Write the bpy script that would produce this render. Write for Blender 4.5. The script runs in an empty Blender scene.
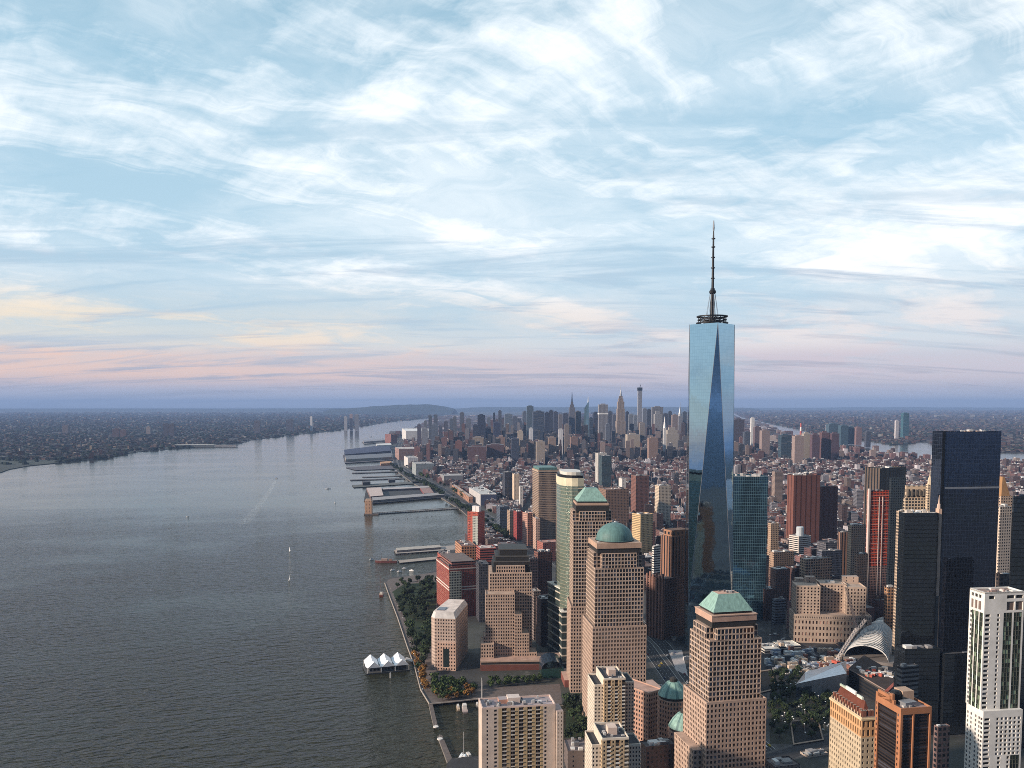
import bpy, math, random
import numpy as np
from mathutils import Vector, Matrix
R = math.radians
sc = bpy.context.scene
COL = sc.collection

# ---------------------------------------------------------------- camera
F, HY, H, TH = 850.0, 404.0, 310.0, R(4.0)      # focal length in pixels, level line, eye height, tilt
CT, ST = math.cos(TH), math.sin(TH)
PY0 = HY + F * math.tan(TH)
cam_d = bpy.data.cameras.new('camera'); cam = bpy.data.objects.new('camera', cam_d); COL.objects.link(cam)
cam.location = (0, 0, H); cam.rotation_euler = (R(90) - TH, 0, 0)
cam_d.sensor_width = 36; cam_d.lens = 36 * F / 1024
cam_d.shift_y = (PY0 - 384) / 1024
cam_d.clip_start = 1; cam_d.clip_end = 200000
sc.camera = cam

# ---------------------------------------------------------------- light
SUN_EL, SUN_AZ = 20.0, 248.0                    # azimuth clockwise from +Y (the way the camera looks)
sun_d = bpy.data.lights.new('sun', 'SUN'); sun = bpy.data.objects.new('sun', sun_d); COL.objects.link(sun)
sun_d.energy = 4.9; sun_d.angle = R(3); sun_d.color = (1.0, 0.83, 0.68)
sdir = Vector((math.sin(R(SUN_AZ)) * math.cos(R(SUN_EL)), math.cos(R(SUN_AZ)) * math.cos(R(SUN_EL)), math.sin(R(SUN_EL))))
sun.rotation_euler = (-sdir).to_track_quat('-Z', 'Y').to_euler()
sc.view_settings.view_transform = 'Standard'; sc.view_settings.look = 'None'
sc.view_settings.exposure = 0.3; sc.view_settings.gamma = 1.0; sc.view_settings.use_curve_mapping = False
sc.cycles.max_bounces = 5; sc.cycles.diffuse_bounces = 2; sc.cycles.glossy_bounces = 3
sc.cycles.transmission_bounces = 2; sc.cycles.volume_bounces = 0
sc.cycles.caustics_reflective = False; sc.cycles.caustics_refractive = False
sc.cycles.use_denoising = False; sc.cycles.filter_width = 0.9

class NT:                                        # small node-tree helper
    def __init__(s, tree): s.t = tree; s.n = tree.nodes; s.l = tree.links
    def new(s, ty, **kw):
        n = s.n.new(ty)
        for k, v in kw.items(): setattr(n, k, v)
        return n
    def put(s, sock, val):
        if hasattr(val, 'is_output') or isinstance(val, bpy.types.NodeSocket): s.l.new(val, sock)
        elif val is not None: sock.default_value = val
    def math(s, op, a, b=None, c=None, clamp=False):
        n = s.new('ShaderNodeMath', operation=op); n.use_clamp = clamp
        s.put(n.inputs[0], a); s.put(n.inputs[1], b); s.put(n.inputs[2], c)
        return n.outputs[0]
    def vmath(s, op, a, b=None):
        n = s.new('ShaderNodeVectorMath', operation=op); s.put(n.inputs[0], a); s.put(n.inputs[1], b)
        return n.outputs[0]
    def scale(s, a, k):
        n = s.new('ShaderNodeVectorMath', operation='SCALE'); s.put(n.inputs[0], a); s.put(n.inputs[3], k); return n.outputs[0]
    def mix(s, f, a, b, bt='MIX'):
        n = s.new('ShaderNodeMix', data_type='RGBA', blend_type=bt)
        s.put(n.inputs[0], f)
        for i, v in ((6, a), (7, b)):
            if isinstance(v, tuple) and len(v) == 3: v = v + (1,)
            s.put(n.inputs[i], v)
        return n.outputs[2]
    def mapr(s, v, a, b, c, d, smooth=False):
        n = s.new('ShaderNodeMapRange'); n.clamp = True
        if smooth: n.interpolation_type = 'SMOOTHSTEP'
        s.put(n.inputs[0], v)
        for i, x in enumerate((a, b, c, d)): s.put(n.inputs[1 + i], x)
        return n.outputs[0]
    def noise(s, vec, scale, detail=4, rough=.55, dist=0.0):
        n = s.new('ShaderNodeTexNoise'); s.put(n.inputs['Vector'], vec)
        n.inputs['Scale'].default_value = scale; n.inputs['Detail'].default_value = detail
        n.inputs['Roughness'].default_value = rough; n.inputs['Distortion'].default_value = dist
        return n.outputs['Fac']
    def vary(s, col, n, var):
        v = s.new('ShaderNodeVectorMath', operation='SCALE'); s.put(v.inputs[0], col); s.put(v.inputs[3], s.mapr(n, .25, .75, 1 - var, 1 + var)); return v.outputs[0]
    def xyz(s, v):
        n = s.new('ShaderNodeSeparateXYZ'); s.put(n.inputs[0], v); return n.outputs
    def comb(s, x, y, z):
        n = s.new('ShaderNodeCombineXYZ')
        for i, v in enumerate((x, y, z)): s.put(n.inputs[i], v)
        return n.outputs[0]
    def ramp(s, v, stops):
        n = s.new('ShaderNodeValToRGB'); s.put(n.inputs[0], v); e = n.color_ramp.elements
        while len(e) < len(stops): e.new(0.5)
        for i, (p, c) in enumerate(stops): e[i].position = p; e[i].color = tuple(c) + (1,)
        return n.outputs[0]

# ---------------------------------------------------------------- sky
SKY = 0.10
world = bpy.data.worlds.new('World'); sc.world = world; world.use_nodes = True
w = NT(world.node_tree); w.n.clear()
sky = w.new('ShaderNodeTexSky', sky_type='NISHITA'); sky.sun_disc = False
sky.sun_elevation = R(SUN_EL); sky.sun_rotation = R(SUN_AZ); sky.altitude = 300
sky.air_density = 1.0; sky.dust_density = 1.2; sky.ozone_density = 1.5
tc = w.new('ShaderNodeTexCoord'); d = w.vmath('NORMALIZE', tc.outputs['Generated']); dx, dy, dz = w.xyz(d)
el = w.math('MAXIMUM', dz, 0.0)
k = w.math('DIVIDE', 1.0, w.math('ADD', el, 0.14))
px_, py_ = w.math('MULTIPLY', dx, k), w.math('MULTIPLY', dy, k)
def turned(deg):
    c_, s_ = math.cos(R(deg)), math.sin(R(deg))
    return w.math('ADD', w.math('MULTIPLY', px_, c_), w.math('MULTIPLY', py_, s_)), w.math('SUBTRACT', w.math('MULTIPLY', py_, c_), w.math('MULTIPLY', px_, s_))
su, sv = turned(38); tu, tv = turned(-52)
warp = w.noise(w.comb(px_, py_, 0.0), .9, 4, .55); wv = w.math('MULTIPLY', w.math('SUBTRACT', warp, .5), 1.05)
# main cirrus streaks falling to the right, soft mottled veil, thin crossing feathers
c1 = w.noise(w.comb(w.math('ADD', w.math('MULTIPLY', su, .22), wv), w.math('ADD', sv, wv), 2.1), 2.1, 10, .62, .2)
c2 = w.noise(w.comb(w.math('ADD', px_, wv), w.math('ADD', py_, wv), 7.7), 4.2, 10, .68, .35)
c3 = w.noise(w.comb(w.math('ADD', w.math('MULTIPLY', tu, .30), wv), tv, 11.3), 2.6, 9, .64, .3)
c4 = w.noise(w.comb(w.math('ADD', px_, 3.0), py_, 1.7), .75, 4, .5)
cov = w.math('ADD', w.math('ADD', w.math('MULTIPLY', c1, .68), w.math('MULTIPLY', c2, .12)), w.math('ADD', w.math('MULTIPLY', c3, .34), w.math('MULTIPLY', c4, .34)))
cl = w.mapr(cov, .625, .885, 0, 1, True)
veil = w.mapr(w.math('ADD', w.math('MULTIPLY', c4, .7), w.math('MULTIPLY', c2, .3)), .36, .66, .12, .66, True)
shade = w.mapr(w.noise(w.comb(w.math('MULTIPLY', px_, .55), w.math('MULTIPLY', py_, 1.9), 5.5), 1.5, 7, .62, .7), .47, .66, 0, 1, True)
sky_s = w.scale(sky.outputs[0], SKY)
blue = w.mix(.78, sky_s, w.ramp(el, [(0, (.42, .46, .58)), (.06, (.48, .62, .74)), (.2, (.36, .58, .72)), (.34, (.27, .51, .66)), (.5, (.09, .31, .46))]))
corner = w.math('MULTIPLY', w.mapr(dx, .25, .55, 0, 1, True), w.mapr(el, .25, .46, 0, .75, True))
blue = w.mix(corner, blue, (.035, .17, .28))
lft = w.mapr(dx, -.5, .3, 1, 0, True)
peach = w.mix(lft, (.58, .52, .57), (.78, .54, .45)); gold = w.mix(lft, (.72, .68, .68), (.80, .68, .52))
white = w.ramp(el, [(0, (.42, .45, .56)), (.016, (.43, .43, .53)), (.03, (.5, .45, .5)), (.10, (.80, .78, .76)), (.16, (.90, .93, .95)), (.4, (.95, .98, 1.0))])
white = w.mix(w.math('MULTIPLY', w.mapr(el, .014, .036, 0, 1, True), w.mapr(el, .046, .085, 1, 0, True)), white, peach)
white = w.mix(w.math('MULTIPLY', w.mapr(el, .05, .075, 0, .85, True), w.mapr(el, .09, .14, 1, 0, True)), white, gold)
grey = w.ramp(el, [(0, (.31, .35, .46)), (.03, (.40, .38, .45)), (.07, (.44, .46, .53)), (.14, (.34, .44, .56)), (.22, (.34, .48, .60)), (.45, (.42, .60, .72))])
cc = w.mix(w.math('MULTIPLY', shade, w.mapr(el, .05, .34, .95, .40)), white, grey)
low = w.mapr(el, .02, .13, .96, 0, True)
cf = w.math('MAXIMUM', w.math('MAXIMUM', cl, w.math('MULTIPLY', veil, w.mapr(corner, 0, .75, 1, .3))), w.math('MULTIPLY', low, w.mapr(c2, .3, .6, .78, 1)))
final = w.mix(cf, blue, cc)
back = w.mapr(dy, -.75, -.1, 1, 0, True)                    # unseen sky behind the viewer, darkened to cut fill light and glass reflections
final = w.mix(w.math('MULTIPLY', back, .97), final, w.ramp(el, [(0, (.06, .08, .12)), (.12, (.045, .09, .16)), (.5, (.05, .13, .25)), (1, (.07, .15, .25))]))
below = w.mapr(dz, -.02, 0.0, 0, 1)
final = w.mix(below, (.10, .11, .13), final)
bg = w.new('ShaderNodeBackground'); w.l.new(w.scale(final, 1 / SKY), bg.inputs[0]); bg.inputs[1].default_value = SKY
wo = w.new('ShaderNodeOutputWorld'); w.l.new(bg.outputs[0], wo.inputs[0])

# ---------------------------------------------------------------- projection helpers
def ray(px, py):
    u, v = (px - 512) / F, (PY0 - py) / F
    return u, CT + v * ST, v * CT - ST
def at(px, py, Y):
    r = ray(px, py); s = Y / r[1]; return Vector((r[0] * s, Y, H + r[2] * s))
def gp(px, py, z=3.0):
    r = ray(px, py); s = (z - H) / r[2]; return Vector((r[0] * s, r[1] * s, z))
def zat(py, Y): return at(512, py, Y).z
def proj(x, y, z):
    d_ = y * CT - (z - H) * ST; v = y * ST + (z - H) * CT
    return 512 + F * x / d_, PY0 - F * v / d_
def foot(xL, xC, xR, Y, z, a, depth=None, width=None):
    """rectangle whose near corner shows in column xC and whose two visible faces end in xL and xR"""
    a = R(a); D = Y * CT - (z - H) * ST; t = lambda p: (p - 512) / F
    X = t(xC) * D
    b = width if xR is None else (t(xR) * D - X) / (math.cos(a) - t(xR) * math.sin(a) * CT)
    s = depth if depth else (X - t(xL) * D) / (math.sin(a) + t(xL) * math.cos(a) * CT)
    return (Vector((X, Y)), math.degrees(a), b, s)
def rect(ft, i=0.0, ir=None, il=None, ib=None, if_=None):
    P, a, b, s = ft; a = R(a)
    r = Vector((math.cos(a), math.sin(a))); l = Vector((-math.sin(a), math.cos(a)))
    return [P + r * u + l * v for u, v in ((i, i), (b - i, i), (b - i, s - i), (i, s - i))]
def local(ft, pts):
    P, a, b, s = ft; a = R(a)
    r = Vector((math.cos(a), math.sin(a))); l = Vector((-math.sin(a), math.cos(a)))
    return [P + r * u + l * v for u, v in pts]
def cross(ft, i, n):
    b, s = ft[2], ft[3]; u0, u1, v0, v1 = i, b - i, i, s - i
    return local(ft, [(u0 + n, v0), (u1 - n, v0), (u1 - n, v0 + n), (u1, v0 + n), (u1, v1 - n), (u1 - n, v1 - n),
                      (u1 - n, v1), (u0 + n, v1), (u0 + n, v1 - n), (u0, v1 - n), (u0, v0 + n), (u0 + n, v0 + n)])

# ---------------------------------------------------------------- mesh builder
WL = {}; ROOF = {}
class MB:
    def __init__(s): s.v = []; s.f = []; s.m = []; s.uv = []; s.c = []; s.sm = []
    def face(s, pts, mat=0, tint=(.5, .5, .5), uv=None, smooth=False):
        n = len(s.v); s.v.extend([tuple(p) for p in pts]); s.f.append(list(range(n, n + len(pts))))
        s.m.append(mat); s.c.append(tint); s.sm.append(smooth)
        s.uv.extend(uv if uv else [(0, 0)] * len(pts))
    def wall(s, p0, p1, z0, z1, mat=0, tint=(.5, .5, .5), u0=0.0, v0=None):
        L = math.hypot(p1[0] - p0[0], p1[1] - p0[1]); v0 = 0.0 if v0 is None else v0
        s.face([(p0[0], p0[1], z0), (p1[0], p1[1], z0), (p1[0], p1[1], z1), (p0[0], p0[1], z1)], mat, tint,
               [(u0, v0), (u0 + L, v0), (u0 + L, v0 + z1 - z0), (u0, v0 + z1 - z0)])
    def prism(s, poly, z0, z1, mw=0, mr=1, tint=(.5, .5, .5), rt=None, bottom=False):
        u = 0.0
        for i in range(len(poly)):
            p, q = poly[i], poly[(i + 1) % len(poly)]
            s.wall(p, q, z0, z1, mw, tint, 0.0)
        s.face([(p[0], p[1], z1) for p in poly], mr, rt or tint, [(p[0], p[1]) for p in poly])
        if bottom: s.face([(p[0], p[1], z0) for p in reversed(poly)], mr, rt or tint)
    def box(s, c, size, rot=0.0, mat=0, tint=(.5, .5, .5), mr=None, rt=None):
        x, y, z = c; a, b, h = size[0] / 2, size[1] / 2, size[2]; ca, sa = math.cos(rot), math.sin(rot)
        poly = [(x + u * ca - v * sa, y + u * sa + v * ca) for u, v in ((-a, -b), (a, -b), (a, b), (-a, b))]
        s.prism(poly, z, z + h, mat, mat if mr is None else mr, tint, rt, True)
    def loft(s, lo, hi, mat=0, tint=(.5, .5, .5), smooth=False):
        n = len(lo)
        for i in range(n):
            j = (i + 1) % n
            s.face([lo[i], lo[j], hi[j], hi[i]], mat, tint, [(0, 0), (1, 0), (1, 1), (0, 1)], smooth)
    def lathe(s, c, prof, n=24, mat=0, tint=(.5, .5, .5), smooth=True, rot=0.0, cap=True):
        rings = [[(c[0] + r * math.cos(rot + 2 * math.pi * k_ / n), c[1] + r * math.sin(rot + 2 * math.pi * k_ / n), c[2] + z) for k_ in range(n)] for r, z in prof]
        for a_, b_ in zip(rings, rings[1:]): s.loft(a_, b_, mat, tint, smooth)
        if cap:
            s.face(rings[-1], mat, tint); s.face(list(reversed(rings[0])), mat, tint)
    def tube(s, p, q, r0, r1=None, n=6, mat=0, tint=(.5, .5, .5)):
        p, q = Vector(p), Vector(q); r1 = r0 if r1 is None else r1
        d_ = (q - p).normalized(); a_ = d_.orthogonal().normalized(); b_ = d_.cross(a_)
        ring = lambda o, r: [tuple(o + a_ * (r * math.cos(2 * math.pi * i / n)) + b_ * (r * math.sin(2 * math.pi * i / n))) for i in range(n)]
        A, B = ring(p, r0), ring(q, r1); s.loft(A, B, mat, tint, True); s.face(B, mat, tint); s.face(list(reversed(A)), mat, tint)
    def build(s, name, mats, parent=None, loc=None):
        if not s.f: return None
        if parent is not None: o = WL[parent.name]
        else: o = Vector(loc) if loc is not None else Vector((0, 0, 0))
        me = bpy.data.meshes.new(name)
        V = np.array(s.v, dtype=np.float64) - np.array(o)[None, :]
        me.from_pydata(V.tolist(), [], s.f)
        mats = mats if isinstance(mats, (list, tuple)) else [mats]
        for m_ in mats: me.materials.append(m_)
        me.polygons.foreach_set('material_index', np.minimum(np.array(s.m, dtype=np.int32), len(mats) - 1))
        me.polygons.foreach_set('use_smooth', np.array(s.sm, dtype=bool))
        ul = me.uv_layers.new(name='UVMap'); ul.data.foreach_set('uv', np.array(s.uv, dtype=np.float32).ravel())
        at_ = me.attributes.new('tint', 'FLOAT_COLOR', 'FACE')
        c = np.ones((len(s.f), 4), dtype=np.float32); c[:, :3] = np.array(s.c, dtype=np.float32)
        at_.data.foreach_set('color', c.ravel()); me.update()
        ob = bpy.data.objects.new(name, me); COL.objects.link(ob)
        if parent is not None: ob.parent = parent
        else: ob.location = o
        WL[ob.name] = o
        if parent is not None and name == 'roof': ROOF[parent.name] = ob
        return ob
def tag(o, label=None, cat=None, group=None, kind=None):
    for k_, v_ in (('label', label), ('category', cat), ('group', group), ('kind', kind)):
        if v_: o[k_] = v_
    return o
def thing(name, loc, label, cat, group=None):
    o = bpy.data.objects.new(name, None); COL.objects.link(o); o.location = loc; o.empty_display_size = 5
    WL[o.name] = Vector(loc); return tag(o, label, cat, group)
def copy_tree(o, parent=None):
    c = o.copy(); COL.objects.link(c)
    if parent: c.parent = parent
    for ch in list(o.children): copy_tree(ch, c)
    return c
def inpoly(x, y, poly):
    x = np.asarray(x, float); y = np.asarray(y, float); r = np.zeros(x.shape, bool); n = len(poly)
    for i in range(n):
        x0, y0 = poly[i][0], poly[i][1]; x1, y1 = poly[(i + 1) % n][0], poly[(i + 1) % n][1]
        if y0 == y1: continue
        c = ((y0 > y) != (y1 > y)) & (x < (x1 - x0) * (y - y0) / (y1 - y0) + x0); r ^= c
    return r

# ---------------------------------------------------------------- materials
def principled(m):
    m.use_nodes = True; t = NT(m.node_tree); b = t.n['Principled BSDF']; return t, b
def mat(name, col, rough=.8, metal=0.0, var=.18, scale=.15, spec=.3, stretch=None):
    m = bpy.data.materials.new(name); t, b = principled(m)
    tcx = t.new('ShaderNodeNewGeometry')
    ps = t.vmath('MULTIPLY', tcx.outputs['Position'], stretch) if stretch else tcx.outputs['Position']
    n = t.noise(ps, scale, 5, .6)
    t.l.new(t.vary(tuple(col), n, var), b.inputs['Base Color'])
    b.inputs['Roughness'].default_value = rough; b.inputs['Metallic'].default_value = metal
    b.inputs['Specular IOR Level'].default_value = spec
    return m
def tinted(name, rough=.85, spec=.25, var=.15, metal=0.0):
    m = bpy.data.materials.new(name); t, b = principled(m)
    a_ = t.new('ShaderNodeAttribute', attribute_name='tint')
    g = t.new('ShaderNodeNewGeometry'); n = t.noise(g.outputs['Position'], .12, 5, .65)
    t.l.new(t.vary(a_.outputs['Color'], n, var), b.inputs['Base Color'])
    b.inputs['Roughness'].default_value = rough; b.inputs['Specular IOR Level'].default_value = spec; b.inputs['Metallic'].default_value = metal
    return m
def facade(name, mw, mh, fw, fh, glass=(.018, .022, .028), blind=(.16, .14, .12), var=.14, rough=.85):
    """masonry in the building's own tint with a grid of windows; UVs are in metres"""
    m = bpy.data.materials.new(name); t, b = principled(m)
    a_ = t.new('ShaderNodeAttribute', attribute_name='tint')
    g = t.new('ShaderNodeNewGeometry'); n = t.noise(g.outputs['Position'], .09, 5, .65)
    wallc = t.vary(a_.outputs['Color'], n, var)
    uv = t.new('ShaderNodeUVMap'); u, v, _ = t.xyz(uv.outputs[0])
    us, vs = t.math('DIVIDE', u, mw), t.math('DIVIDE', v, mh)
    def inside(x, f):
        return t.math('LESS_THAN', t.math('ABSOLUTE', t.math('SUBTRACT', t.math('FRACT', x), .5)), f / 2)
    mask = t.math('MULTIPLY', inside(us, fw), inside(vs, fh))
    wn = t.new('ShaderNodeTexWhiteNoise', noise_dimensions='3D')
    obi = t.math('FLOOR', t.math('MULTIPLY', t.xyz(g.outputs['Normal'])[0], 3.0))
    t.l.new(t.comb(t.math('FLOOR', us), t.math('FLOOR', vs), obi), wn.inputs[0])
    gl = t.mix(t.mapr(wn.outputs[0], .72, 1.0, 0, .8), glass, blind)
    t.l.new(t.mix(mask, wallc, gl), b.inputs['Base Color'])
    t.l.new(t.mapr(mask, 0, 1, rough, .12), b.inputs['Roughness'])
    b.inputs['Specular IOR Level'].default_value = .35
    return m
def curtain(name, col, mw, mh, line=(.05, .06, .07), lw=.09, metal=.75, rough=.05, wob=.03, var=.25, lm=.3, spand=None, big_wob=.03, lrough=.28):
    """coated curtain-wall glass with mullions; UVs in metres"""
    m = bpy.data.materials.new(name); t, b = principled(m)
    uv = t.new('ShaderNodeUVMap'); u, v, _ = t.xyz(uv.outputs[0])
    us, vs = t.math('DIVIDE', u, mw), t.math('DIVIDE', v, mh)
    ed = lambda x, w_: t.math('LESS_THAN', t.math('FRACT', x), w_)
    ln = t.math('MAXIMUM', ed(us, lw), ed(vs, lw))
    wn = t.new('ShaderNodeTexWhiteNoise', noise_dimensions='3D')
    t.l.new(t.comb(t.math('FLOOR', us), t.math('FLOOR', vs), 0.0), wn.inputs[0])
    vv = t.mapr(wn.outputs[0], 0, 1, 1 - var, 1 + var)
    gl = t.vmath('SCALE', (col[0], col[1], col[2]))
    gl.node.inputs[3].default_value = 1; t.l.new(vv, gl.node.inputs[3])
    if spand: gl = t.mix(t.math('LESS_THAN', t.math('FRACT', vs), spand[0]), gl, spand[1])
    t.l.new(t.mix(ln, gl, line), b.inputs['Base Color'])
    t.l.new(t.mapr(ln, 0, 1, metal, lm), b.inputs['Metallic']); t.l.new(t.mapr(ln, 0, 1, rough, lrough), b.inputs['Roughness'])
    # every pane sits a hair out of true
    gm = t.new('ShaderNodeNewGeometry')
    off = t.vmath('SUBTRACT', wn.outputs[1], (.5, .5, .5)); sm = t.scale(off, wob)
    big = t.new('ShaderNodeTexNoise'); t.l.new(gm.outputs['Position'], big.inputs['Vector']); big.inputs['Scale'].default_value = .028
    sm2 = t.scale(t.vmath('SUBTRACT', big.outputs['Color'], (.5, .5, .5)), big_wob)
    t.l.new(t.vmath('NORMALIZE', t.vmath('ADD', gm.outputs['Normal'], t.vmath('ADD', sm, sm2))), b.inputs['Normal'])
    return m
M = {}
M['tint'] = tinted('painted_masonry'); M['roof'] = tinted('roofing', .9, .15, .3)
M['copper'] = mat('copper_patina', (.23, .37, .32), .6, .0, .34, .25, stretch=(2.2, 2.2, .12))
M['copper_dark'] = mat('old_copper', (.10, .19, .18), .55, .0, .32, .2, stretch=(2.0, 2.0, .12))
M['granite'] = tinted('granite', .7, .3, .20)
M['dark'] = mat('dark_louvre', (.03, .028, .026), .6); M['black'] = mat('black_metal', (.012, .013, .015), .45, .3)
M['white'] = mat('white_paint', (.78, .77, .75), .6); M['steel'] = mat('grey_steel', (.32, .33, .35), .45, .5)
M['glass'] = bpy.data.materials.new('window_glass')
t, b = principled(M['glass']); a_ = t.new('ShaderNodeAttribute', attribute_name='tint'); t.l.new(a_.outputs['Color'], b.inputs['Base Color'])
b.inputs['Roughness'].default_value = .08; b.inputs['Specular IOR Level'].default_value = .6
FAC = {
 'punched': facade('punched_windows', 3.2, 3.5, .46, .52), 'brick': facade('brick_windows', 3.6, 3.6, .46, .52),
 'brickw': facade('close_brick_windows', 2.5, 3.0, .52, .58, glass=(.05, .045, .04), blind=(.42, .36, .28)),
 'ribbon': facade('ribbon_windows', 30.0, 3.8, .985, .46), 'strips': facade('window_strips', 5.2, 4000.0, .42, 2.1), 'ribs': facade('tall_ribs', 11.0, 4000.0, .24, 2.1, glass=(.075, .032, .026), blind=(.075, .032, .026)),
 'office': facade('office_grid', 2.4, 3.8, .66, .60), 'blank': facade('few_windows', 9.0, 4.0, .14, .4),
 'loft': facade('loft_windows', 4.2, 4.2, .62, .58), 'big': facade('broad_windows', 7.0, 7.5, .52, .5)}
# ================================================================ water, land, roads
def sheet(name, poly, z, m, wall_to=None, lab=None, kind='structure', wm=None):
    b = MB(); c = Vector((0, 0, 0))
    from mathutils.geometry import tessellate_polygon
    P = [Vector((p[0], p[1], z)) for p in poly]
    for tri in tessellate_polygon([P]):
        q = [P[i] for i in tri]
        if (q[1] - q[0]).cross(q[2] - q[0]).z < 0: q.reverse()
        b.face(q, 0, (.1, .1, .1), [(p.x, p.y) for p in q])
    if wall_to is not None:
        ar = sum(P[i].x * P[(i + 1) % len(P)].y - P[(i + 1) % len(P)].x * P[i].y for i in range(len(P)))
        Q = P if ar > 0 else P[::-1]
        for i in range(len(Q)): b.wall(Q[i], Q[(i + 1) % len(Q)], wall_to, z, 1, (.16, .15, .14))
    o = b.build(name, [m, wm or m]); o['kind'] = kind
    if lab: o['label'] = lab
    return o
# water: dark, wind-ruffled
mw_ = bpy.data.materials.new('river_water'); t, b = principled(mw_)
g = t.new('ShaderNodeNewGeometry'); pos = g.outputs['Position']; X_, Y_, _ = t.xyz(pos)
rx = t.math('ADD', t.math('MULTIPLY', X_, .95), t.math('MULTIPLY', Y_, .30)); ry = t.math('SUBTRACT', t.math('MULTIPLY', Y_, .95), t.math('MULTIPLY', X_, .30))
wp = t.comb(t.math('MULTIPLY', rx, .42), ry, 0.0)
w1 = t.noise(wp, .060, 5, .62, .4); w2 = t.noise(wp, .21, 4, .6, .2)
gust = t.noise(t.comb(t.math('MULTIPLY', rx, .5), ry, 4.0), .0042, 5, .6, .8)
w3 = t.noise(wp, .105, 3, .55, .25)
hgt = t.math('ADD', t.math('ADD', t.math('MULTIPLY', w1, 6.0), t.math('MULTIPLY', w3, 7.0)), t.math('MULTIPLY', w2, 3.6))
bp = t.new('ShaderNodeBump'); t.l.new(hgt, bp.inputs['Height']); bp.inputs['Distance'].default_value = .9
calm = t.mapr(Y_, 700, 2600, 1.0, .07)                      # open harbour chop dying away upriver
t.l.new(t.math('MULTIPLY', calm, t.mapr(gust, .34, .64, .35, 1.15)), bp.inputs['Strength']); t.l.new(bp.outputs[0], b.inputs['Normal'])
t.l.new(t.mix(t.mapr(gust, .35, .65, 0, 1), (.022, .022, .011), (.040, .038, .023)), b.inputs['Base Color'])
b.inputs['Roughness'].default_value = .10; b.inputs['IOR'].default_value = 1.333; b.inputs['Specular IOR Level'].default_value = .22
WR = 72000
bm_ = MB(); n = 12
for i in range(n):
    for j in range(n):
        x0, x1 = -WR + 2 * WR * i / n, -WR + 2 * WR * (i + 1) / n; y0, y1 = -WR + 2 * WR * j / n, -WR + 2 * WR * (j + 1) / n
        bm_.face([(x0, y0, 0), (x1, y0, 0), (x1, y1, 0), (x0, y1, 0)])
o = bm_.build('water', mw_); o['kind'] = 'structure'; o['label'] = 'wind ruffled grey green river and harbour water'

# land: street-coloured near, mottled yards and rooftops far
ml = bpy.data.materials.new('city_ground'); t, b = principled(ml)
g = t.new('ShaderNodeNewGeometry'); pos = g.outputs['Position']
n1 = t.noise(pos, .012, 6, .7); n2 = t.noise(pos, .0016, 5, .6); n3 = t.noise(pos, .08, 4, .7)
c = t.mix(t.mapr(n1, .4, .6, 0, 1), (.028, .027, .030), (.058, .054, .052))
c = t.mix(t.mapr(n3, .58, .72, 0, .7), c, (.17, .16, .15)); c = t.mix(t.mapr(n2, .5, .62, 0, .5), c, (.05, .06, .035))
t.l.new(c, b.inputs['Base Color']); b.inputs['Roughness'].default_value = .9
mfar = bpy.data.materials.new('suburb_ground'); t, b = principled(mfar)
g = t.new('ShaderNodeNewGeometry'); pos = g.outputs['Position']
n1 = t.noise(pos, .006, 8, .75); n2 = t.noise(pos, .0006, 5, .6); n3 = t.noise(pos, .02, 5, .75)
c = t.mix(t.mapr(n1, .42, .6, 0, 1), (.010, .012, .014), (.026, .023, .027)); c = t.mix(t.mapr(n3, .6, .74, 0, .8), c, (.15, .14, .135))
c = t.mix(t.mapr(n2, .45, .6, 0, .75), c, (.030, .042, .026)); t.l.new(c, b.inputs['Base Color']); b.inputs['Roughness'].default_value = .95
M['kerbstone'] = mat('bulkhead_stone', (.17, .155, .14), .85, 0, .3, .2)
G = lambda pts, z=0.0: [gp(x, y, z) for x, y in pts]
xy = lambda V: (V[0], V[1])
WEST = G([(447, 766), (452, 761), (500, 757), (566, 757), (566, 706), (481, 699.5), (429, 705), (420, 690), (413.5, 665), (407, 648), (397, 618), (389, 597), (384, 583), (389, 578.5),
          (420, 577), (437, 571), (440, 558), (455, 547), (470, 540), (470, 519), (461.6, 511), (444, 500), (414.5, 484.6), (397, 471.6), (393, 459), (391, 447), (385, 441), (389, 435.5), (396, 433.5),
          (403, 432), (416, 427), (425, 421.5), (441, 416.8), (456, 412.5), (462, 410.2)])
EAST = G([(1200, 478), (1024, 466), (1003, 462), (965, 464), (940, 463), (925, 460), (908, 458), (885, 455.5), (862, 454), (840, 452.5), (820, 444), (801, 440), (790, 436), (780, 431), (770, 425.4), (757, 421.6), (742, 418.8), (735, 415.4), (728, 412)])
manh = [Vector((-40, -900, 0)), ] + WEST + [Vector((-2600, 56000, 0)), Vector((14000, 56000, 0))] + EAST[::-1] + [Vector((2500, -900, 0))]
MANH = [xy(p) for p in manh]
sheet('ground', manh, 2.6, ml, -1.0, 'grey streets, lots and yards of the city island', wm=M['kerbstone'])
nj = G([(-420, 560), (-160, 497), (-60, 482), (0, 473), (10, 469.5), (30, 466), (105, 458.7), (133, 452.5), (166, 449.5), (239, 444), (252, 440), (299, 434.5), (340, 430.5), (369, 425.5), (391, 422), (404, 420.8),
        (424, 419), (436, 416.8), (446, 413.8), (452, 411), (458, 409)])
NJ = [xy(p) for p in ([Vector((-70000, 600, 0))] + nj + [Vector((-4000, 69000, 0)), Vector((-70000, 69000, 0))])]
sheet('ground', [Vector((p[0], p[1], 0)) for p in NJ], 3.0, mfar, -1.0, 'low wooded and built-up shore across the wide river')
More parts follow.
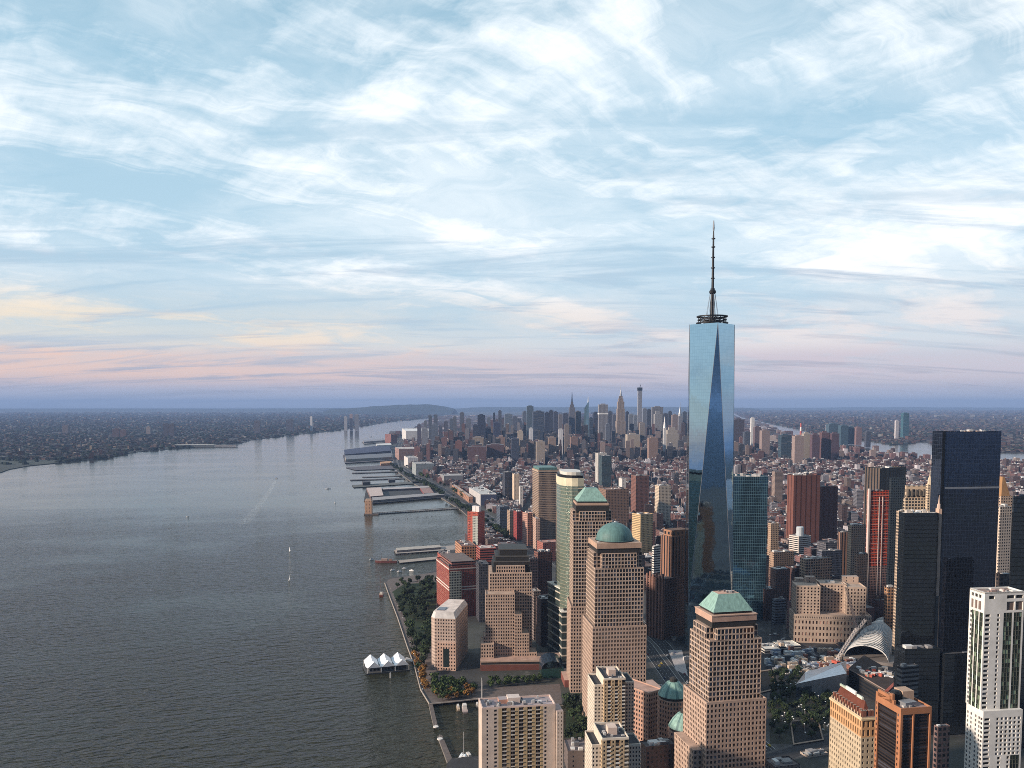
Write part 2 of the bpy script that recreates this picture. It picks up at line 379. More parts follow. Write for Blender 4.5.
qn = G([(1400, 500), (1100, 458), (1024, 453), (1003, 452.5), (975, 450), (948, 445.5), (935, 443.5), (920, 441.5), (912, 443.5), (890, 445), (878, 442), (860, 440), (842, 439), (826, 437), (812, 433), (800, 429.5), (786, 427), (772, 423.5), (757, 420.5), (745, 418), (738, 415), (732, 411.5)])
QN = [xy(p) for p in (qn + [Vector((15500, 69000, 0)), Vector((70000, 69000, 0)), Vector((70000, 2500, 0))])]
sheet('ground', [Vector((p[0], p[1], 0)) for p in QN], 3.0, mfar, -1.0, 'flat built-up land beyond the narrow second river')
# far inlets lying in the flat land beyond, a river strait among them
mw2 = mw_
for k_, pts in enumerate(([(735, 419.6), (752, 418.2), (775, 417.6), (796, 418.4), (780, 420.2), (760, 421), (742, 421.5)], [(858, 417.2), (890, 414.6), (935, 414.4), (952, 416), (925, 417.4), (890, 418)],
                          [(930, 420), (975, 417.6), (1010, 417.4), (985, 419.4), (950, 421)], [(840, 412.6), (900, 411.6), (1000, 411.4), (1024, 411.8), (980, 412.8), (900, 413.2)])):
    sheet('water', G(pts, 3.0), 3.05 + .4, mw2, lab='pale inlet lying in the flat far land')
# far ridges closing the horizon
mh_ = mat('wooded_ridge', (.018, .026, .022), .95, 0, .35, .0012)
def ridge(pts, depth, lab, seed):
    rnd = random.Random(seed); b = MB(); rows = []
    for (px, py, Y) in pts:
        p = at(px, py, Y); rows.append([(p.x, Y - depth, 3.0), (p.x, Y - depth * .55, p.z * .62), (p.x, Y, p.z), (p.x, Y + depth, 3.0)])
    for a_, c_ in zip(rows, rows[1:]):
        for k_ in range(3): b.face([a_[k_], c_[k_], c_[k_ + 1], a_[k_ + 1]], smooth=True)
    o = b.build('hills', mh_); o['kind'] = 'structure'; o['label'] = lab
def ridge_line(x0, x1, prof, Y, step, seed):
    rnd = random.Random(seed); out = []; x = x0
    while x <= x1 + .1:
        for (a_, ya), (b_, yb) in zip(prof, prof[1:]):
            if a_ <= x <= b_: y = ya + (yb - ya) * (x - a_) / (b_ - a_)
        out.append((x, y + rnd.uniform(-.25, .25), Y)); x += step
    return out
ridge(ridge_line(330, 456, [(330, 409.5), (352, 408), (376, 406.2), (400, 404.8), (420, 404.3), (434, 404.8), (446, 406.6), (456, 409.3)], 26000, 5, 1), 1500, 'long blue wooded ridge above the far river bend', 1)
ridge(ridge_line(-200, 340, [(-200, 408), (0, 409), (120, 408.4), (220, 409), (340, 408)], 40000, 20, 2), 5000, 'low blue hills along the horizon over the far shore', 2)
ridge(ridge_line(740, 1240, [(740, 408), (830, 407.6), (900, 407), (1024, 407.6), (1240, 407)], 52000, 20, 3), 5000, 'faint low rise along the horizon beyond the flat boroughs', 3)
ridge(ridge_line(456, 745, [(456, 409), (480, 407), (520, 407.4), (600, 406.6), (745, 407.5)], 38000, 16, 4), 4000, 'faint hills behind the cluster of distant towers', 4)

# roads
ma = mat('asphalt', (.038, .038, .042), .9, 0, .25, .15); mside = mat('pavement', (.085, .080, .078), .9, 0, .22, .3)
mline = mat('road_paint', (.40, .39, .37), .7, 0, .1, .5); mgrass = mat('lawn', (.022, .034, .012), .95, 0, .3, .1)
mplaza = mat('plaza_paving', (.13, .105, .095), .9, 0, .25, .25)
def ribbon(pts, off0, off1):
    L, Rr = [], []
    for i, p in enumerate(pts):
        a_ = pts[max(0, i - 1)]; c_ = pts[min(len(pts) - 1, i + 1)]
        d_ = Vector((c_[0] - a_[0], c_[1] - a_[1])).normalized(); nrm = Vector((d_.y, -d_.x))
        L.append((p[0] + nrm.x * off0, p[1] + nrm.y * off0)); Rr.append((p[0] + nrm.x * off1, p[1] + nrm.y * off1))
    return L + Rr[::-1]
WSP = [(235, 560), (222, 700)] + [xy(gp(x, y, 2.6)) for x, y in [(690, 692), (655, 645), (600, 592), (562, 563), (527, 543), (485, 517), (440, 488.5), (415, 477), (398, 466), (396, 453), (400, 441), (420, 428)]]
strip = lambda nm, o0, o1, z, m_, lab: sheet(nm, [Vector((p[0], p[1], 0)) for p in ribbon(WSP, o0, o1)], z, m_, lab=lab)
WEST_ROAD = ribbon(WSP, -40, 32)
strip('pavement', -24, 24, 2.604, mside, 'pale pavements along the riverside highway')
strip('road', -20, -2.5, 2.608, ma, 'riverside carriageway of the wide highway')
strip('road', 2.5, 20, 2.608, ma, 'inland carriageway of the wide highway')
b = MB()
for o_ in (-15.5, -11.2, -6.8, 6.8, 11.2, 15.5):
    for p, q in zip(WSP, WSP[1:]):
        d_ = Vector((q[0] - p[0], q[1] - p[1])); L = d_.length; d_.normalize(); nr = Vector((d_.y, -d_.x)); s_ = 0
        while s_ + 4 < L and p[1] < 2600:
            a_ = Vector(p) + d_ * s_ + nr * (o_ - .15); c_ = Vector(p) + d_ * (s_ + 5) + nr * (o_ - .15); e_ = nr * .3
            b.face([(a_.x, a_.y, 2.613), (a_.x + e_.x, a_.y + e_.y, 2.613), (c_.x + e_.x, c_.y + e_.y, 2.613), (c_.x, c_.y, 2.613)]); s_ += 12
for o_ in (-19.2, -2.9, 2.9, 19.2):
    rb = ribbon(WSP, o_ - .3, o_ + .3); n = len(WSP)
    for i in range(n - 1): b.face([(*rb[i], 2.613), (*rb[i + 1], 2.613), (*rb[2 * n - 2 - i], 2.613), (*rb[2 * n - 1 - i], 2.613)][::-1])
o = b.build('road_marking', mline); o['kind'] = 'structure'; o['label'] = 'white lane lines on the wide highway'
# cross streets round the tall tower and memorial
def street(p0, p1, wd, lab):
    a_, c_ = gp(*p0, 2.6), gp(*p1, 2.6); d_ = (c_ - a_).normalized(); nr = Vector((d_.y, -d_.x, 0)) * wd / 2
    sheet('pavement', [a_ - nr * 1.35, c_ - nr * 1.35, c_ + nr * 1.35, a_ + nr * 1.35], 2.616, mside, lab='pavement of ' + lab)
    sheet('road', [a_ - nr, c_ - nr, c_ + nr, a_ + nr], 2.620, ma, lab=lab)
street((690, 668), (800, 648), 18, 'cross street between the tall tower and the limestone block'); street((768, 760), (905, 716), 18, 'street south of the memorial grove')
street((776, 590), (778, 700), 16, 'street running past the limestone block')
# riverside park, promenade, plaza
pk = [(389, 590), (408, 582), (437, 580), (438, 600), (432, 640), (434, 665), (436, 700), (428, 703.5), (421, 690), (414.5, 665), (408, 648), (398, 618), (390, 598)]
sheet('pavement', G([(384.6, 584), (389, 579), (437, 572), (438, 600), (433, 640), (440, 690), (560, 684), (562, 704), (481, 699), (429.5, 704.4), (420.6, 690), (414.2, 665), (407.6, 648), (397.6, 618), (389.6, 597)], 2.6), 2.606, mplaza, lab='stone promenade along the river edge and cove')
sheet('lawn', G([(392, 592), (404, 584), (436, 582), (437, 600), (431, 640), (428, 655), (415, 645), (405, 618)], 2.6), 2.612, mgrass, lab='dark green lawn of the riverside park')
sheet('lawn', G([(566, 745), (566, 703), (590, 701), (590, 745)], 2.6), 2.612, mgrass, lab='shaded garden between the balcony slab and the domed tower')
sheet('lawn', G([(770, 744), (768, 672), (800, 668), (838, 690), (838, 744)], 2.6), 2.612, mat('grove_floor', (.040, .040, .030), .95, 0, .3, .1), lab='planted floor of the memorial grove')
# breakwater moles of the cove
def mole(pts, h, nm, lab, m_=None, z0=-1.0, wm=None):
    P = [xy(gp(x, y, 0)) for x, y in pts]; b = MB()
    ar = sum(P[i][0] * P[(i + 1) % len(P)][1] - P[(i + 1) % len(P)][0] * P[i][1] for i in range(len(P)))
    if ar < 0: P = P[::-1]
    cx, cy = sum(p[0] for p in P) / len(P), sum(p[1] for p in P) / len(P)
    b.prism(P, z0, h, 1, 0); o = b.build(nm, [m_ or mplaza, wm or M['kerbstone']], loc=(cx, cy, 0)); return tag(o, lab, nm.replace('_', ' '))
# ================================================================ landmark buildings with modelled windows
FOOT = []                                         # ground outlines of hand-placed buildings, for keeping filler clear
LAND = []                                         # (px, py, short name) of landmarks for describing the filler
rw = random.Random(77)
class Bld:
    """collects the walls, roofs and windows of one building"""
    def __init__(s, name, loc, label, cat='building', group=None):
        s.root = thing(name, loc, label, cat, group); s.w = MB(); s.r = MB(); s.win = []; s.caps = []
    def grid(s, poly, z0, z1, mw, mh, fw, fh, rec=.5, tint=(.4, .3, .25), mat=0, glass=(.012, .013, .016), skip=None, faces=None):
        n = len(poly)
        for i in range(n):
            p, q = Vector(poly[i][:2]), Vector(poly[(i + 1) % n][:2]); d = q - p; L = d.length
            if L < .05: continue
            d = d / L; nr = Vector((d.y, -d.x)); mid = (p + q) / 2
            if nr.dot(-mid) < -.12 * mid.length or L < mw * .8 or (faces and i not in faces):
                s.w.wall(p, q, z0, z1, mat, tint); continue
            nu, nv = max(1, round(L / mw)), max(1, round((z1 - z0) / mh)); cu, cv = L / nu, (z1 - z0) / nv
            a, b_ = cu * (1 - fw) / 2, cv * (1 - fh) / 2
            P = lambda u, z, r=0: (p.x + d.x * u - nr.x * r, p.y + d.y * u - nr.y * r, z)
            for j in range(nv + 1):                # spandrels
                za = z0 if j == 0 else z0 + j * cv - b_; zb = z1 if j == nv else z0 + j * cv + b_
                s.w.face([P(0, za), P(L, za), P(L, zb), P(0, zb)], mat, tint)
            for j in range(nv):
                za, zb = z0 + j * cv + b_, z0 + (j + 1) * cv - b_
                for k_ in range(nu + 1):           # piers
                    ua = 0 if k_ == 0 else k_ * cu - a; ub = L if k_ == nu else k_ * cu + a
                    s.w.face([P(ua, za), P(ub, za), P(ub, zb), P(ua, zb)], mat, tint)
                for k_ in range(nu):
                    ua, ub = k_ * cu + a, (k_ + 1) * cu - a
                    s.w.face([P(ua, za), P(ub, za), P(ub, za, rec), P(ua, za, rec)], mat, tint)
                    s.w.face([P(ua, za), P(ua, za, rec), P(ua, zb, rec), P(ua, zb)], mat, tint)
                    s.w.face([P(ub, za, rec), P(ub, za), P(ub, zb), P(ub, zb, rec)], mat, tint)
                    s.w.face([P(ua, zb, rec), P(ub, zb, rec), P(ub, zb), P(ua, zb)], mat, tint)
                    g_ = rw.random(); k2 = .5 + rw.random() * 1.1 if g_ < .72 else rw.uniform(2.5, 13)
                    s.win.append(([P(ua, za, rec), P(ub, za, rec), P(ub, zb, rec), P(ua, zb, rec)], tuple(c_ * k2 for c_ in glass)))
    def cap(s, poly, z, tint=(.3, .27, .25), mat=0):
        m = MB(); m.face([(p[0], p[1], z) for p in poly], mat, tint, [(p[0], p[1]) for p in poly]); s.caps.append(m)
    def parapet(s, poly, z, h=1.1, th=.6, tint=(.4, .3, .25)):
        n = len(poly); c = Vector((sum(p[0] for p in poly) / n, sum(p[1] for p in poly) / n)); ins = []
        for p in poly:
            v = c - Vector(p[:2]); ins.append(Vector(p[:2]) + v.normalized() * th * 1.4)
        for i in range(n):
            j = (i + 1) % n
            s.w.wall(poly[i], poly[j], z, z + h, 0, tint); s.w.wall(ins[j], ins[i], z, z + h, 0, tint)
            s.w.face([(*poly[i][:2], z + h), (*poly[j][:2], z + h), (*ins[j], z + h), (*ins[i], z + h)], 0, tint)
    def done(s, wmat=None, rmat=None):
        s.w.build('wall', [wmat or M['granite'], M['dark'], M['copper']], s.root)
        for m in s.caps: m.build('roof', [rmat or M['roof']], s.root)
        s.r.build('roof_crown', [rmat or M['roof'], M['copper'], M['copper_dark'], M['dark']], s.root)
        if s.win:
            cp = Vector((0, 0, H)); s.win.sort(key=lambda w_: (Vector(w_[0][0]) - cp).length)
            first = s.win[:100] if len(s.win) > 100 else s.win
            for q, c in first:
                m = MB(); m.face(q, 0, c); m.build('window', M['glass'], s.root)
            rest = s.win[len(first):]
            if rest:
                m = MB()
                for q, c in rest: m.face(q, 0, c)
                o = m.build('window', M['glass'], s.root); o['kind'] = 'stuff'
        return s.root
def part(parent, name, mats, fn):
    m = MB(); fn(m); return m.build(name, mats, parent)
def base_of(ft): 
    p = rect(ft); c = (p[0] + p[2]) / 2; return (c.x, c.y, 2.6)
def reg(ft_or_poly, short=None, z=None, grow=5):
    poly = rect(ft_or_poly) if isinstance(ft_or_poly, tuple) else ft_or_poly
    poly = [Vector(p[:2]) for p in poly]; c = sum(poly, Vector((0, 0))) / len(poly)
    FOOT.append([tuple(c + (p - c) * (1 + grow / max(8, (p - c).length))) for p in poly])
    if short:
        q = proj(c.x, c.y, 3); LAND.append((q[0], q[1], short, c.x, c.y))
def clutter(root, ft, z, n, seed, hmax=3.5, cols=((.5, .48, .46), (.25, .24, .24), (.62, .6, .58), (.12, .12, .13)), margin=2.0, lo=1.2, hi=5):
    rnd = random.Random(seed); P, a, b_, s_ = ft; root = ROOF.get(root.name, root)
    for i in range(n):
        sx, sy = rnd.uniform(lo, hi), rnd.uniform(lo, hi); h = rnd.uniform(.8, hmax)
        if b_ < sx + 2 * margin or s_ < sy + 2 * margin: continue
        u, v = rnd.uniform(margin + sx / 2, b_ - margin - sx / 2), rnd.uniform(margin + sy / 2, s_ - margin - sy / 2)
        c = local(ft, [(u, v)])[0]
        m = MB(); m.box((c.x, c.y, z + .003 * (i + 1)), (sx, sy, h), R(a), 0, rnd.choice(cols)); m.build('rooftop_unit', M['tint'], root)
GR = (.44, .315, .245); GR2 = (.46, .345, .270)

# ---- square tower with a flat-topped copper pyramid
ft = foot(683.5, 706.5, 766.5, 600, 92, 12); zA, zBn, zC, zD, zE, zF, zG = zat(704, 600), zat(641.5, 604), zat(629.5, 604), zat(622.5, 607), zat(616.5, 606), zat(612.8, 609), zat(593.5, 620)
B = Bld('granite_tower', base_of(ft), 'pink granite tower with flat-topped green copper pyramid, nearest of the copper roofs', 'tower'); reg(ft, 'truncated pyramid tower')
lo = rect(ft); mid = rect(ft, 3.2)
B.grid(lo, 2.6, zA, 2.95, 3.85, .55, .60, .6, GR); B.cap(lo, zA, GR); B.parapet(lo, zA, 1.0, .7, GR)
B.grid(mid, zA, zBn, 2.95, 3.85, .78, .72, .45, GR2); B.cap(mid, zBn, GR)
cr = cross(ft, 3.2, 6.0); B.grid(cr, zBn, zC, 2.95, 3.75, .80, .76, .45, GR2); B.cap(cr, zC, GR); B.parapet(mid, zBn, .7, .5, GR)
B.w.prism(rect(ft, 6.5), zC, zD, 1, 1, (.02, .02, .02))
B.w.prism(rect(ft, 6.0), zD, zE, 0, 0, (.46, .30, .23)); B.w.prism(rect(ft, 8.6), zE, zF, 1, 1)
b0, b1 = [(*p, zF) for p in rect(ft, 7.9)], [(*p, zG) for p in rect(ft, 15.2)]
B.r.loft(b0, b1, 1); B.r.face(b1, 0, (.52, .33, .25)); B.r.face(b0[::-1], 1)
w_ = local(ft, [(-7, 6), (0, 6), (0, ft[3]), (-7, ft[3])]); zW = zat(746, 612); B.grid(w_, 2.6, zW, 2.95, 3.85, .5, .56, .5, GR); B.cap(w_, zW, GR)
root = B.done()
part(root, 'cornice', M['granite'], lambda m: [m.prism(rect(ft, 5.6), zE - .4, zE + .3, 0, 0, (.50, .33, .25))])
clutter(root, (local(ft, [(16, 16)])[0], ft[1], ft[2] - 32, ft[3] - 32), zG, 7, 3, 1.6, margin=.5, lo=.8, hi=2.5)

# ---- domed tower
ft = foot(584.4, 592.6, 646.6, 780, 100, 7, depth=46); zA, zBn, zC, zD, zE = zat(628, 780), zat(569, 784), zat(554, 783), zat(548.5, 787), zat(543.5, 785)
B = Bld('granite_tower', base_of(ft), 'pink granite tower crowned by a smooth grey green copper dome', 'tower'); reg(ft, 'domed tower')
lo, mid = rect(ft), rect(ft, 2.6)
B.grid(lo, 2.6, zA, 2.95, 3.85, .55, .60, .6, GR); B.cap(lo, zA, GR); B.parapet(lo, zA, 1.0, .7, GR)
B.grid(mid, zA, zBn, 2.95, 3.85, .78, .72, .45, GR2); B.cap(mid, zBn, GR); B.parapet(mid, zBn, .8, .5, GR)
cr = cross(ft, 2.6, 6.6); B.grid(cr, zBn, zC, 2.95, 3.6, .80, .76, .45, GR2); B.cap(cr, zC, GR)
B.w.prism(rect(ft, 5.2), zC, zD, 1, 1); B.w.prism(rect(ft, 4.4), zD, zE, 0, 0, (.45, .30, .22))
root = B.done(); c = (rect(ft)[0] + rect(ft)[2]) / 2; RD = 17.4
DC = local(ft, [(ft[2] / 2, min(ft[3], ft[2] * 1.05) / 2)])[0]
def dome(m):
    m.lathe((DC.x, DC.y, zE), [(RD + .6, 0), (RD + .6, 1.2), (RD, 1.3)] + [(RD * math.cos(R(t_)), 1.3 + 15.5 * math.sin(R(t_))) for t_ in range(6, 88, 6)] + [(.4, 16.85)], 48, 0)
part(root, 'dome', M['copper_dark'], dome)
part(root, 'dome_ring', M['dark'], lambda m: m.lathe((DC.x, DC.y, zE), [(RD + 1.0, 0.003), (RD + 1.0, .8)], 48, 0, smooth=False))
clutter(root, ft, zE, 6, 5, 1.2, margin=4.6, lo=.8, hi=1.6)

# ---- pointed pyramid tower
ft = foot(571, 573.2, 612, 890, 160, 1.5, depth=40); zA, zBn, zC, zD, zE, zF, zG = zat(607, 888), zat(521.5, 890), zat(511.5, 890), zat(505.5, 893), zat(503.3, 893), zat(501.3, 896), zat(487.8, 908)
B = Bld('granite_tower', base_of(ft), 'granite tower under a pointed bright green copper pyramid behind the dome', 'tower'); reg(ft, 'pointed pyramid tower')
lo, mid = rect(ft, -2.5), rect(ft)
B.grid(lo, 2.6, zA, 2.95, 3.85, .55, .60, .6, GR); B.cap(lo, zA, GR); B.parapet(lo, zA, 1.0, .7, GR)
B.grid(mid, zA, zBn, 2.95, 3.85, .78, .72, .45, GR2); B.cap(mid, zBn, GR); B.parapet(mid, zBn, .8, .5, GR)
cr = cross(ft, 0, 6.8); B.grid(cr, zBn, zC, 2.95, 3.7, .80, .76, .45, GR2); B.cap(cr, zC, GR)
B.w.prism(rect(ft, 3.0), zC, zD, 1, 1); B.w.prism(rect(ft, 3.5), zD, zE, 0, 0, (.46, .31, .23)); B.w.prism(rect(ft, 4.8), zE, zF, 1, 1)
b0, b1 = [(*p, zF) for p in rect(ft, 4.4)], [(*p, zG) for p in rect(ft, ft[3] * .5 - 5.6)]
B.r.loft(b0, b1, 1); B.r.face(b1, 2); B.r.face(b0[::-1], 1); B.done()

# ---- stepped tower
ft = foot(None, 489.6, 532, 1000, 110, 3, depth=52)
B = Bld('granite_tower', base_of(ft), 'stepped granite tower with dark louvred tiers on top facing the cove', 'tower'); reg(ft, 'stepped tower', grow=14)
def cols(x0, x1, Y, z, depth=20, a=3): return foot(None, x0, x1, Y, z, a, depth=depth)
SG = (.44, .32, .25)
Z0 = zat(573.5, 1000); B.grid(rect(ft), 2.6, Z0, 2.95, 3.85, .58, .60, .5, SG); B.cap(rect(ft), Z0, SG)
f2 = cols(496.3, 525, 1003.5, 118, 46); Z1 = zat(566, 1003.5); B.grid(rect(f2), Z0 + .004, Z1, 2.95, 4.0, .58, .60, .5, SG); B.cap(rect(f2), Z1, SG)
f3 = cols(492.5, 530.5, 1006, 124, 44); B.w.prism(rect(f3), Z0 + .006, Z1 - 1, 1, 1)
for z0, z1, x0, x1, Y in ((Z1 + .006, Z1 + 3.6, 493.6, 529.6, 1008), (Z1 + 3.6, Z1 + 5, 493.2, 530, 1007.5), (Z1 + 5, Z1 + 9.4, 495.6, 528.6, 1012), (Z1 + 9.4, Z1 + 10.8, 495.2, 529, 1011.5), (Z1 + 10.8, Z1 + 16.5, 499.5, 527, 1018), (Z1 + 16.5, Z1 + 17.8, 499, 527.4, 1017.5)):
    thin = z1 - z0 < 2; fx = cols(x0, x1, Y, z1, 38 if not thin else 39); B.w.prism(rect(fx), z0, z1, 0 if thin else 1, 1, (.10, .095, .09), (.05, .05, .05))
Yf = 996
for i, (x0, x1, z1) in enumerate(((485.6, 514.8, 594.6), (514.8, 522, 615), (522, 529.2, 634), (529.2, 536.8, 653), (480.8, 494, 644.5), (483.4, 485.6, 637))):
    z1 = zat(z1, Yf - (16 if i != 4 else 24)); fx = cols(x0, x1, Yf - (16 if i not in (4,) else 24) + i * .02, z1, 22 if i != 4 else 30); B.grid(rect(fx), 2.6, z1, 2.95, 3.85, .50, .56, .5, SG, faces=(0, 1, 3)); B.cap(rect(fx), z1, SG); B.parapet(rect(fx), z1, .8, .5, SG)
root = B.done()
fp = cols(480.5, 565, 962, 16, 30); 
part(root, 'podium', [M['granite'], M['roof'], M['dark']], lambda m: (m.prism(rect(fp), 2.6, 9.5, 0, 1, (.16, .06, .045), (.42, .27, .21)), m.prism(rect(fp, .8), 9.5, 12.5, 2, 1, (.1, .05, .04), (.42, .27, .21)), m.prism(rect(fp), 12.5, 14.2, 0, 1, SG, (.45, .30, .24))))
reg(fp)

# ---- balcony slab
ft = foot(478, 481.8, 555.4, 597, 90, 9, depth=20)
PK = (.57, .46, .385)
B = Bld('apartment_slab', base_of(ft), 'broad peach apartment slab with columns of balconies beside the cove', 'apartment block'); reg(ft, 'balcony slab')
P0 = rect(ft); L = ft[2]; Zt = zat(709.5, 597); OC = (.48, .35, .20)
B.w.wall(P0[1], P0[2], 2.6, Zt, 0, PK); B.w.wall(P0[2], P0[3], 2.6, Zt, 0, PK); B.w.wall(P0[3], P0[0], 2.6, Zt, 0, PK)
segs = []; u = 0
layout = [('plain1', 9.0), ('win', 4.6)] + [('ochre', 3.0), ('balc', 4.0)] * 5 + [('ochre', 2.2), ('win', 4.0), ('plain', 6.2)]
tot = sum(x for _, x in layout); fl = 2.9; nf = int((Zt - 2.6) / fl)
balc = []
for kd, wd in layout:
    wd = wd * L / tot; q = local(ft, [(u, 0), (u + wd, 0)]); 
    if kd == 'plain': B.w.wall(q[0], q[1], 2.6, Zt, 0, PK)
    elif kd == 'plain1': B.grid([q[0], q[1], q[1] + Vector((0, 3)), q[0] + Vector((0, 3))], 2.6, Zt, wd * .98, fl, .14, .5, .4, PK, faces=(0,))
    elif kd == 'win': B.grid([q[0], q[1], q[1] + Vector((0, 3)), q[0] + Vector((0, 3))], 2.6, Zt, wd, fl, .5, .55, .4, PK, faces=(0,))
    elif kd == 'ochre': B.grid([q[0], q[1], q[1] + Vector((0, 3)), q[0] + Vector((0, 3))], 2.6, Zt, wd, fl, .01, .3, .1, OC, faces=(0,))
    else:
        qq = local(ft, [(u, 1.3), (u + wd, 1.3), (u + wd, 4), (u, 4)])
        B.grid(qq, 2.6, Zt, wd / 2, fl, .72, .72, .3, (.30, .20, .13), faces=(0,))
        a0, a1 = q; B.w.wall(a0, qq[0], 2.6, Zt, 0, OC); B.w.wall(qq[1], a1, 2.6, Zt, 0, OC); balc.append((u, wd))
        B.w.face([(*q[0], Zt), (*q[1], Zt), (*qq[1], Zt), (*qq[0], Zt)], 0, PK)
    u += wd
B.cap(local(ft, [(0, 0), (L, 0), (L, ft[3]), (0, ft[3])]), Zt + .004, (.33, .28, .29)); B.parapet(P0, Zt, 1.3, .6, (.66, .50, .43))
root = B.done()
# balcony slabs and rails: 29 floors x 5
rb_ = []
for (u, wd) in balc:
    for k_ in range(nf):
        z = 2.6 + k_ * (Zt - 2.6) / nf + .25
        m = MB(); q = local(ft, [(u + .25, -.5), (u + wd - .25, -.5), (u + wd - .25, 1.28), (u + .25, 1.28)])
        m.prism(q, z, z + .18, 0, 0, (.62, .55, .47), bottom=True)
        m.wall(q[0], q[1], z + .18, z + 1.0, 0, (.60, .56, .50) if rw.random() > .35 else (.25, .22, .2)); rb_.append((m, (Vector((q[0].x, q[0].y, z)) - Vector((0, 0, H))).length))
rb_.sort(key=lambda t_: t_[1])
for m, _ in rb_[:100]: m.build('balcony', M['tint'], root)
mm = MB()
for m, _ in rb_[100:]:
    for i, f_ in enumerate(m.f): mm.face([m.v[k_] for k_ in f_], 0, m.c[i])
o = mm.build('balcony', M['tint'], root); o['kind'] = 'stuff'
ZE2 = zat(711.5, 603); fe = foot(None, 556.6, 563.4, 603, ZE2, 9, depth=16)
eb = Bld('x', (0, 0, 0), 'x'); bpy.data.objects.remove(eb.root); eb.root = root; eb.win = []
eb.grid(rect(fe), 2.6, ZE2, 3.2, fl, .2, .5, .4, PK); eb.w.build('end_wing', M['granite'], root)
rf_ = MB(); rf_.face([(*p, ZE2) for p in rect(fe)], 0, (.4, .3, .27)); rf_.build('wing_roof', M['roof'], root)
for q, c in eb.win[::9]: 
    m = MB(); m.face(q, 0, c); m.build('window', M['glass'], root)
part(root, 'penthouse', [M['tint']], lambda m: m.box((*local(ft, [(L * .46, 12)])[0], Zt + .01), (9, 8, 4.5), R(9), 0, (.62, .50, .43), 0, (.6, .5, .45)))
part(root, 'penthouse', [M['tint']], lambda m: m.box((*local(ft, [(L * .32, 13)])[0], Zt + .01), (7, 7, 3.0), R(9), 0, (.45, .24, .18), 0, (.35, .3, .3)))
clutter(root, ft, Zt + .01, 26, 9, 2.4, margin=2.2, lo=.8, hi=3.2)

# ---- two narrow balcony towers
def balcony_tower(xL, xC, xR, yt, xw0, xm0, xm1, Y, lab, short, seed, ywl, ywr):
    a = 6; z = zat(yt, Y); ft = foot(xL, xw0, xR, Y, z, a)
    B = Bld('apartment_tower', base_of(ft), lab, 'apartment block'); reg(ft, short)
    fm = foot(None, xm0, xm1, Y - 3.5, z, a, depth=ft[3] + 3); zl, zr = zat(ywl, Y + 2), zat(ywr, Y + 2)
    YE, WH, PKK = (.47, .35, .22), (.66, .57, .47), (.55, .42, .33)
    wl = foot(xL, xw0, xm0, Y, zl, a, depth=ft[3]); wr = foot(None, xm1, xR, Y + 2, zr, a, depth=ft[3] - 6)
    B.grid(rect(wl), 2.6, zl, 2.3, 2.9, .5, .52, .5, WH); B.cap(rect(wl), zl, (.05, .05, .055)); B.parapet(rect(wl), zl, 1.2, .5, WH)
    B.grid(rect(wr), 2.6, zr, 2.3, 2.9, .5, .52, .5, PKK); B.cap(rect(wr), zr, (.05, .05, .055)); B.parapet(rect(wr), zr, 1.2, .5, WH)
    n = 6; bw = fm[2] / n
    for i in range(n):
        q = local(fm, [(i * bw, 0 if i % 2 == 0 else .9), ((i + 1) * bw, 0 if i % 2 == 0 else .9), ((i + 1) * bw, 4), (i * bw, 4)])
        B.grid(q, 2.6, z, bw if i % 2 else bw, 2.9, .40 if i % 2 == 0 else .72, .5 if i % 2 == 0 else .62, .5, YE if i % 2 == 0 else (.40, .27, .16), faces=(0, 1, 3))
    B.w.prism(local(fm, [(0, 3.9), (fm[2], 3.9), (fm[2], fm[3]), (0, fm[3])]), 2.6, z, 0, 0, WH, (.06, .06, .07)); B.cap(local(fm, [(0, 0), (fm[2], 0), (fm[2], 4), (0, 4)]), z + .004, (.2, .2, .2))
    B.parapet(rect(fm), z, 1.5, .6, WH); root = B.done()
    part(root, 'penthouse', M['tint'], lambda m: m.box((*local(fm, [(fm[2] * .5, fm[3] * .45)])[0], z + .006), (fm[2] * .34, 8, 5), R(a), 0, (.62, .48, .40)))
    clutter(root, fm, z + .005, 12, seed, 2.2, margin=1.5, lo=.7, hi=2.2)
    for k_ in range(0, 28):
        zz = 2.6 + k_ * (z - 2.6) / 30 + 2.9 * 3
        if zz > z - 3: break
        for i in (1, 3, 5):
            m = MB(); q = local(fm, [(i * bw + .2, -.3), ((i + 1) * bw - .2, -.3), ((i + 1) * bw - .2, .88), (i * bw + .2, .88)]); m.prism(q, zz, zz + .9, 0, 0, rw.choice([(.62, .58, .52), (.5, .42, .32), (.7, .66, .6)]), bottom=True); m.build('balcony', M['tint'], root)
balcony_tower(587.6, 604, 634, 679, 594.5, 604.2, 625.6, 668, 'ochre and white balcony tower right before the foot of the domed tower', 'rear balcony tower', 21, 685.5, 683)
balcony_tower(584.8, 602, 641, 738.5, 592, 602.2, 629, 556, 'nearer ochre balcony tower cut off by the bottom edge of the view', 'front balcony tower', 22, 745.5, 746)

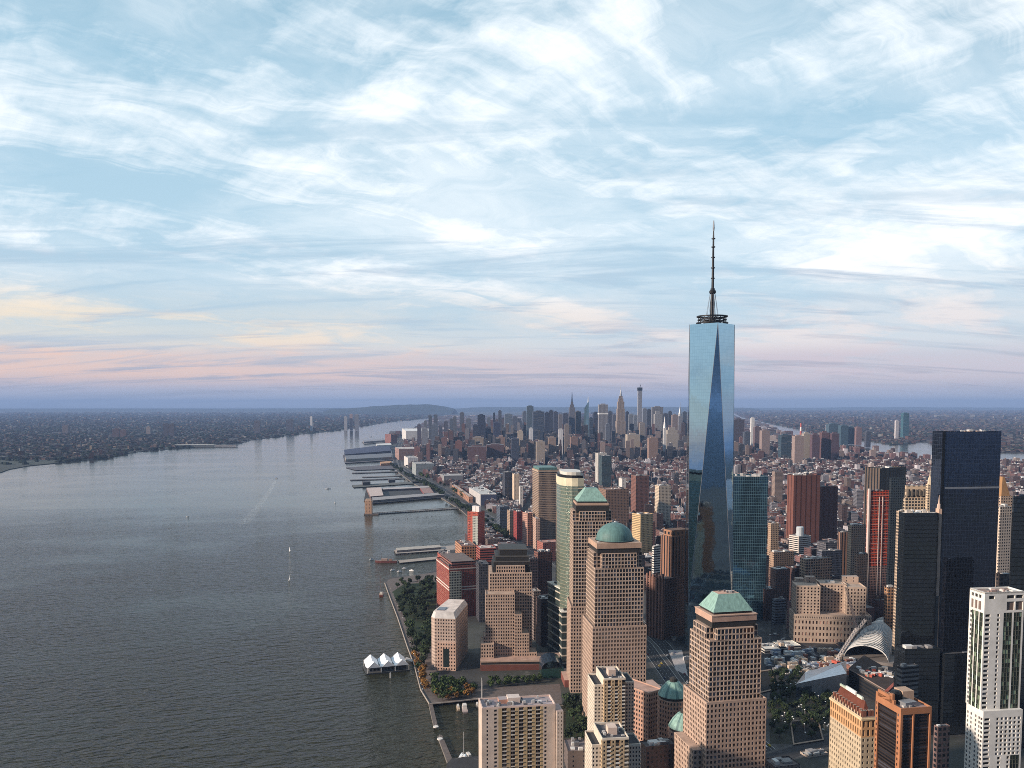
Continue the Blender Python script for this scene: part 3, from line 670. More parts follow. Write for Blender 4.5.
# ---- white tower at the edge
WT = (.74, .71, .66)
zc = zat(592.5, 600); ft = foot(970, 985, 1024.5, 600, zc, 8)
B = Bld('white_tower', base_of(ft), 'white gridded apartment tower with tall greenish glass strips before the dark glass towers', 'apartment block'); reg(ft, 'white gridded tower')
a8 = ft[1]; zb = zat(710, 600)
def wface(fx, z0, z1, lay, rec=.6):
    u = 0; tot = sum(x[1] for x in lay); Lx = fx[2]
    for kd, wd in lay:
        wd = wd * Lx / tot; q = local(fx, [(u, 0), (u + wd, 0), (u + wd, 2), (u, 2)])
        if kd == 'w': B.w.wall(q[0], q[1], z0, z1, 0, WT)
        elif kd == 's': B.grid(q, z0, z1, wd, 3.3, .86, .58, rec, WT, faces=(0,))
        elif kd == 'd': B.grid(q, z0, z1, wd, 3.3, .62, .62, rec, WT, faces=(0,))
        elif kd == 'g': B.grid(q, z0, z1, wd / 3, 3.3, .94, .90, .25, (.085, .09, .075), glass=(.022, .030, .020), faces=(0,))
        u += wd
zs = zat(613.5, 600)
wface(ft, zb, zs, [('w', .7), ('s', 4.5), ('w', 4.6), ('d', 3), ('w', 2.6), ('g', 6.6), ('w', 1.4), ('g', 6.2), ('w', 1.4)])
q = rect(ft); zt = zc
# left face: same rhythm
lf = (q[3], ft[1] - 90, ft[3], 10.0)
wface(lf, zb, zs, [('w', 1.4), ('s', 2.6), ('g', 3.4), ('w', 1.2), ('g', 4.6), ('w', 1.2), ('g', 4.6), ('w', 1.6)])
for fx, lay in ((ft, [(3.4, 4.6), (17.5, 6.0), (24.6, 5.6)]), (lf, [(2.6, 3.0), (7.4, 3.6), (12.4, 3.6)])):
    Lx = fx[2]; sc_ = Lx / (31.0 if fx is ft else 20.6)
    for (za, zb2, lst, gl) in ((zs, zs + 8.6, lay[1:] if fx is ft else lay, (.17, .12, .10)), (zs + 8.6, zt, lay, (.02, .02, .02))):
        cuts = sorted((u * sc_, (u + w2) * sc_) for u, w2 in lst); pv_ = 0
        zz0, zz1 = (za + 1.6, zb2 - .6) if gl[0] > .1 else (za + 1.6, zb2 - 2.6)
        q4 = lambda u0, u1, z0, z1: (B.w.wall(*local(fx, [(u0, 0), (u1, 0)]), z0, z1, 0, WT))
        q4(0, Lx, za, zz0); q4(0, Lx, zz1, zb2)
        for c0, c1 in cuts:
            c1 = min(c1, Lx - .4); q4(pv_, c0, zz0, zz1); pv_ = c1
            p0, p1, p2, p3 = local(fx, [(c0, 0), (c1, 0), (c1, .7), (c0, .7)])
            B.win.append(([(*p3, zz0), (*p2, zz0), (*p2, zz1), (*p3, zz1)], gl))
            B.w.wall(p0, p3, zz0, zz1, 0, WT); B.w.wall(p2, p1, zz0, zz1, 0, WT); B.w.face([(*p0, zz0), (*p1, zz0), (*p2, zz0), (*p3, zz0)], 0, WT); B.w.face([(*p3, zz1), (*p2, zz1), (*p1, zz1), (*p0, zz1)], 0, WT)
        q4(pv_, Lx, zz0, zz1)
B.w.wall(q[1], q[2], zb, zt, 0, WT); B.w.wall(q[2], q[3], zb, zt, 0, WT)
B.cap(local(ft, [(1.2, 1.2), (ft[2] - 1.2, 1.2), (ft[2] - 1.2, ft[3] - 1.2), (1.2, ft[3] - 1.2)]), zt - 1.2, (.30, .22, .19)); B.parapet(q, zt - 1.2, 1.2, .8, WT)
fl_ = foot(966.5, 983.5, 1021.5, 597, zb, 8); fl_ = (fl_[0], fl_[1], max(fl_[2], ft[2]), max(fl_[3], ft[3] + 2))
ql = rect(fl_); zm = zat(757, 597)
B.w.prism(ql, zb - 4.5, zb, 0, 0, WT, WT)
wface(fl_, zm, zb - 4.5, [('w', .6), ('s', 5), ('w', 4.2), ('d', 3.4), ('d', 3.4), ('d', 3.4), ('d', 3.4), ('d', 3.4), ('d', 3.4), ('w', .8)])
wface(fl_, 2.6, zm, [('w', .6), ('s', 5), ('w', 4.2), ('d', 3.4), ('w', 3), ('d', 3), ('g', 6), ('w', 1.2)])
lf2 = (ql[3], fl_[1] - 90, fl_[3], 10.0)
wface(lf2, 2.6, zb - 4.5, [('w', .8), ('d', 3.2), ('w', 1.5), ('d', 3.2), ('w', 3.2), ('d', 3.2), ('w', 1.5), ('d', 3.2), ('s', 3.2), ('w', .8)])
B.w.wall(ql[1], ql[2], 2.6, zb - 4.5, 0, WT); B.w.wall(ql[2], ql[3], 2.6, zb - 4.5, 0, WT)
root = B.done(); clutter(root, ft, zt - 1.19, 9, 31, 2.2, cols=((.62, .60, .57), (.3, .22, .2), (.15, .14, .14)), margin=3)

# ---- orange framed black tower
OR = (.38, .165, .082)
ft = foot(876, 901.2, 932, 520, 123, 10)
B = Bld('framed_tower', base_of(ft), 'black louvred tower framed by orange brick corner piers and stepped parapet', 'tower'); reg(ft, 'orange framed tower')
q = rect(ft); Zt = zat(710.5, 520)
def framed(fx, lay, rec=1.0):
    u = 0; tot = sum(x[1] for x in lay)
    for kd, wd in lay:
        wd = wd * fx[2] / tot; s4 = local(fx, [(u, 0), (u + wd, 0), (u + wd, 3), (u, 3)])
        if kd == 'o': B.w.wall(s4[0], s4[1], 2.6, Zt, 0, OR)
        elif kd == 'p': B.grid(s4, 2.6, Zt - 2, wd, 3.6, .45, .5, .4, OR, faces=(0,)); B.w.wall(s4[0], s4[1], Zt - 2, Zt, 0, OR)
        else:
            r4 = local(fx, [(u, rec), (u + wd, rec), (u + wd, 4), (u, 4)]); B.grid(r4, 2.6, Zt - 3, wd, 2.1, .99, .58, .25, (.030, .020, .017), glass=(.009, .009, .011), faces=(0,))
            B.w.wall(s4[0], s4[1], Zt - 3, Zt, 0, OR); B.w.wall(s4[0], r4[0], 2.6, Zt - 3, 0, OR); B.w.wall(r4[1], s4[1], 2.6, Zt - 3, 0, OR)
            B.w.face([(*r4[0], Zt - 3), (*r4[1], Zt - 3), (*s4[1], Zt - 3), (*s4[0], Zt - 3)], 0, OR)
        u += wd
framed(ft, [('o', 1.6), ('b', 8), ('o', .9), ('b', 12), ('o', 1.2)])
framed((q[3], ft[1] - 90, ft[3], 10), [('p', 3.4), ('b', 25), ('p', 3.6), ('o', 1.5)])
B.w.wall(q[1], q[2], 2.6, Zt, 0, OR); B.w.wall(q[2], q[3], 2.6, Zt, 0, OR); B.cap(q, Zt, (.26, .19, .18)); B.parapet(q, Zt, 1.2, .7, OR)
root = B.done()
for u0, u1, h in ((0, .72, 3.6), (.08, .62, 5.6), (.55, .66, 7.2)):
    part(root, 'stepped_parapet', M['granite'], lambda m: m.prism(local(ft, [(.02, ft[3] * (1 - u1)), (1.6, ft[3] * (1 - u1)), (1.6, ft[3] * (1 - u0)), (.02, ft[3] * (1 - u0))]), Zt + .01, Zt + h, 0, 0, OR))
c = local(ft, [(ft[2] * .28, ft[3] * .55)])[0]; part(root, 'water_tank', M['black'], lambda m: m.lathe((c.x, c.y, Zt + .01), [(3.4, 0), (3.4, 6), (2.2, 7.6), (.3, 8)], 18))
c = local(ft, [(ft[2] * .62, ft[3] * .62)])[0]; part(root, 'penthouse', M['tint'], lambda m: m.box((c.x, c.y, Zt + .01), (8, 9, 7.5), R(10), 0, (.42, .29, .21)))
c = local(ft, [(ft[2] * .45, ft[3] * .28)])[0]; part(root, 'cooling_tower', M['steel'], lambda m: m.box((c.x, c.y, Zt + .01), (9, 6, 3), R(20), 0))
clutter(root, ft, Zt + .008, 10, 41, 2.0, margin=2.5, lo=.8, hi=2.6)

# ---- cream ornate block with mansard
CRM = (.50, .405, .285)
ft = foot(830.6, 862, 876, 560, 103, 8)
B = Bld('ornate_block', base_of(ft), 'cream ornate office block with brown dormered mansard roof beside the orange framed tower', 'building'); reg(ft, 'ornate cream block')
q = rect(ft); zt = zat(717.5, 560)
B.grid(q, 2.6, zt - 14, 3.0, 3.9, .42, .52, .6, CRM); B.grid(q, zt - 14, zt - 2, 3.0, 6.0, .5, .72, .9, (.56, .33, .17)); B.w.prism(rect(ft, -.7), zt - 2, zt - .8, 0, 0, (.66, .52, .33)); B.w.prism(q, zt - .8, zt, 0, 0, CRM, (.2, .15, .13))
b0, b1 = [(*p, zt) for p in rect(ft, 2.2)], [(*p, zt + 9.5) for p in rect(ft, 5.0)]; 
B.r.loft(b0, b1, 0, (.13, .045, .03)); B.r.face(b1, 0, (.45, .42, .36)); root = B.done()
lfx = (q[3], ft[1] - 90, ft[3], 10)
for i in range(11):
    u = (i + .5) * ft[3] / 11; c = local(lfx, [(u, 2.6)])[0]
    def dm(m, c=c): m.box((c.x, c.y, zt + .01), (1.7, 2.4, 4.0), R(ft[1]) + R(90), 0, (.22, .09, .06), 0, (.3, .26, .22))
    part(root, 'dormer', M['tint'], dm)
    c = local(lfx, [(u, .25)])[0]; part(root, 'finial', M['tint'], lambda m: m.lathe((c.x, c.y, zt), [(.5, 0), (.45, 1.2), (.1, 2.4)], 8, 0, CRM))
for i in range(4):
    u = (i + .5) * ft[2] / 4; c = local(ft, [(u, 2.6)])[0]; part(root, 'dormer', M['tint'], lambda m: m.box((c.x, c.y, zt + .01), (1.7, 2.4, 4.0), R(ft[1]), 0, (.22, .09, .06), 0, (.3, .26, .22)))
for i, (u, v, sx, sy, h, cc_) in enumerate(((.5, .55, 8, 13, 2.5, (.70, .70, .66)), (.45, .25, 6, 7, 1.8, (.62, .64, .56)), (.5, .8, 7, 8, 1.4, (.45, .5, .4)))):
    c = local(ft, [(ft[2] * u, ft[3] * v)])[0]; part(root, 'rooftop_unit', M['tint'], lambda m: m.box((c.x, c.y, zt + 9.5 + .01), (min(sx, ft[2] - 9), sy, h), R(8), 0, cc_))

# ---- wedge-roofed block by the park
ft = foot(434.5, 455.4, 467.6, 963, 66, 82)
PB = (.46, .35, .29)
B = Bld('park_block', base_of(ft), 'pale pink office block with sloping white roof at the edge of the riverside park', 'building'); reg(ft, 'white roofed park block', grow=3)
P, a_, b_, s_ = ft
poly = local(ft, [(0, 0), (b_, 0), (b_, s_ * .98), (7, s_ * 1.22), (0, s_)])
zt = zat(619, 963)
B.grid(poly, 2.6, zt, 2.9, 3.9, .44, .5, .5, PB)
top = local(ft, [(3.0, 3), (b_ - 4, 3), (b_ - 4, s_ * .95), (9, s_ * 1.12), (3.4, s_ * .96)])
B.r.loft([(*p, zt) for p in poly], [(*p, zt + 6.5) for p in top], 0, (.55, .52, .50)); B.r.face([(*p, zt + 6.5) for p in top], 0, (.66, .56, .50))
bay = local(ft, [(-1.6, s_ * .0 - .4), (6, -.4), (6, s_ * .86), (-1.6, s_ * .86)]); zb_ = zat(643, 962); B.grid(bay, 2.6, zb_, 2.9, 3.9, .45, .5, .5, (.52, .35, .27), faces=(0, 3)); B.cap(bay, zb_, (.6, .42, .34))
root = B.done()
part(root, 'skylight', M['glass'], lambda m: m.prism(local(ft, [(12, s_ * .62), (26, s_ * .62), (26, s_ * 1.0), (12, s_ * 1.0)]), zt + 6.5, zt + 7.3, 0, 0, (.02, .025, .05)))
part(root, 'entrance_glass', M['glass'], lambda m: m.wall(*local(ft, [(-1.75, s_ * .58), (-1.75, s_ * .30)]), 7, zb_ - 7, 0, (.02, .03, .03)))
# ================================================================ glass towers
C1 = curtain('tower_glass', (.31, .46, .57), 3.05, 4.1, (.24, .37, .47), .07, 1.0, .03, .004, .03, lm=1.0, big_wob=.016, lrough=.05)
c1 = at(710.8, 404, 1075); cx, cy = c1.x, c1.y
tw = thing('glass_tower', (cx, cy, 2.6), 'tallest tower of tapering blue mirror glass triangles with a dark spire', 'skyscraper')
TA = R(-6); hb = 27.0; ht = 28.3; zB, zT = 56.0, zat(322.5, 1047)
bs = [(cx + hb * 1.4142 * math.cos(TA + R(225 + 90 * i)), cy + hb * 1.4142 * math.sin(TA + R(225 + 90 * i))) for i in range(4)]
ts = [(cx + ht * math.cos(R(1) + R(270 + 90 * i)), cy + ht * math.sin(R(1) + R(270 + 90 * i))) for i in range(4)]
FOOT.append([(cx + 40 * math.cos(R(225 + 90 * i)), cy + 40 * math.sin(R(225 + 90 * i))) for i in range(4)]); qq = proj(cx, cy, 3); LAND.append((qq[0], qq[1], 'tallest glass tower', cx, cy))
def tri_uv(p):                                    # metres along the facet and up
    o = Vector(p[0]); 
    e = Vector((p[1][0] - p[0][0], p[1][1] - p[0][1], 0)) if abs(p[1][2] - p[0][2]) < 1 else Vector((p[2][0] - p[1][0], p[2][1] - p[1][1], 0))
    e.normalize(); return [((Vector(q) - o).dot(e) + 500, q[2]) for q in p]
for i in range(4):
    j = (i + 1) % 4
    up = [(*bs[i], zB), (*bs[j], zB), (*ts[i], zT)]                  # standing triangle on the base edge
    m = MB(); m.face(up, 0, (.5,) * 3, tri_uv(up)); m.build('glass_facet', C1, tw)
    dn = [(*bs[j], zB), (*ts[j], zT), (*ts[i], zT)]                  # hanging triangle from the roof edge
    m = MB(); m.face(dn, 0, (.5,) * 3, tri_uv([dn[0], dn[1], dn[2]])); m.build('glass_facet', C1, tw)
part(tw, 'podium', [curtain('podium_glass', (.16, .24, .26), 1.6, 4.2, (.22, .26, .27), .3, .4, .2, .02)], lambda m: m.prism(bs, 2.6, zB, 0, 0))
part(tw, 'roof', M['roof'], lambda m: m.face([(*p, zT - .5) for p in ts], 0, (.2, .2, .2)))
for i in range(4):
    part(tw, 'corner_strip', M['steel'], lambda m: m.tube((*bs[i], zB), (*ts[i], zT), .35, .3, 4)); part(tw, 'corner_strip', M['steel'], lambda m: m.tube((*bs[(i + 1) % 4], zB), (*ts[i], zT), .35, .3, 4))
zp = zT
for rr, z0, h in ((19.8, 1.2, 1.3), (18.0, 5.4, 1.0), (19.2, 9.2, 1.5)):
    part(tw, 'platform_ring', M['black'], lambda m: m.lathe((cx, cy, zp + z0), [(rr - 3.2, .01), (rr, 0), (rr, h), (rr - 3.2, h - .01)], 32, 0, smooth=False, cap=False))
for i in range(16):
    ang = 2 * math.pi * i / 16; part(tw, 'ring_strut', M['black'], lambda m: m.tube((cx + 17 * math.cos(ang), cy + 17 * math.sin(ang), zp), (cx + 17 * math.cos(ang), cy + 17 * math.sin(ang), zp + 10.8), .45, .45, 5))
for i in range(8):
    ang = 2 * math.pi * i / 8 + .2; part(tw, 'ring_spoke', M['black'], lambda m: m.tube((cx + 1 * math.cos(ang), cy + 1 * math.sin(ang), zp + 9), (cx + 17 * math.cos(ang), cy + 17 * math.sin(ang), zp + 9), .4, .4, 5))
part(tw, 'roof_block', M['dark'], lambda m: m.lathe((cx, cy, zp - .4), [(11, 0), (11, 6)], 8, 0, smooth=False))
zS = zat(220.5, 1075); hS = zS - zp
mast = part(tw, 'spire', M['black'], lambda m: m.lathe((cx, cy, zp), [(3.0, 0), (2.6, hS * .22), (2.0, hS * .30), (1.7, hS * .34), (1.4, hS * .6), (1.0, hS * .85), (.7, hS * .90)], 10, 0))
part(mast, 'beacon', M['steel'], lambda m: m.lathe((cx, cy, zp), [(.9, hS * .90), (1.3, hS * .93), (.55, hS * 1.0)], 8, 0))
part(mast, 'collar', M['black'], lambda m: m.lathe((cx, cy, zp), [(2.2, hS * .295), (4.2, hS * .305), (4.2, hS * .325), (2.8, hS * .335), (2.6, hS * .35), (1.6, hS * .352)], 14, 0))
for f_ in (.44, .54, .64, .74, .82): part(mast, 'antenna_ring', M['black'], lambda m: m.lathe((cx, cy, zp), [(1.3, hS * f_), (2.4, hS * f_ + .3), (2.4, hS * f_ + 1.5), (1.3, hS * f_ + 1.8)], 10, 0))
for i in range(8):
    ang = 2 * math.pi * i / 8; part(tw, 'stay_cable', M['steel'], lambda m: m.tube((cx + 9 * math.cos(ang), cy + 9 * math.sin(ang), zp + 2), (cx + 3 * math.cos(ang), cy + 3 * math.sin(ang), zp + hS * .31), .22, .22, 4))

def glass_block(name, ft, z1, m, label, short, cat='skyscraper', rt=(.2, .22, .24), z0=2.6, para=2.5, extra=None, poly=None):
    root = thing(name, base_of(ft), label, cat); P_ = poly or rect(ft); reg(P_, short)
    part(root, 'glass_wall', [m], lambda b: [b.wall(P_[i], P_[(i + 1) % len(P_)], z0, z1) for i in range(len(P_))])
    part(root, 'roof', [M['roof']], lambda b: b.face([(*p[:2], z1 - para) for p in P_], 0, rt))
    return root
# 7: teal tower behind the tall one
C7 = curtain('teal_glass', (.09, .19, .27), 2.6, 3.9, (.16, .30, .38), .09, .9, .05, .012, .10, spand=(.28, (.06, .15, .19)))
ft = foot(726, 733, 768, 1200, 200, -4, depth=46); z7 = zat(476.5, 1200)
root = glass_block('glass_tower', ft, z7, C7, 'teal glass office tower right behind the tallest tower, seen beside its shaft', 'teal glass tower')
clutter(root, ft, z7 - 2.4, 14, 51, 4.0, margin=2)
# big dark mirror tower
C4 = curtain('dark_mirror_glass', (.10, .12, .165), 3.1, 4.0, (.15, .17, .22), .07, .95, .04, .014, .10, lm=.85)
ft = foot(932.5, 942.5, 1001.5, 900, 280, 8); z4 = zat(431.5, 900)
root = glass_block('glass_tower', ft, z4, C4, 'tallest of the dark mirror glass towers, broad and flat-topped', 'dark mirror tower')
clutter(root, ft, z4 - 2.4, 16, 52, 4.2, cols=((.6, .45, .35), (.5, .5, .5), (.3, .3, .3)))
part(root, 'notch_strip', M['black'], lambda m: m.prism(local(ft, [(.6, -.5), (3.4, -.5), (3.4, 0), (.6, 0)]), 2.6, z4, 0, 0))
zz = zat(488, 900)
part(root, 'belt', M['steel'], lambda m: m.prism(local(ft, [(5, -.35), (ft[2], -.35), (ft[2], 0), (5, 0)]), zz - 1.1, zz + .8, 0, 0, (.3, .3, .3)))
# lower dark glass slab in front
C3 = curtain('black_glass', (.13, .15, .17), 3.0, 4.0, (.03, .034, .04), .10, .92, .04, .016, .12, spand=(.26, (.05, .06, .065)))
ft = foot(899, 905, 938.5, 800, 207, 2); z3 = zat(513, 800)
root = glass_block('glass_tower', ft, z3, C3, 'lower black glass slab standing before the broad dark mirror tower', 'black glass slab', rt=(.55, .5, .45), para=.4)
clutter(root, ft, z3 - .35, 10, 53, 3, cols=((.7, .7, .7), (.5, .45, .4)))
ft2 = foot(938.6, 939.2, 942.2, 803, 214, 2, depth=6); z5 = zat(509, 803)
st = thing('stone_shaft', base_of(ft2), 'slim pale stone shaft with a small spire between the two dark glass towers', 'tower')
part(st, 'shaft', M['granite'], lambda m: m.prism(rect(ft2), zat(596, 803), z5, 0, 0, (.55, .38, .29)))
part(st, 'base', M['granite'], lambda m: m.prism(rect(ft2, -.3), 2.6, zat(596, 803), 0, 0, (.10, .09, .085)))
cc_ = base_of(ft2); part(st, 'spire', M['granite'], lambda m: m.lathe((cc_[0], cc_[1], z5), [(2.0, 0), (1.6, 4), (.9, 5), (.2, 13)], 8, 0, (.55, .40, .32)))
# curved glass headquarters
CG = curtain('pale_curved_glass', (.24, .32, .26), 1.5, 4.1, (.36, .36, .28), .12, .62, .07, .03, .2, spand=(.26, (.38, .38, .28)))
pts = [at(x, 476, Y) for x, Y in ((556.0, 1050), (557.0, 1019), (560.5, 1000), (566, 990), (572, 986), (578, 985), (584, 986.5))]
arc = [(p.x, p.y) for p in pts]; poly = arc + [(arc[-1][0] + 3, 1030), (arc[-1][0] - 4, 1052)]
zg = zat(477, 985)
root = thing('glass_tower', (arc[3][0] + 10, 1015, 2.6), 'tall office tower with a curved pale green glass front and cream top band', 'skyscraper'); reg(poly, 'curved glass tower')
def curved(m):
    u = 0
    for i in range(len(poly)):
        p, q = poly[i], poly[(i + 1) % len(poly)]; L_ = math.dist(p, q); m.wall(p, q, 2.6, zg - 11, 0, (.5,) * 3, u); u += L_
part(root, 'glass_wall', [CG], curved)
part(root, 'crown_band', [M['granite']], lambda m: m.prism(poly, zg - 11, zg - 1.5, 0, 0, (.60, .55, .40), (.3, .3, .3)))
gc = Vector((sum(p[0] for p in poly) / 9, sum(p[1] for p in poly) / 9)); ins = [tuple(gc + (Vector(p) - gc) * .93) for p in poly]
part(root, 'roof_rim', [M['black']], lambda m: m.prism(ins, zg - 1.5, zg + 1.4, 0, 0))
part(root, 'rooftop_screen', [M['tint']], lambda m: m.prism([tuple(gc + (Vector(p) - gc) * .75) for p in poly], zg + 1.41, zg + 5, 0, 0, (.55, .53, .48), (.6, .58, .55)))
for k_ in range(34):
    z = zg - 14 - k_ * 5.6
    if z < 60: break
    part(root, 'balcony_fin', [M['granite']], lambda m: m.prism([arc[5], (arc[6][0] + .6, arc[6][1] - .8), (arc[6][0] + 3.4, 1010), (arc[6][0] - 1, 1010)], z, z + 1.3, 0, 0, (.58, .5, .36), bottom=True))
pd = foot(546, 556, 571.5, 985, 60, 30, depth=60); pz = zat(577, 990)
def podium(x0, xc, x1, y, Y, a, label, depth=40, bands=True):
    ft = foot(x0, xc, x1, Y, zat(y, Y), a); z = zat(y, Y); root = thing('podium_building', base_of(ft), label, 'building'); reg(ft)
    part(root, 'glass_wall', [curtain('podium_band_glass', (.10, .14, .13), 1.6, 4.4, (.06, .07, .07), .1, .6, .1, .02)], lambda m: m.prism(rect(ft), 2.6, z, 0, 0))
    for k_ in range(int((z - 8) / 9)): part(root, 'floor_band', M['granite'], lambda m: m.prism(rect(ft, -.5), z - 6.5 - k_ * 9, z - 5.0 - k_ * 9, 0, 0, (.52, .46, .38), bottom=True))
    part(root, 'roof', M['roof'], lambda m: m.prism(rect(ft, -1.2), z - .6, z + .6, 0, 0, (.70, .64, .55), (.72, .66, .58), bottom=True))
    part(root, 'roof_well', M['dark'], lambda m: m.prism(local(ft, [(ft[2] * .3, ft[3] * .3), (ft[2] * .7, ft[3] * .3), (ft[2] * .7, ft[3] * .75), (ft[2] * .3, ft[3] * .75)]), z + .6, z + 2.4, 0, 0)); return root
podium(548, 560.5, 571, 588.5, 1000, 20, 'white roofed glass podium at the foot of the curved glass tower')
podium(560, 562, 571, 612, 955, 8, 'lower white rimmed glass podium beside the pointed pyramid tower')

# ================================================================ mid-distance buildings placed one by one
rq = random.Random(5)
def bld(x, yt, Y, a, fk, tint, label, short=None, rt=(.35, .33, .32), name='building', cat='building', depth=None, width=None, z0=2.6, units=4, tiers=(), para=1.0, rot_units=None, umax=3.2):
    """x = (left end, near corner, right end) columns; the height comes from the roof's row at the near corner"""
    z1 = zat(yt, Y); ft = foot(x[0], x[1], x[2], Y, z1, a, depth=depth or (None if x[0] is not None and x[1] - x[0] > .8 else 30), width=width)
    root = thing(name, base_of(ft), label, cat); reg(ft, short); P_ = rect(ft)
    part(root, 'wall', [FAC[fk] if isinstance(fk, str) else fk], lambda m: [m.wall(P_[i], P_[(i + 1) % 4], z0, z1 + para, 0, tint) for i in range(4)])
    part(root, 'roof', [M['roof']], lambda m: m.face([(*p, z1) for p in P_], 0, rt))
    for (i0, y2, tn, fk2) in tiers:
        z2 = zat(y2, Y + i0); Q = rect(ft, i0)
        part(root, 'upper_tier', [FAC[fk2], M['roof']], lambda m: m.prism(Q, z1, z2, 0, 1, tn, rt)); z1 = z2
        ft = (Q[0], ft[1], ft[2] - 2 * i0, ft[3] - 2 * i0)
    if units: clutter(root, ft, z1 + .01, units, rq.randrange(9999), umax, margin=.8, lo=min(2.5, ft[2] * .12), hi=max(3, min(9, ft[2] * .35)))
    return root, ft, z1
BR, DB, TAN, CR, GY, WHT, SL, RED, PKB = (.23, .10, .075), (.11, .065, .055), (.38, .28, .21), (.56, .45, .33), (.27, .27, .28), (.66, .63, .60), (.07, .08, .10), (.34, .07, .05), (.40, .25, .20)
# right-hand cluster
r_, f_, z_ = bld((787.5, 794, 820.5), 476, 1700, 10, 'ribs', (.165, .066, .050), 'windowless brown ribbed tower with white dishes on its roof', 'brown ribbed tower', rt=(.1, .06, .05), units=3, cat='tower')
for du in (.5, .7): 
    c = local(f_, [(f_[2] * du, 6)])[0]; part(r_, 'dish', M['white'], lambda m: m.lathe((c.x, c.y, z_), [(.4, 0), (.5, 3), (4.2, 6), (4.4, 7.4), (.3, 4.5)], 14))
bld((818, 822, 838), 487.5, 1730, 10, 'ribs', (.115, .050, .045), 'shorter brown ribbed slab attached behind the brown ribbed tower', rt=(.12, .08, .07), cat='tower')
r_, f_, z_ = bld((789, 799, 811), 537, 1590, 28, 'ribbon', (.62, .55, .50), 'small cream block with striped front before the brown ribbed tower', 'small striped cream block', rt=(.3, .28, .27), units=2)
c = local(f_, [(f_[2] * .5, f_[3] * .5)])[0]; part(r_, 'water_tank', M['tint'], lambda m: m.lathe((c.x, c.y, z_), [(7, 0), (7, 16), (6, 17)], 12, 0, (.45, .48, .5)))
bld((865, 880, 906), 469, 1330, 30, 'strips', (.115, .085, .068), 'dark brown tower with a chamfered flank rising behind the red wrapped tower', 'dark brown tower', rt=(.08, .07, .06), cat='tower')
r_, f_, z_ = bld((867.5, 870.5, 890), 491.5, 1230, 10, 'office', (.64, .085, .03), 'tower under construction wrapped in red netting with a pale hoist', 'red wrapped tower', rt=(.35, .05, .03), cat='tower', units=6)
part(r_, 'hoist_mast', M['tint'], lambda m: m.prism(local(f_, [(-2.5, -1), (-.1, -1), (-.1, 3), (-2.5, 3)]), 2.6, z_ + 4, 0, 0, (.55, .46, .42)))
for k_ in range(30):
    zq = z_ - 7 - k_ * 7.0
    if zq < 40: break
    part(r_, 'slab_edge', M['tint'], lambda m: m.prism(rect(f_, -.35), zq, zq + .8, 0, 0, (.60, .30, .25) if k_ < 17 else (.3, .2, .18), bottom=True))
for du in (.45, .62): part(r_, 'hoist_rail', M['tint'], lambda m: m.prism(local(f_, [(f_[2] * du, -.8), (f_[2] * du + 1.1, -.8), (f_[2] * du + 1.1, -.02), (f_[2] * du, -.02)]), 30, z_ - 8, 0, 0, (.62, .52, .48)))
part(r_, 'bare_lower_floors', [FAC['office'], M['roof']], lambda m: m.prism(rect(f_, -.5), 2.6, zat(566, 1230), 0, 1, (.33, .19, .16)))
bld((889.5, 891.5, 906), 478.5, 1200, 6, 'punched', (.24, .21, .18), 'grey tower with patterned stone crown beside the red wrapped tower', 'grey patterned tower', cat='tower', tiers=())
r_, f_, z_ = bld((903, 905.5, 927), 499, 1150, 2, 'loft', (.58, .45, .32), 'cream tower crowned by a drum of tall arches', 'arched cream tower', cat='tower', tiers=((1.5, 485.5, (.62, .47, .33), 'big'),))
for i in range(5):
    c = local((f_[0], f_[1], f_[2], f_[3]), [(f_[2] * (i + .5) / 5, -.3)])[0]; part(r_, 'arch', M['glass'], lambda m: m.lathe((c.x, c.y, zat(496, 1150)), [(1.7, 0), (1.7, 6), (1.2, 8), (.2, 9)], 10, 0, (.12, .10, .08)))
r_, f_, z_ = bld((926, 928, 933.5), 485, 1140, 3, 'punched', (.62, .48, .34), 'slender cream tower with pinnacle tucked against the dark mirror tower', None, cat='tower', units=0)
c = base_of(f_); part(r_, 'spire', M['tint'], lambda m: m.lathe((c[0], c[1], z_), [(3.4, 0), (2.2, 9), (.8, 12), (.15, 22)], 8, 0, (.55, .45, .33)))
bld((896.5, 899, 905), 512, 1010, 2, 'office', (.50, .38, .28), 'narrow cream gridded slab behind the black glass slab', None)
bld((848, 851.5, 868.5), 526, 1300, 6, 'punched', (.42, .31, .22), 'tan masonry block with flat roof left of the red wrapped tower', 'tan masonry block', rt=(.4, .32, .26), units=7)
bld((838, 841, 850), 533, 1400, 10, 'strips', (.30, .17, .12), 'narrow brown striped block behind the tan masonry block')
bld((884.5, 888, 903), 588, 1090, 8, 'loft', (.40, .22, .12), 'ochre gridded block beneath the red wrapped tower by the ribbed hall', 'ochre gridded block', units=5)
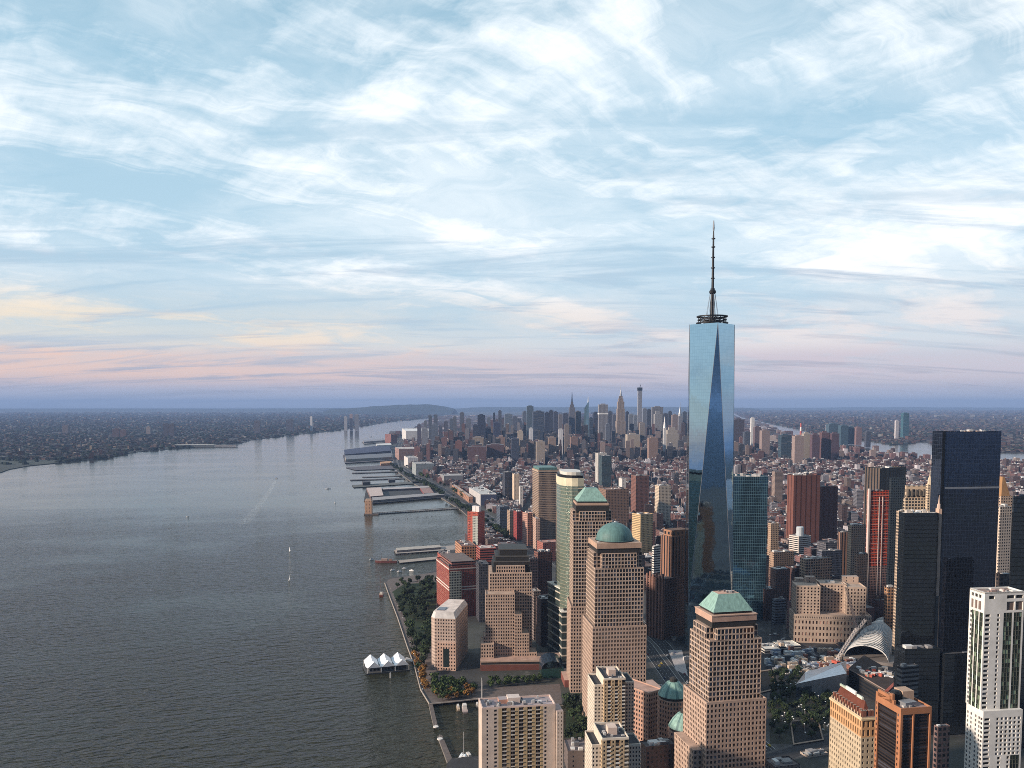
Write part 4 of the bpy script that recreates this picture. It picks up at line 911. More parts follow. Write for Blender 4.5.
# limestone telephone building with wings
LM = (.47, .36, .285)
ft = foot(789.5, 794.5, 872, 1080, 44, -7); zb = zat(615, 1080); FV = 1080
B = Bld('limestone_block', base_of(ft), 'massive limestone block with tall upper wings behind the ribbed hall', 'building'); reg(ft, 'limestone block')
B.grid(rect(ft), 2.6, zb - 5, 4.4, 8.4, .48, .52, .6, LM, glass=(.05, .03, .024)); B.grid(rect(ft, -.3), zb - 5, zb, 2.2, 5, .45, .5, .5, LM); B.cap(rect(ft), zb, (.42, .32, .26)); B.parapet(rect(ft), zb, 1.2, .8, LM)
for x0, x1, yt, Yw, dp in ((796.5, 820.5, 586.5, 1086, 50), (820.6, 847, 584.5, 1098, 34), (847.2, 866.5, 588, 1081, 50)):
    fw = foot(None, x0, x1, Yw, zat(yt, Yw), -7, depth=min(dp, 30)); zw = zat(yt, Yw); B.grid(rect(fw), zb + .003, zw, 4.2, 4.2, .48, .58, .6, LM, glass=(.035, .025, .022), faces=(0, 1, 3)); B.cap(rect(fw), zw, (.4, .31, .25)); B.parapet(rect(fw), zw, 1.4, .8, LM)
root = B.done()
for x0, x1, y0, y1, Yw in ((806, 815.5, 577, 586, 1110), (843, 858.5, 576.5, 586, 1112), (796, 804, 578.5, 586, 1125)):
    fw = foot(None, x0, x1, Yw, 80, -7, depth=10); part(root, 'penthouse', [FAC['blank'], M['roof']], lambda m: m.prism(rect(fw), zb + 20, zat(y0, Yw), 0, 1, (.50, .37, .29), (.42, .33, .28)))
mp = at(811, 577, 1112); part(root, 'flag_mast', M['steel'], lambda m: m.tube(mp, mp + Vector((0, 0, 13)), .5, .25))
clutter(root, foot(None, 822, 842, 1104, 80, -7, depth=22), zat(584.5, 1100), 9, 61, 4)
# brown stepped telephone tower behind the tall one
r_, f_, z_ = bld((646, 664.5, 690), 580, 1090, 38, 'punched', (.26, .14, .105), 'brown stepped masonry building partly hidden by the tallest tower', 'brown stepped tower', rt=(.2, .14, .12))
fw = foot(661, 672, 692, 1108, 146, 30); zt_ = zat(537, 1108)
part(r_, 'tower_shaft', [FAC['strips'], M['roof']], lambda m: m.prism(rect(fw), z_, zt_, 0, 1, (.30, .155, .10), (.2, .13, .1)))
part(r_, 'tower_crown', [FAC['big'], M['roof']], lambda m: m.prism(rect(fw, 2.5), zt_, zt_ + 8, 0, 1, (.34, .18, .11), (.15, .1, .08)))
for i in range(6):
    c = local(f_, [(-.3, f_[3] * (i + .5) / 6)])[0]; part(r_, 'buttress', M['granite'], lambda m: m.box((c.x, c.y, 2.6), (2.2, 2.2, z_ + 5 - (i % 2) * 3), R(38), 0, (.25, .13, .10)))
bld((652, 654, 671), 547, 1330, 32, 'ribbon', (.66, .62, .58), 'white striped office slab behind the brown stepped tower', 'white striped slab', units=5)
# right edge
bld((1012.5, 1014, 1060), 497.5, 740, 4, C3, (.05,) * 3, 'near black glass tower cut off by the edge of the view', 'edge black tower', rt=(.05,) * 3, cat='skyscraper')
r_, f_, z_ = bld((999, 1001, 1013), 497, 1010, 10, 'punched', (.52, .37, .27), 'cream stone tower with brown pyramid cap beside the dark mirror tower', 'pyramid capped stone tower', depth=26, cat='tower', units=0)
b0, b1 = [(*p, z_) for p in rect(f_, 2)], [(*p, zat(477, 1015)) for p in rect(f_, f_[2] * .42)]
part(r_, 'pyramid_cap', M['tint'], lambda m: (m.loft(b0, b1, 0, (.34, .19, .09)), m.face(b1, 0, (.3, .17, .09))))
bld((990, 1000, 1016), 516, 985, 14, 'punched', (.58, .47, .38), 'pale stone stepped tower before the pyramid capped stone tower', 'pale stepped tower', cat='tower', tiers=((3.5, 507, (.55, .44, .35), 'punched'),))
bld((1004, 1012, 1024), 523, 1180, 10, 'punched', (.55, .44, .36), 'pale stone slab filling the gap beside the near black edge tower', None)
bld((996, 1000, 1030), 575, 860, 8, 'loft', (.10, .075, .065), 'low dark brown block at the edge behind the white gridded tower', None, rt=(.13, .09, .08), units=7)
bld((896, 905, 940), 650, 770, 4, C3, (.04,) * 3, 'dark glass base building in front of the black glass slab', 'dark glass base', rt=(.05, .05, .055))
bld((940, 945, 985), 655, 770, 8, C3, (.04,) * 3, 'low dark glass annex below the broad dark mirror tower', None, rt=(.06, .055, .055))
bld((897, 902, 919), 668, 700, 15, 'ribbon', (.16, .15, .15), 'small grey steel clad block beside the long black hall', None, rt=(.22, .2, .2), units=4)
# riverside north of the park
r_, f_, z_ = bld((436.5, 449, 479), 567.5, 1205, 18, 'brickw', (.30, .075, .055), 'red brick apartment block with white bands and a grey green bay by the park', 'red banded apartment block', rt=(.22, .16, .14), units=9)
for zq in (z_ - 3.4, z_ - 30, z_ - 34): part(r_, 'white_band', M['granite'], lambda m: m.prism(rect(f_, -.35), zq, zq + 1.5, 0, 0, (.62, .56, .50), bottom=True))
part(r_, 'grey_bay', [FAC['office'], M['roof']], lambda m: m.prism(local(f_, [(1, -1.6), (f_[2] * .4, -1.6), (f_[2] * .4, .6), (1, .6)]), 2.6, z_ - 6, 0, 1, (.42, .42, .36), (.5, .48, .42)))
part(r_, 'penthouse', [FAC['ribbon'], M['roof']], lambda m: m.prism(rect(f_, 5), z_, z_ + 7, 0, 1, (.30, .12, .09), (.16, .13, .12)))
bld((437.5, 441, 452), 556, 1290, 15, 'punched', (.42, .10, .07), 'small red apartment block with pink roof domes at the river end', None, rt=(.5, .3, .26), units=8, umax=6)
bld((455.3, 461.5, 476), 546.5, 1320, 14, 'loft', (.50, .25, .14), 'amber lit apartment block with a dark flank beside the old pier', 'amber apartment block', rt=(.25, .15, .13), units=6)
bld((476, 480, 496), 549, 1280, 14, 'ribbon', (.36, .09, .07), 'low red block with white rimmed roof behind the red banded block', None, rt=(.5, .4, .37), units=4)
bld((477, 479, 489), 565, 1180, 10, 'office', (.07, .07, .085), 'dark slate apartment slab beside the stepped tower', None, depth=34, rt=(.1, .1, .11))
r_, f_, z_ = bld((467.5, 478.2, 484.6), 512.5, 1790, 62, 'punched', (.42, .09, .055), 'red brick riverside tower with white rooftop boxes and a grey bay', 'red riverside tower', rt=(.3, .15, .12), units=0)
for u_, v_ in ((.45, .25), (.5, .62)):
    c = local(f_, [(f_[2] * u_, f_[3] * v_)])[0]; part(r_, 'penthouse', M['tint'], lambda m: m.box((c.x, c.y, z_), (8, 8, 12), R(62), 0, (.72, .68, .66)))
part(r_, 'grey_bay', [FAC['punched']], lambda m: m.prism(local(f_, [(-1.2, .3), (3, .3), (3, f_[3] * .5), (-1.2, f_[3] * .5)]), 2.6, z_ - 8, 0, 0, (.40, .42, .38)))
bld((534, 538, 552), 553, 1150, 20, 'brick', (.20, .09, .07), 'dark red brick block in the shade of the curved glass tower', None, rt=(.14, .11, .11), units=6)
bld((524, 529, 538), 560, 1130, 16, 'office', (.12, .085, .09), 'dark brown office slab behind the stepped tower', None, rt=(.1, .09, .09), units=4)
bld((536, 541, 557), 600, 1060, 16, 'brick', (.09, .055, .05), 'low dark brick block with white roof units near the curved glass podium', None, rt=(.3, .28, .27), units=8)
bld((530, 534, 541), 592, 1090, 14, 'office', (.22, .17, .15), 'narrow grey brown block between the stepped tower and the glass podium', None, rt=(.4, .35, .32), units=3)
r_, f_, z_ = bld((532.5, 538.6, 558), 470.5, 1800, 10, 'office', (.36, .255, .185), 'brown stone office tower with a green flat copper cap near the highway', 'green capped tower', rt=(.10, .20, .18), units=0, cat='tower')
part(r_, 'green_cap', M['copper_dark'], lambda m: m.prism(rect(f_, 1.5), z_ + 1, z_ + 6, 0, 0))
part(r_, 'cornice', M['granite'], lambda m: m.prism(rect(f_, -1.0), z_ - 3, z_ - .6, 0, 0, (.46, .35, .26), bottom=True))
bld((533, 536, 540), 519, 1770, 10, 'punched', (.50, .33, .26), 'pink low wing at the foot of the green capped tower', None)
bld((522.5, 527.5, 532.5), 513.5, 1830, 30, 'loft', (.50, .28, .22), 'pink and white gridded block beside the highway', 'pink gridded block', rt=(.45, .33, .3))
bld((513.5, 517, 523), 512, 1900, 20, 'brick', (.28, .05, .045), 'deep red block facing the highway', None, rt=(.35, .3, .28))
bld((507, 510, 515), 511, 1960, 20, 'brick', (.36, .25, .18), 'tan block squeezed next to the deep red block', None)
bld((496.5, 500, 509), 507, 2080, 15, 'office', (.085, .11, .15), 'slate blue glass office block near the bend of the highway', None, rt=(.2, .22, .26), units=6)
bld((537, 543, 560), 543, 1640, 20, 'brick', (.36, .13, .10), 'long low red brick school with a white roof strip below the green capped tower', None, rt=(.4, .22, .18), units=3)
r_, f_, z_ = bld((469, 480.5, 496.5), 494.5, 2560, 12, 'blank', (.48, .46, .45), 'long white warehouse with pale ribbed roof beside the highway', 'white warehouse', rt=(.50, .49, .47), units=14, umax=5)
part(r_, 'blue_front', M['tint'], lambda m: m.prism(local(f_, [(.4, -.6), (f_[2], -.6), (f_[2], -.05), (.4, -.05)]), 4, z_ - 2, 0, 0, (.075, .085, .14)))
bld((452, 469, 473), 497, 2640, 11.5, 'loft', (.46, .24, .15), 'long orange terminal building along the highway before the white warehouse', 'orange terminal', rt=(.42, .34, .30), units=8)
bld((502.5, 505, 512.6), 472.5, 2650, 12, 'office', (.05, .055, .075), 'dark slate tower standing alone among low brick streets', 'dark slate tower', depth=40, cat='tower')
bld((512.4, 514, 519.4), 474.5, 2600, 10, 'blank', (.60, .46, .34), 'cream apartment tower side by side with the dark slate tower', None, depth=30)
bld((519, 520, 523), 487, 2450, 10, 'blank', (.62, .56, .50), 'slim white block in front of the cream apartment tower', None, depth=18)
bld((599.5, 602, 611.5), 456, 2900, 8, 'office', (.05, .085, .10), 'dark teal glass tower beside the long straight avenue', 'dark teal tower', depth=40, cat='tower')
bld((596, 598, 607), 453.5, 3050, 8, 'punched', (.55, .52, .48), 'white tower attached behind the dark teal tower', None, depth=40)
bld((632, 640.5, 653), 515, 1650, 30, 'punched', (.62, .44, .24), 'sunny cream apartment building amid low dark roofs', 'sunny cream building', rt=(.45, .3, .2), units=6)
bld((599, 606, 629), 490, 1950, 12, 'brick', (.24, .15, .11), 'broad brown warehouse block with stepped roofline', 'broad brown warehouse', rt=(.3, .2, .17), units=9)
bld((631, 636, 649), 476, 2250, 14, 'brick', (.20, .095, .075), 'tall brown brick loft tower before a dark canyon street', 'brown loft tower', cat='tower', units=5)
bld((617, 622, 626), 479, 2330, 10, 'blank', (.60, .56, .53), 'white loft block beside the brown loft tower', None, depth=30)
bld((655, 659, 671), 486, 2050, 14, 'brick', (.58, .47, .36), 'cream office block with brown flanks left of the tallest tower', 'cream brown flanked block', units=6)
bld((772, 775, 783), 472, 2500, 8, 'punched', (.28, .21, .18), 'stone municipal tower rising above low roofs', None)
for i, (x, yt, Y, fk, tn, lb) in enumerate((
    ((768, 771, 779), 524, 1500, 'punched', (.42, .29, .20), 'tan narrow block beside the teal glass tower'),
    ((769, 776, 790), 570, 1260, 'brick', (.20, .12, .10), 'dark brown loft row with white roof edges behind the limestone block'),
    ((772, 775, 786), 600, 1170, 'ribbon', (.19, .2, .24), 'slate striped office slab at the foot of the teal glass tower'),
    ((760, 766, 775), 590, 1190, 'brick', (.11, .06, .055), 'dark maroon block squeezed against the teal glass tower'),
    ((800, 806, 832), 560, 1260, 'loft', (.46, .33, .24), 'tan civic block with recessed roof above the limestone block'),
    ((817, 822, 842), 552, 1350, 'office', (.11, .12, .16), 'blue grey flat office block behind the tan civic block'),
    ((769, 774, 794), 553, 1400, 'brick', (.36, .24, .17), 'row of tan lofts between the teal tower and the small striped cream block'),
    ((855, 858, 868), 555, 1180, 'punched', (.34, .21, .15), 'brown office tower beside the foot of the red wrapped tower'),
    ((908, 911, 918), 547, 900, 'punched', (.3, .2, .14), 'brown sliver of a building behind the black glass slab'))):
    bld(x, yt, Y, 12 + i, fk, tn, lb, units=5)
# ================================================================ distant skyline, tower by tower
BLU, NAV, PALE = (.075, .095, .14), (.035, .045, .085), (.42, .40, .40)
def far_tower(x0, x1, yt, Y, tint, label, fk='office', yb=None, a=4.3, cat='tower', ratio=.8, name='office_tower', rt=(.2, .2, .22), short=None, steps=()):
    z1 = zat(yt, Y); ft = foot(None, x0, x1, Y, z1, a, depth=1); ft = (ft[0], ft[1], ft[2], max(14, ft[2] * ratio))
    root = thing(name, base_of(ft), label, cat); reg(ft, short, grow=12)
    part(root, 'wall', [FAC[fk], M['roof']], lambda m: m.prism(rect(ft), 2.6, z1, 0, 1, tint, rt))
    zz = z1
    for k_, (ins, y2) in enumerate(steps):
        z2 = zat(y2, Y); part(root, 'upper_tier', [FAC[fk], M['roof']], lambda m: m.prism(rect(ft, ins * ft[2]), zz, z2, 0, 1, tint, rt)); zz = z2
    c = base_of(ft)
    if not steps: part(root, 'rooftop_box', M['tint'], lambda m: m.box((c[0], c[1], z1), (ft[2] * .5, ft[3] * .4, 6), R(a), 0, tuple(q * .9 for q in tint), 0, rt))
    return root, ft, zz, c
r_, f_, z_, c = far_tower(616.8, 625.6, 421, 5650, (.40, .32, .27), 'tall stone setback skyscraper with needle mast, tallest on the distant skyline but one', 'strips', cat='skyscraper', short='needle mast skyscraper', steps=((.08, 409), (.13, 401.5), (.22, 398.5), (.30, 396)))
part(r_, 'mooring_mast', M['steel'], lambda m: m.lathe((c[0], c[1], z_), [(8, 0), (7, 12), (5.4, 26), (3.2, 40), (1.6, 44), (1.2, 70), (.5, 88)], 12, 0))
r_, f_, z_, c = far_tower(638.3, 642.2, 390, 7400, (.34, .34, .37), 'slender square concrete tower still under construction with a dark crane-topped crown', 'loft', cat='skyscraper', ratio=1, short='slender square tower')
part(r_, 'formwork', M['black'], lambda m: m.prism(rect(f_, -2), z_ - 4, z_ + 22, 0, 0)); part(r_, 'crane', M['black'], lambda m: m.tube((c[0], c[1], z_ + 20), (c[0] + 8, c[1], z_ + 48), 3.0, 1.6))
r_, f_, z_, c = far_tower(569.4, 575.2, 407.5, 5950, (.20, .20, .24), 'blocky tower with a tall antenna mast on the far skyline', steps=((.16, 404.5), (.3, 402)))
part(r_, 'antenna', M['black'], lambda m: m.tube((c[0], c[1], z_), (c[0], c[1], zat(392, 5950)), 5, 1.4)); 
# faceted blue green crystal tower
p0 = [at(x, 404, 5950) for x in (582.6, 589.6)]; x0, x1 = p0[0].x, p0[1].x
r_ = thing('glass_tower', ((x0 + x1) / 2, 5970, 2.6), 'faceted blue green crystal tower with a slanted top and white spire', 'skyscraper')
zl, zr = zat(408, 5950), zat(401, 5950)
def crystal(m):
    q = [(x0, 5950), (x1, 5953), (x1 - 4, 6000), (x0 + 4, 5998)]; t_ = [(x0 + 14, 5956, zl), (x1 - 6, 5958, zr), (x1 - 8, 5990, zr - 10), (x0 + 16, 5990, zl - 8)]
    m.loft([(*p, 2.6) for p in q], t_, 0); m.face(t_, 0)
part(r_, 'glass_wall', curtain('crystal_glass', (.22, .34, .38), .3, .3, (.2, .3, .34), .05, .6, .1, .02), crystal)
part(r_, 'spire', M['white'], lambda m: m.tube((x1 - 8, 5975, zr - 12), (x1 - 8, 5975, zat(396.5, 5950)), 4, 1)); reg([(x0, 5950), (x1, 5950), (x1, 6000), (x0, 6000)])
r_, f_, z_, c = far_tower(599.2, 608, 404.5, 5350, (.33, .32, .34), 'broad slab tower with a pale belt floor below its top', 'strips', short='belted slab tower')
part(r_, 'belt', M['white'], lambda m: m.prism(rect(f_, -1.5), z_ - 62, z_ - 54, 0, 0))
r_, f_, z_, c = far_tower(652.3, 663.2, 407, 6600, (.24, .235, .25), 'wide flat-topped grey slab standing across an avenue far uptown', ratio=.4, short='wide grey slab')
far_tower(655, 662, 414, 6500, (.38, .37, .37), 'small pale stone tower before the wide grey slab', steps=((.2, 411),))
r_, f_, z_, c = far_tower(678.6, 682.6, 416, 6500, (.30, .30, .33), 'slim art deco tower with a tapering steel crown near the tallest glass tower', cat='skyscraper', ratio=1)
part(r_, 'crown', M['steel'], lambda m: m.lathe((c[0], c[1], z_), [(15, 0), (14, 16), (10, 34), (5, 56), (1.6, 76), (.6, 108)], 12, 0))
r_, f_, z_, c = far_tower(663.6, 666.2, 428, 4700, (.60, .58, .56), 'slim white clock tower with a pointed top', 'blank', ratio=1)
part(r_, 'pointed_top', M['white'], lambda m: m.lathe((c[0], c[1], z_), [(8, 0), (4, 28), (.8, 62)], 8, 0))
far_tower(666.5, 679.5, 434, 4750, (.42, .37, .32), 'broad stone block stepping up beside the white clock tower', 'punched', steps=((.12, 430), (.25, 427.5)))
specs = [  # x0, x1, top, distance, tint, kind, words
 (533.3, 544.4, 411.5, 5250, (.07, .095, .15), 'ribbon', 'massive slate blue slab tower, broadest of the distant towers'), (527.0, 533.5, 406.2, 5900, (.12, .17, .22), 'office', 'tall teal topped tower rising behind the massive slate slab'),
 (477.6, 485.2, 415, 5600, NAV, 'office', 'dark navy tower with square shoulders standing alone by the river'), (472.8, 478, 425, 5500, (.05, .06, .10), 'office', 'lower dark block attached to the dark navy square tower'),
 (485.3, 491, 427, 5550, (.07, .08, .12), 'office', 'shorter blue block on the inland side of the navy tower'), (459.8, 464.2, 412.5, 6700, (.14, .15, .19), 'office', 'thin grey tower near the river bend'),
 (498.3, 501.6, 410.8, 6600, (.11, .12, .16), 'office', 'slim charcoal tower between the navy tower and the slate slab'), (493.2, 495.1, 413, 6400, NAV, 'strips', 'needle thin dark tower beside a slim charcoal tower'),
 (504.8, 512.4, 414.2, 6300, (.20, .25, .32), 'ribbon', 'pale blue glass slab with a notched top'), (493.6, 500.4, 422.5, 5500, (.05, .06, .12), 'office', 'squat midnight blue tower in front of the slim charcoal one'),
 (518, 523, 431, 4700, (.56, .47, .38), 'punched', 'cream stepped building catching light before the slate slab'), (529.2, 533, 428.5, 5100, (.60, .60, .62), 'blank', 'small white tower at the foot of the teal topped tower'),
 (511.5, 519, 438.5, 4300, (.06, .075, .12), 'office', 'dark blue cube among low brown roofs'), (444, 447.8, 421.5, 5800, (.12, .12, .16), 'office', 'short slate tower on the river side of a tower pair'),
 (449.5, 453, 419, 6000, (.13, .16, .21), 'office', 'bluish tower among the riverfront cluster'), (453, 456.6, 416.5, 6200, (.16, .17, .2), 'office', 'taller grey tower in the riverfront cluster'),
 (428.4, 431.8, 415.5, 6300, (.12, .14, .18), 'office', 'first of twin slim riverfront towers'), (433.6, 437.6, 415.0, 6250, (.13, .15, .2), 'office', 'second, slightly broader of the twin riverfront towers'),
 (424.0, 427, 421, 6000, (.2, .21, .24), 'office', 'stubby grey tower on the river edge'), (417.2, 421.2, 424.5, 5600, (.11, .10, .13), 'punched', 'dark brown tower nearest the river piers'),
 (421.6, 427.6, 428.5, 5400, (.30, .31, .35), 'office', 'pale glass block in front of the stubby grey tower'), (431.4, 438, 424.5, 5700, (.17, .20, .26), 'office', 'blue glass block joining the twin slim towers'),
 (438.8, 442.4, 426, 5600, (.10, .11, .16), 'office', 'navy block next to the twin slim towers'), (545, 549.5, 412.5, 5700, NAV, 'office', 'navy tower hugging the massive slate slab'),
 (549, 553.5, 410.5, 6100, (.06, .07, .11), 'office', 'dark tower with a small flag mast on the skyline'), (553.5, 558, 412, 5900, (.07, .08, .13), 'office', 'flat-topped midnight tower in the tower cluster'),
 (558.5, 562.5, 414.5, 5600, (.2, .19, .21), 'punched', 'grey stone tower in the middle of the cluster'), (563, 568.5, 413.5, 6200, (.08, .09, .14), 'office', 'broad dark tower on the near side of the antenna tower'),
 (575.5, 581, 411.5, 6000, (.2, .18, .18), 'punched', 'brownish tower between antenna and crystal towers'), (589.5, 593, 418, 5600, (.05, .08, .13), 'ribbon', 'deep teal tower beside the crystal tower'),
 (593.5, 598.5, 412.5, 5900, NAV, 'office', 'navy block filling the gap before the belted slab'), (608.3, 612.5, 411.5, 6000, (.09, .1, .14), 'office', 'dark tower behind the belted slab'),
 (612.5, 616.6, 415, 5900, (.12, .13, .17), 'punched', 'grey tower between the belted slab and the needle mast'), (625.8, 629, 412, 6300, (.05, .06, .10), 'office', 'dark tower right behind the needle mast skyscraper'),
 (629.2, 633.5, 414.5, 6200, (.28, .30, .34), 'strips', 'pale striped tower near the needle mast skyscraper'), (633.8, 637.6, 415.5, 6300, (.24, .27, .32), 'office', 'pale blue tower beside the slender square one'),
 (643, 646.8, 408.5, 6900, (.24, .26, .31), 'office', 'grey glass tower just inland of the slender square tower'), (647.2, 651.8, 409.5, 6700, (.06, .07, .10), 'office', 'blackish tower between the slender and the wide slab towers'),
 (663.8, 668, 413.5, 6500, (.07, .08, .12), 'office', 'navy slab behind the white clock tower'), (668.5, 672, 411.5, 6700, (.06, .07, .1), 'office', 'dark slab with a thin roof beyond the broad stone block'),
 (672.5, 678, 415, 6400, (.27, .21, .19), 'punched', 'reddish stone tower beside the art deco crown'), (683, 686.8, 412, 6600, (.08, .10, .14), 'office', 'dark tower touching the edge of the tallest glass tower'),
 (522.5, 527, 411.5, 6500, (.16, .19, .25), 'office', 'bluish tower behind the cream stepped building'), (513, 517.4, 416.5, 6500, (.14, .16, .22), 'office', 'slate tower beside the pale notched slab'),
 (565, 569, 424.5, 5000, (.27, .22, .19), 'punched', 'brown stone loft tower below the antenna tower'), (606, 610, 424, 5150, (.18, .2, .25), 'office', 'blue grey tower at the foot of the belted slab'),
 (640, 645, 423, 5600, (.3, .26, .23), 'punched', 'tan tower before the slender square one'), (559, 563, 429.5, 4750, (.62, .60, .60), 'blank', 'small bright white tower in the tower cluster'),
 (466, 471, 418.5, 6400, (.2, .21, .25), 'office', 'grey tower between the thin riverside one and the navy tower'), (487, 490.6, 417.5, 6700, (.2, .23, .28), 'office', 'pale blue tower just inland of the navy tower'),
 (468, 486, 446.5, 4250, (.15, .085, .085), 'brick', 'long maroon apartment block with a level roof in the brick district'), (487, 504, 445, 4330, (.13, .075, .075), 'brick', 'second long maroon apartment block on the inland side of the first'), (473, 484, 437.5, 4900, (.36, .29, .23), 'punched', 'tan warehouse block before the dark navy square tower'),
 (497, 505, 437, 4800, (.30, .20, .16), 'brick', 'brown block with a notched roof before the squat midnight blue tower'), (536.5, 545, 441.5, 4150, (.40, .33, .27), 'punched', 'beige block below the massive slate slab'), (548.5, 556, 437.5, 4500, (.33, .24, .19), 'punched', 'tan loft tower below the flat-topped midnight tower'), (571, 578, 437, 4450, (.26, .17, .14), 'brick', 'brown brick tower before the antenna tower'), (627.5, 640, 434.5, 4600, (.44, .37, .30), 'punched', 'wide beige loft block before the slender square tower'), (649, 658, 438, 4300, (.30, .2, .16), 'brick', 'brown block on the river side of the white clock tower'), (455.5, 462, 441, 4600, (.25, .12, .10), 'brick', 'red brick tower among river warehouses'), (441, 447, 438, 4900, (.22, .12, .11), 'brick', 'maroon block close to the convention hall'),
 # east side beyond the tall tower
 (734, 744.6, 419.5, 5000, (.09, .075, .095), 'punched', 'dark maroon slab at the far side of the tallest glass tower'), (751.4, 754.6, 418.2, 5200, (.70, .68, .66), 'blank', 'thin bright white slab tower beside the second river'),
 (755, 761, 427, 4900, (.16, .11, .12), 'brick', 'dark brick tower next to the thin white slab'), (762, 770, 430.5, 4700, (.32, .24, .22), 'brick', 'brownish apartment tower facing the river'),
 (744.5, 750.6, 432, 4500, (.10, .12, .16), 'office', 'slate block in front of the thin white slab'), (781.5, 791.5, 435, 4350, (.045, .085, .12), 'ribbon', 'dark teal block with a flat roof among brick housing'),
 (812.5, 819.5, 434.5, 4250, (.12, .07, .085), 'brick', 'first dark brick housing tower by the second river'), (822, 829.5, 432.5, 4300, (.14, .075, .08), 'brick', 'middle and tallest dark brick housing tower by the second river'),
 (832, 839.5, 433.5, 4280, (.11, .065, .08), 'brick', 'last dark brick housing tower by the second river'), (819.9, 821.8, 433.5, 4350, (.62, .60, .60), 'blank', 'white stair shaft between two dark housing towers'),
 (795, 804, 436, 4150, (.36, .27, .24), 'brick', 'tan brick housing slab near the second river'), (804, 811, 433.5, 4300, (.42, .36, .30), 'brick', 'cream brick housing slab near the second river'),
 (903.6, 909.4, 413.2, 7600, (.05, .16, .20), 'ribbon', 'isolated blue green glass tower across the second river'), (896, 899, 420.5, 7300, (.60, .55, .55), 'punched', 'thin pinkish tower near the isolated blue green tower'),
 (826.5, 829, 425, 6600, (.50, .52, .56), 'office', 'pale slim tower on the far bank of the second river'), (829.2, 838.2, 424, 6500, (.08, .14, .19), 'office', 'broad teal tower on the far bank of the second river'),
 (841, 848.5, 425.5, 6400, (.06, .12, .16), 'office', 'dark teal riverside tower on the far bank'), (849, 854.5, 426.5, 6450, (.07, .13, .18), 'office', 'smaller teal tower behind the riverside ones on the far bank'),
 (856.5, 862, 427.5, 6400, (.26, .16, .15), 'brick', 'reddish apartment block on the far bank'), (866.5, 871, 431.5, 6000, (.07, .075, .10), 'office', 'dark short tower on the far bank'),
]
for x0, x1, yt, Y, tn, fk, lb in specs: far_tower(x0, x1, yt, Y, tn, lb, fk)
hr_ = random.Random(44)
for row, (yb, Yh) in enumerate(((466, 4350), (461.5, 4700))):
    for k_ in range(13):
        px = 812 + k_ * 8.1 + row * 3 + hr_.uniform(-1, 1)
        if px > 914: continue
        r_, f_, z_, c = far_tower(px, px + hr_.uniform(5.2, 7.4), proj(0, Yh, 2.6 + 34)[1], Yh + hr_.uniform(-40, 40), tuple(v * hr_.uniform(.85, 1.15) for v in (.135, .075, .07)), 'dark red brick housing slab, one of many alike before the second river', 'brick', cat='apartment block', name='housing_slab', rt=(.17, .12, .115), ratio=.6)
        r_['group'] = 'brick housing slabs by the second river'
# two red and white banded power station chimneys on the far bank
ch = at(801, 425, 7600)
s1 = thing('chimney', (ch.x, 7600, 3), 'tall red and white banded power station chimney beyond the second river', 'chimney')
for k_ in range(4): part(s1, 'stack_band', M['tint'], lambda m: m.lathe((ch.x, 7600, 3), [(11 - k_ * .9, k_ * 34), (10 - k_ * .9, k_ * 34 + 33.9)], 12, 0, (.70, .66, .64) if k_ % 2 == 0 else (.45, .12, .10)))

# ================================================================ far shore across the wide river
for i, (x0, x1, yt, Y, tn, fk, lb) in enumerate((
    (163.2, 168, 423.5, 8200, (.07, .06, .075), 'brick', 'dark apartment tower on the wooded far shore'), (168.4, 174, 424, 8150, (.085, .07, .08), 'brick', 'second dark apartment tower beside its twin on the far shore'),
    (112, 119, 429, 7800, (.11, .07, .07), 'brick', 'brown brick slab among far shore streets'), (119.8, 126, 430, 7750, (.13, .08, .075), 'brick', 'reddish slab next to the brown brick slab on the far shore'),
    (62, 68, 425.5, 8800, (.16, .13, .13), 'brick', 'stumpy grey tower toward the hazy edge of the far shore'), (146, 150, 427, 8500, (.30, .25, .23), 'punched', 'pale short tower on the far shore heights'),
    (254, 260, 421, 9000, (.12, .11, .13), 'brick', 'dark block on the far shore heights above the pier'), (286, 293, 419.5, 9400, (.10, .095, .12), 'brick', 'slab tower on the far shore toward the bend'),
    (310, 312.2, 416.5, 9500, (.64, .62, .62), 'blank', 'thin white tower on the far shore toward the bend'), (344, 347, 416.5, 9800, (.45, .44, .46), 'punched', 'pale pair member tower near the river bend'),
    (349.5, 352.5, 414.2, 9850, (.40, .30, .30), 'punched', 'taller reddish tower near the river bend'), (354.5, 358.5, 414.5, 9800, (.30, .30, .34), 'office', 'grey tower beside the reddish one near the river bend'))):
    far_tower(x0, x1, yt, Y, tn, lb, fk)
pr = [gp(x, y, 0) for x, y in ((170, 447.8), (214, 447.2), (214, 444.2), (170, 444.8))]
t0 = thing('pier_shed', ((pr[0].x + pr[1].x) / 2, pr[0].y, 0), 'long pale pier shed lying along the far shore', 'pier')
part(t0, 'deck', M['kerbstone'], lambda m: m.prism([xy(p) for p in pr], -1, 3.2, 0, 0))
part(t0, 'shed', [FAC['loft'], M['roof']], lambda m: m.prism([(pr[0].x + 10, pr[0].y + 8), (pr[1].x - 10, pr[1].y + 8), (pr[1].x - 10, pr[1].y + 80), (pr[0].x + 10, pr[0].y + 80)], 3.2, 19, 0, 1, (.50, .46, .38), (.55, .52, .47)))
part(t0, 'head_house', [FAC['loft'], M['roof']], lambda m: m.prism([(pr[1].x + 2, pr[1].y + 8), (pr[1].x + 150, pr[1].y + 28), (pr[1].x + 150, pr[1].y + 70), (pr[1].x + 2, pr[1].y + 60)], 3.2, 14, 0, 1, (.45, .40, .38), (.5, .5, .5)))
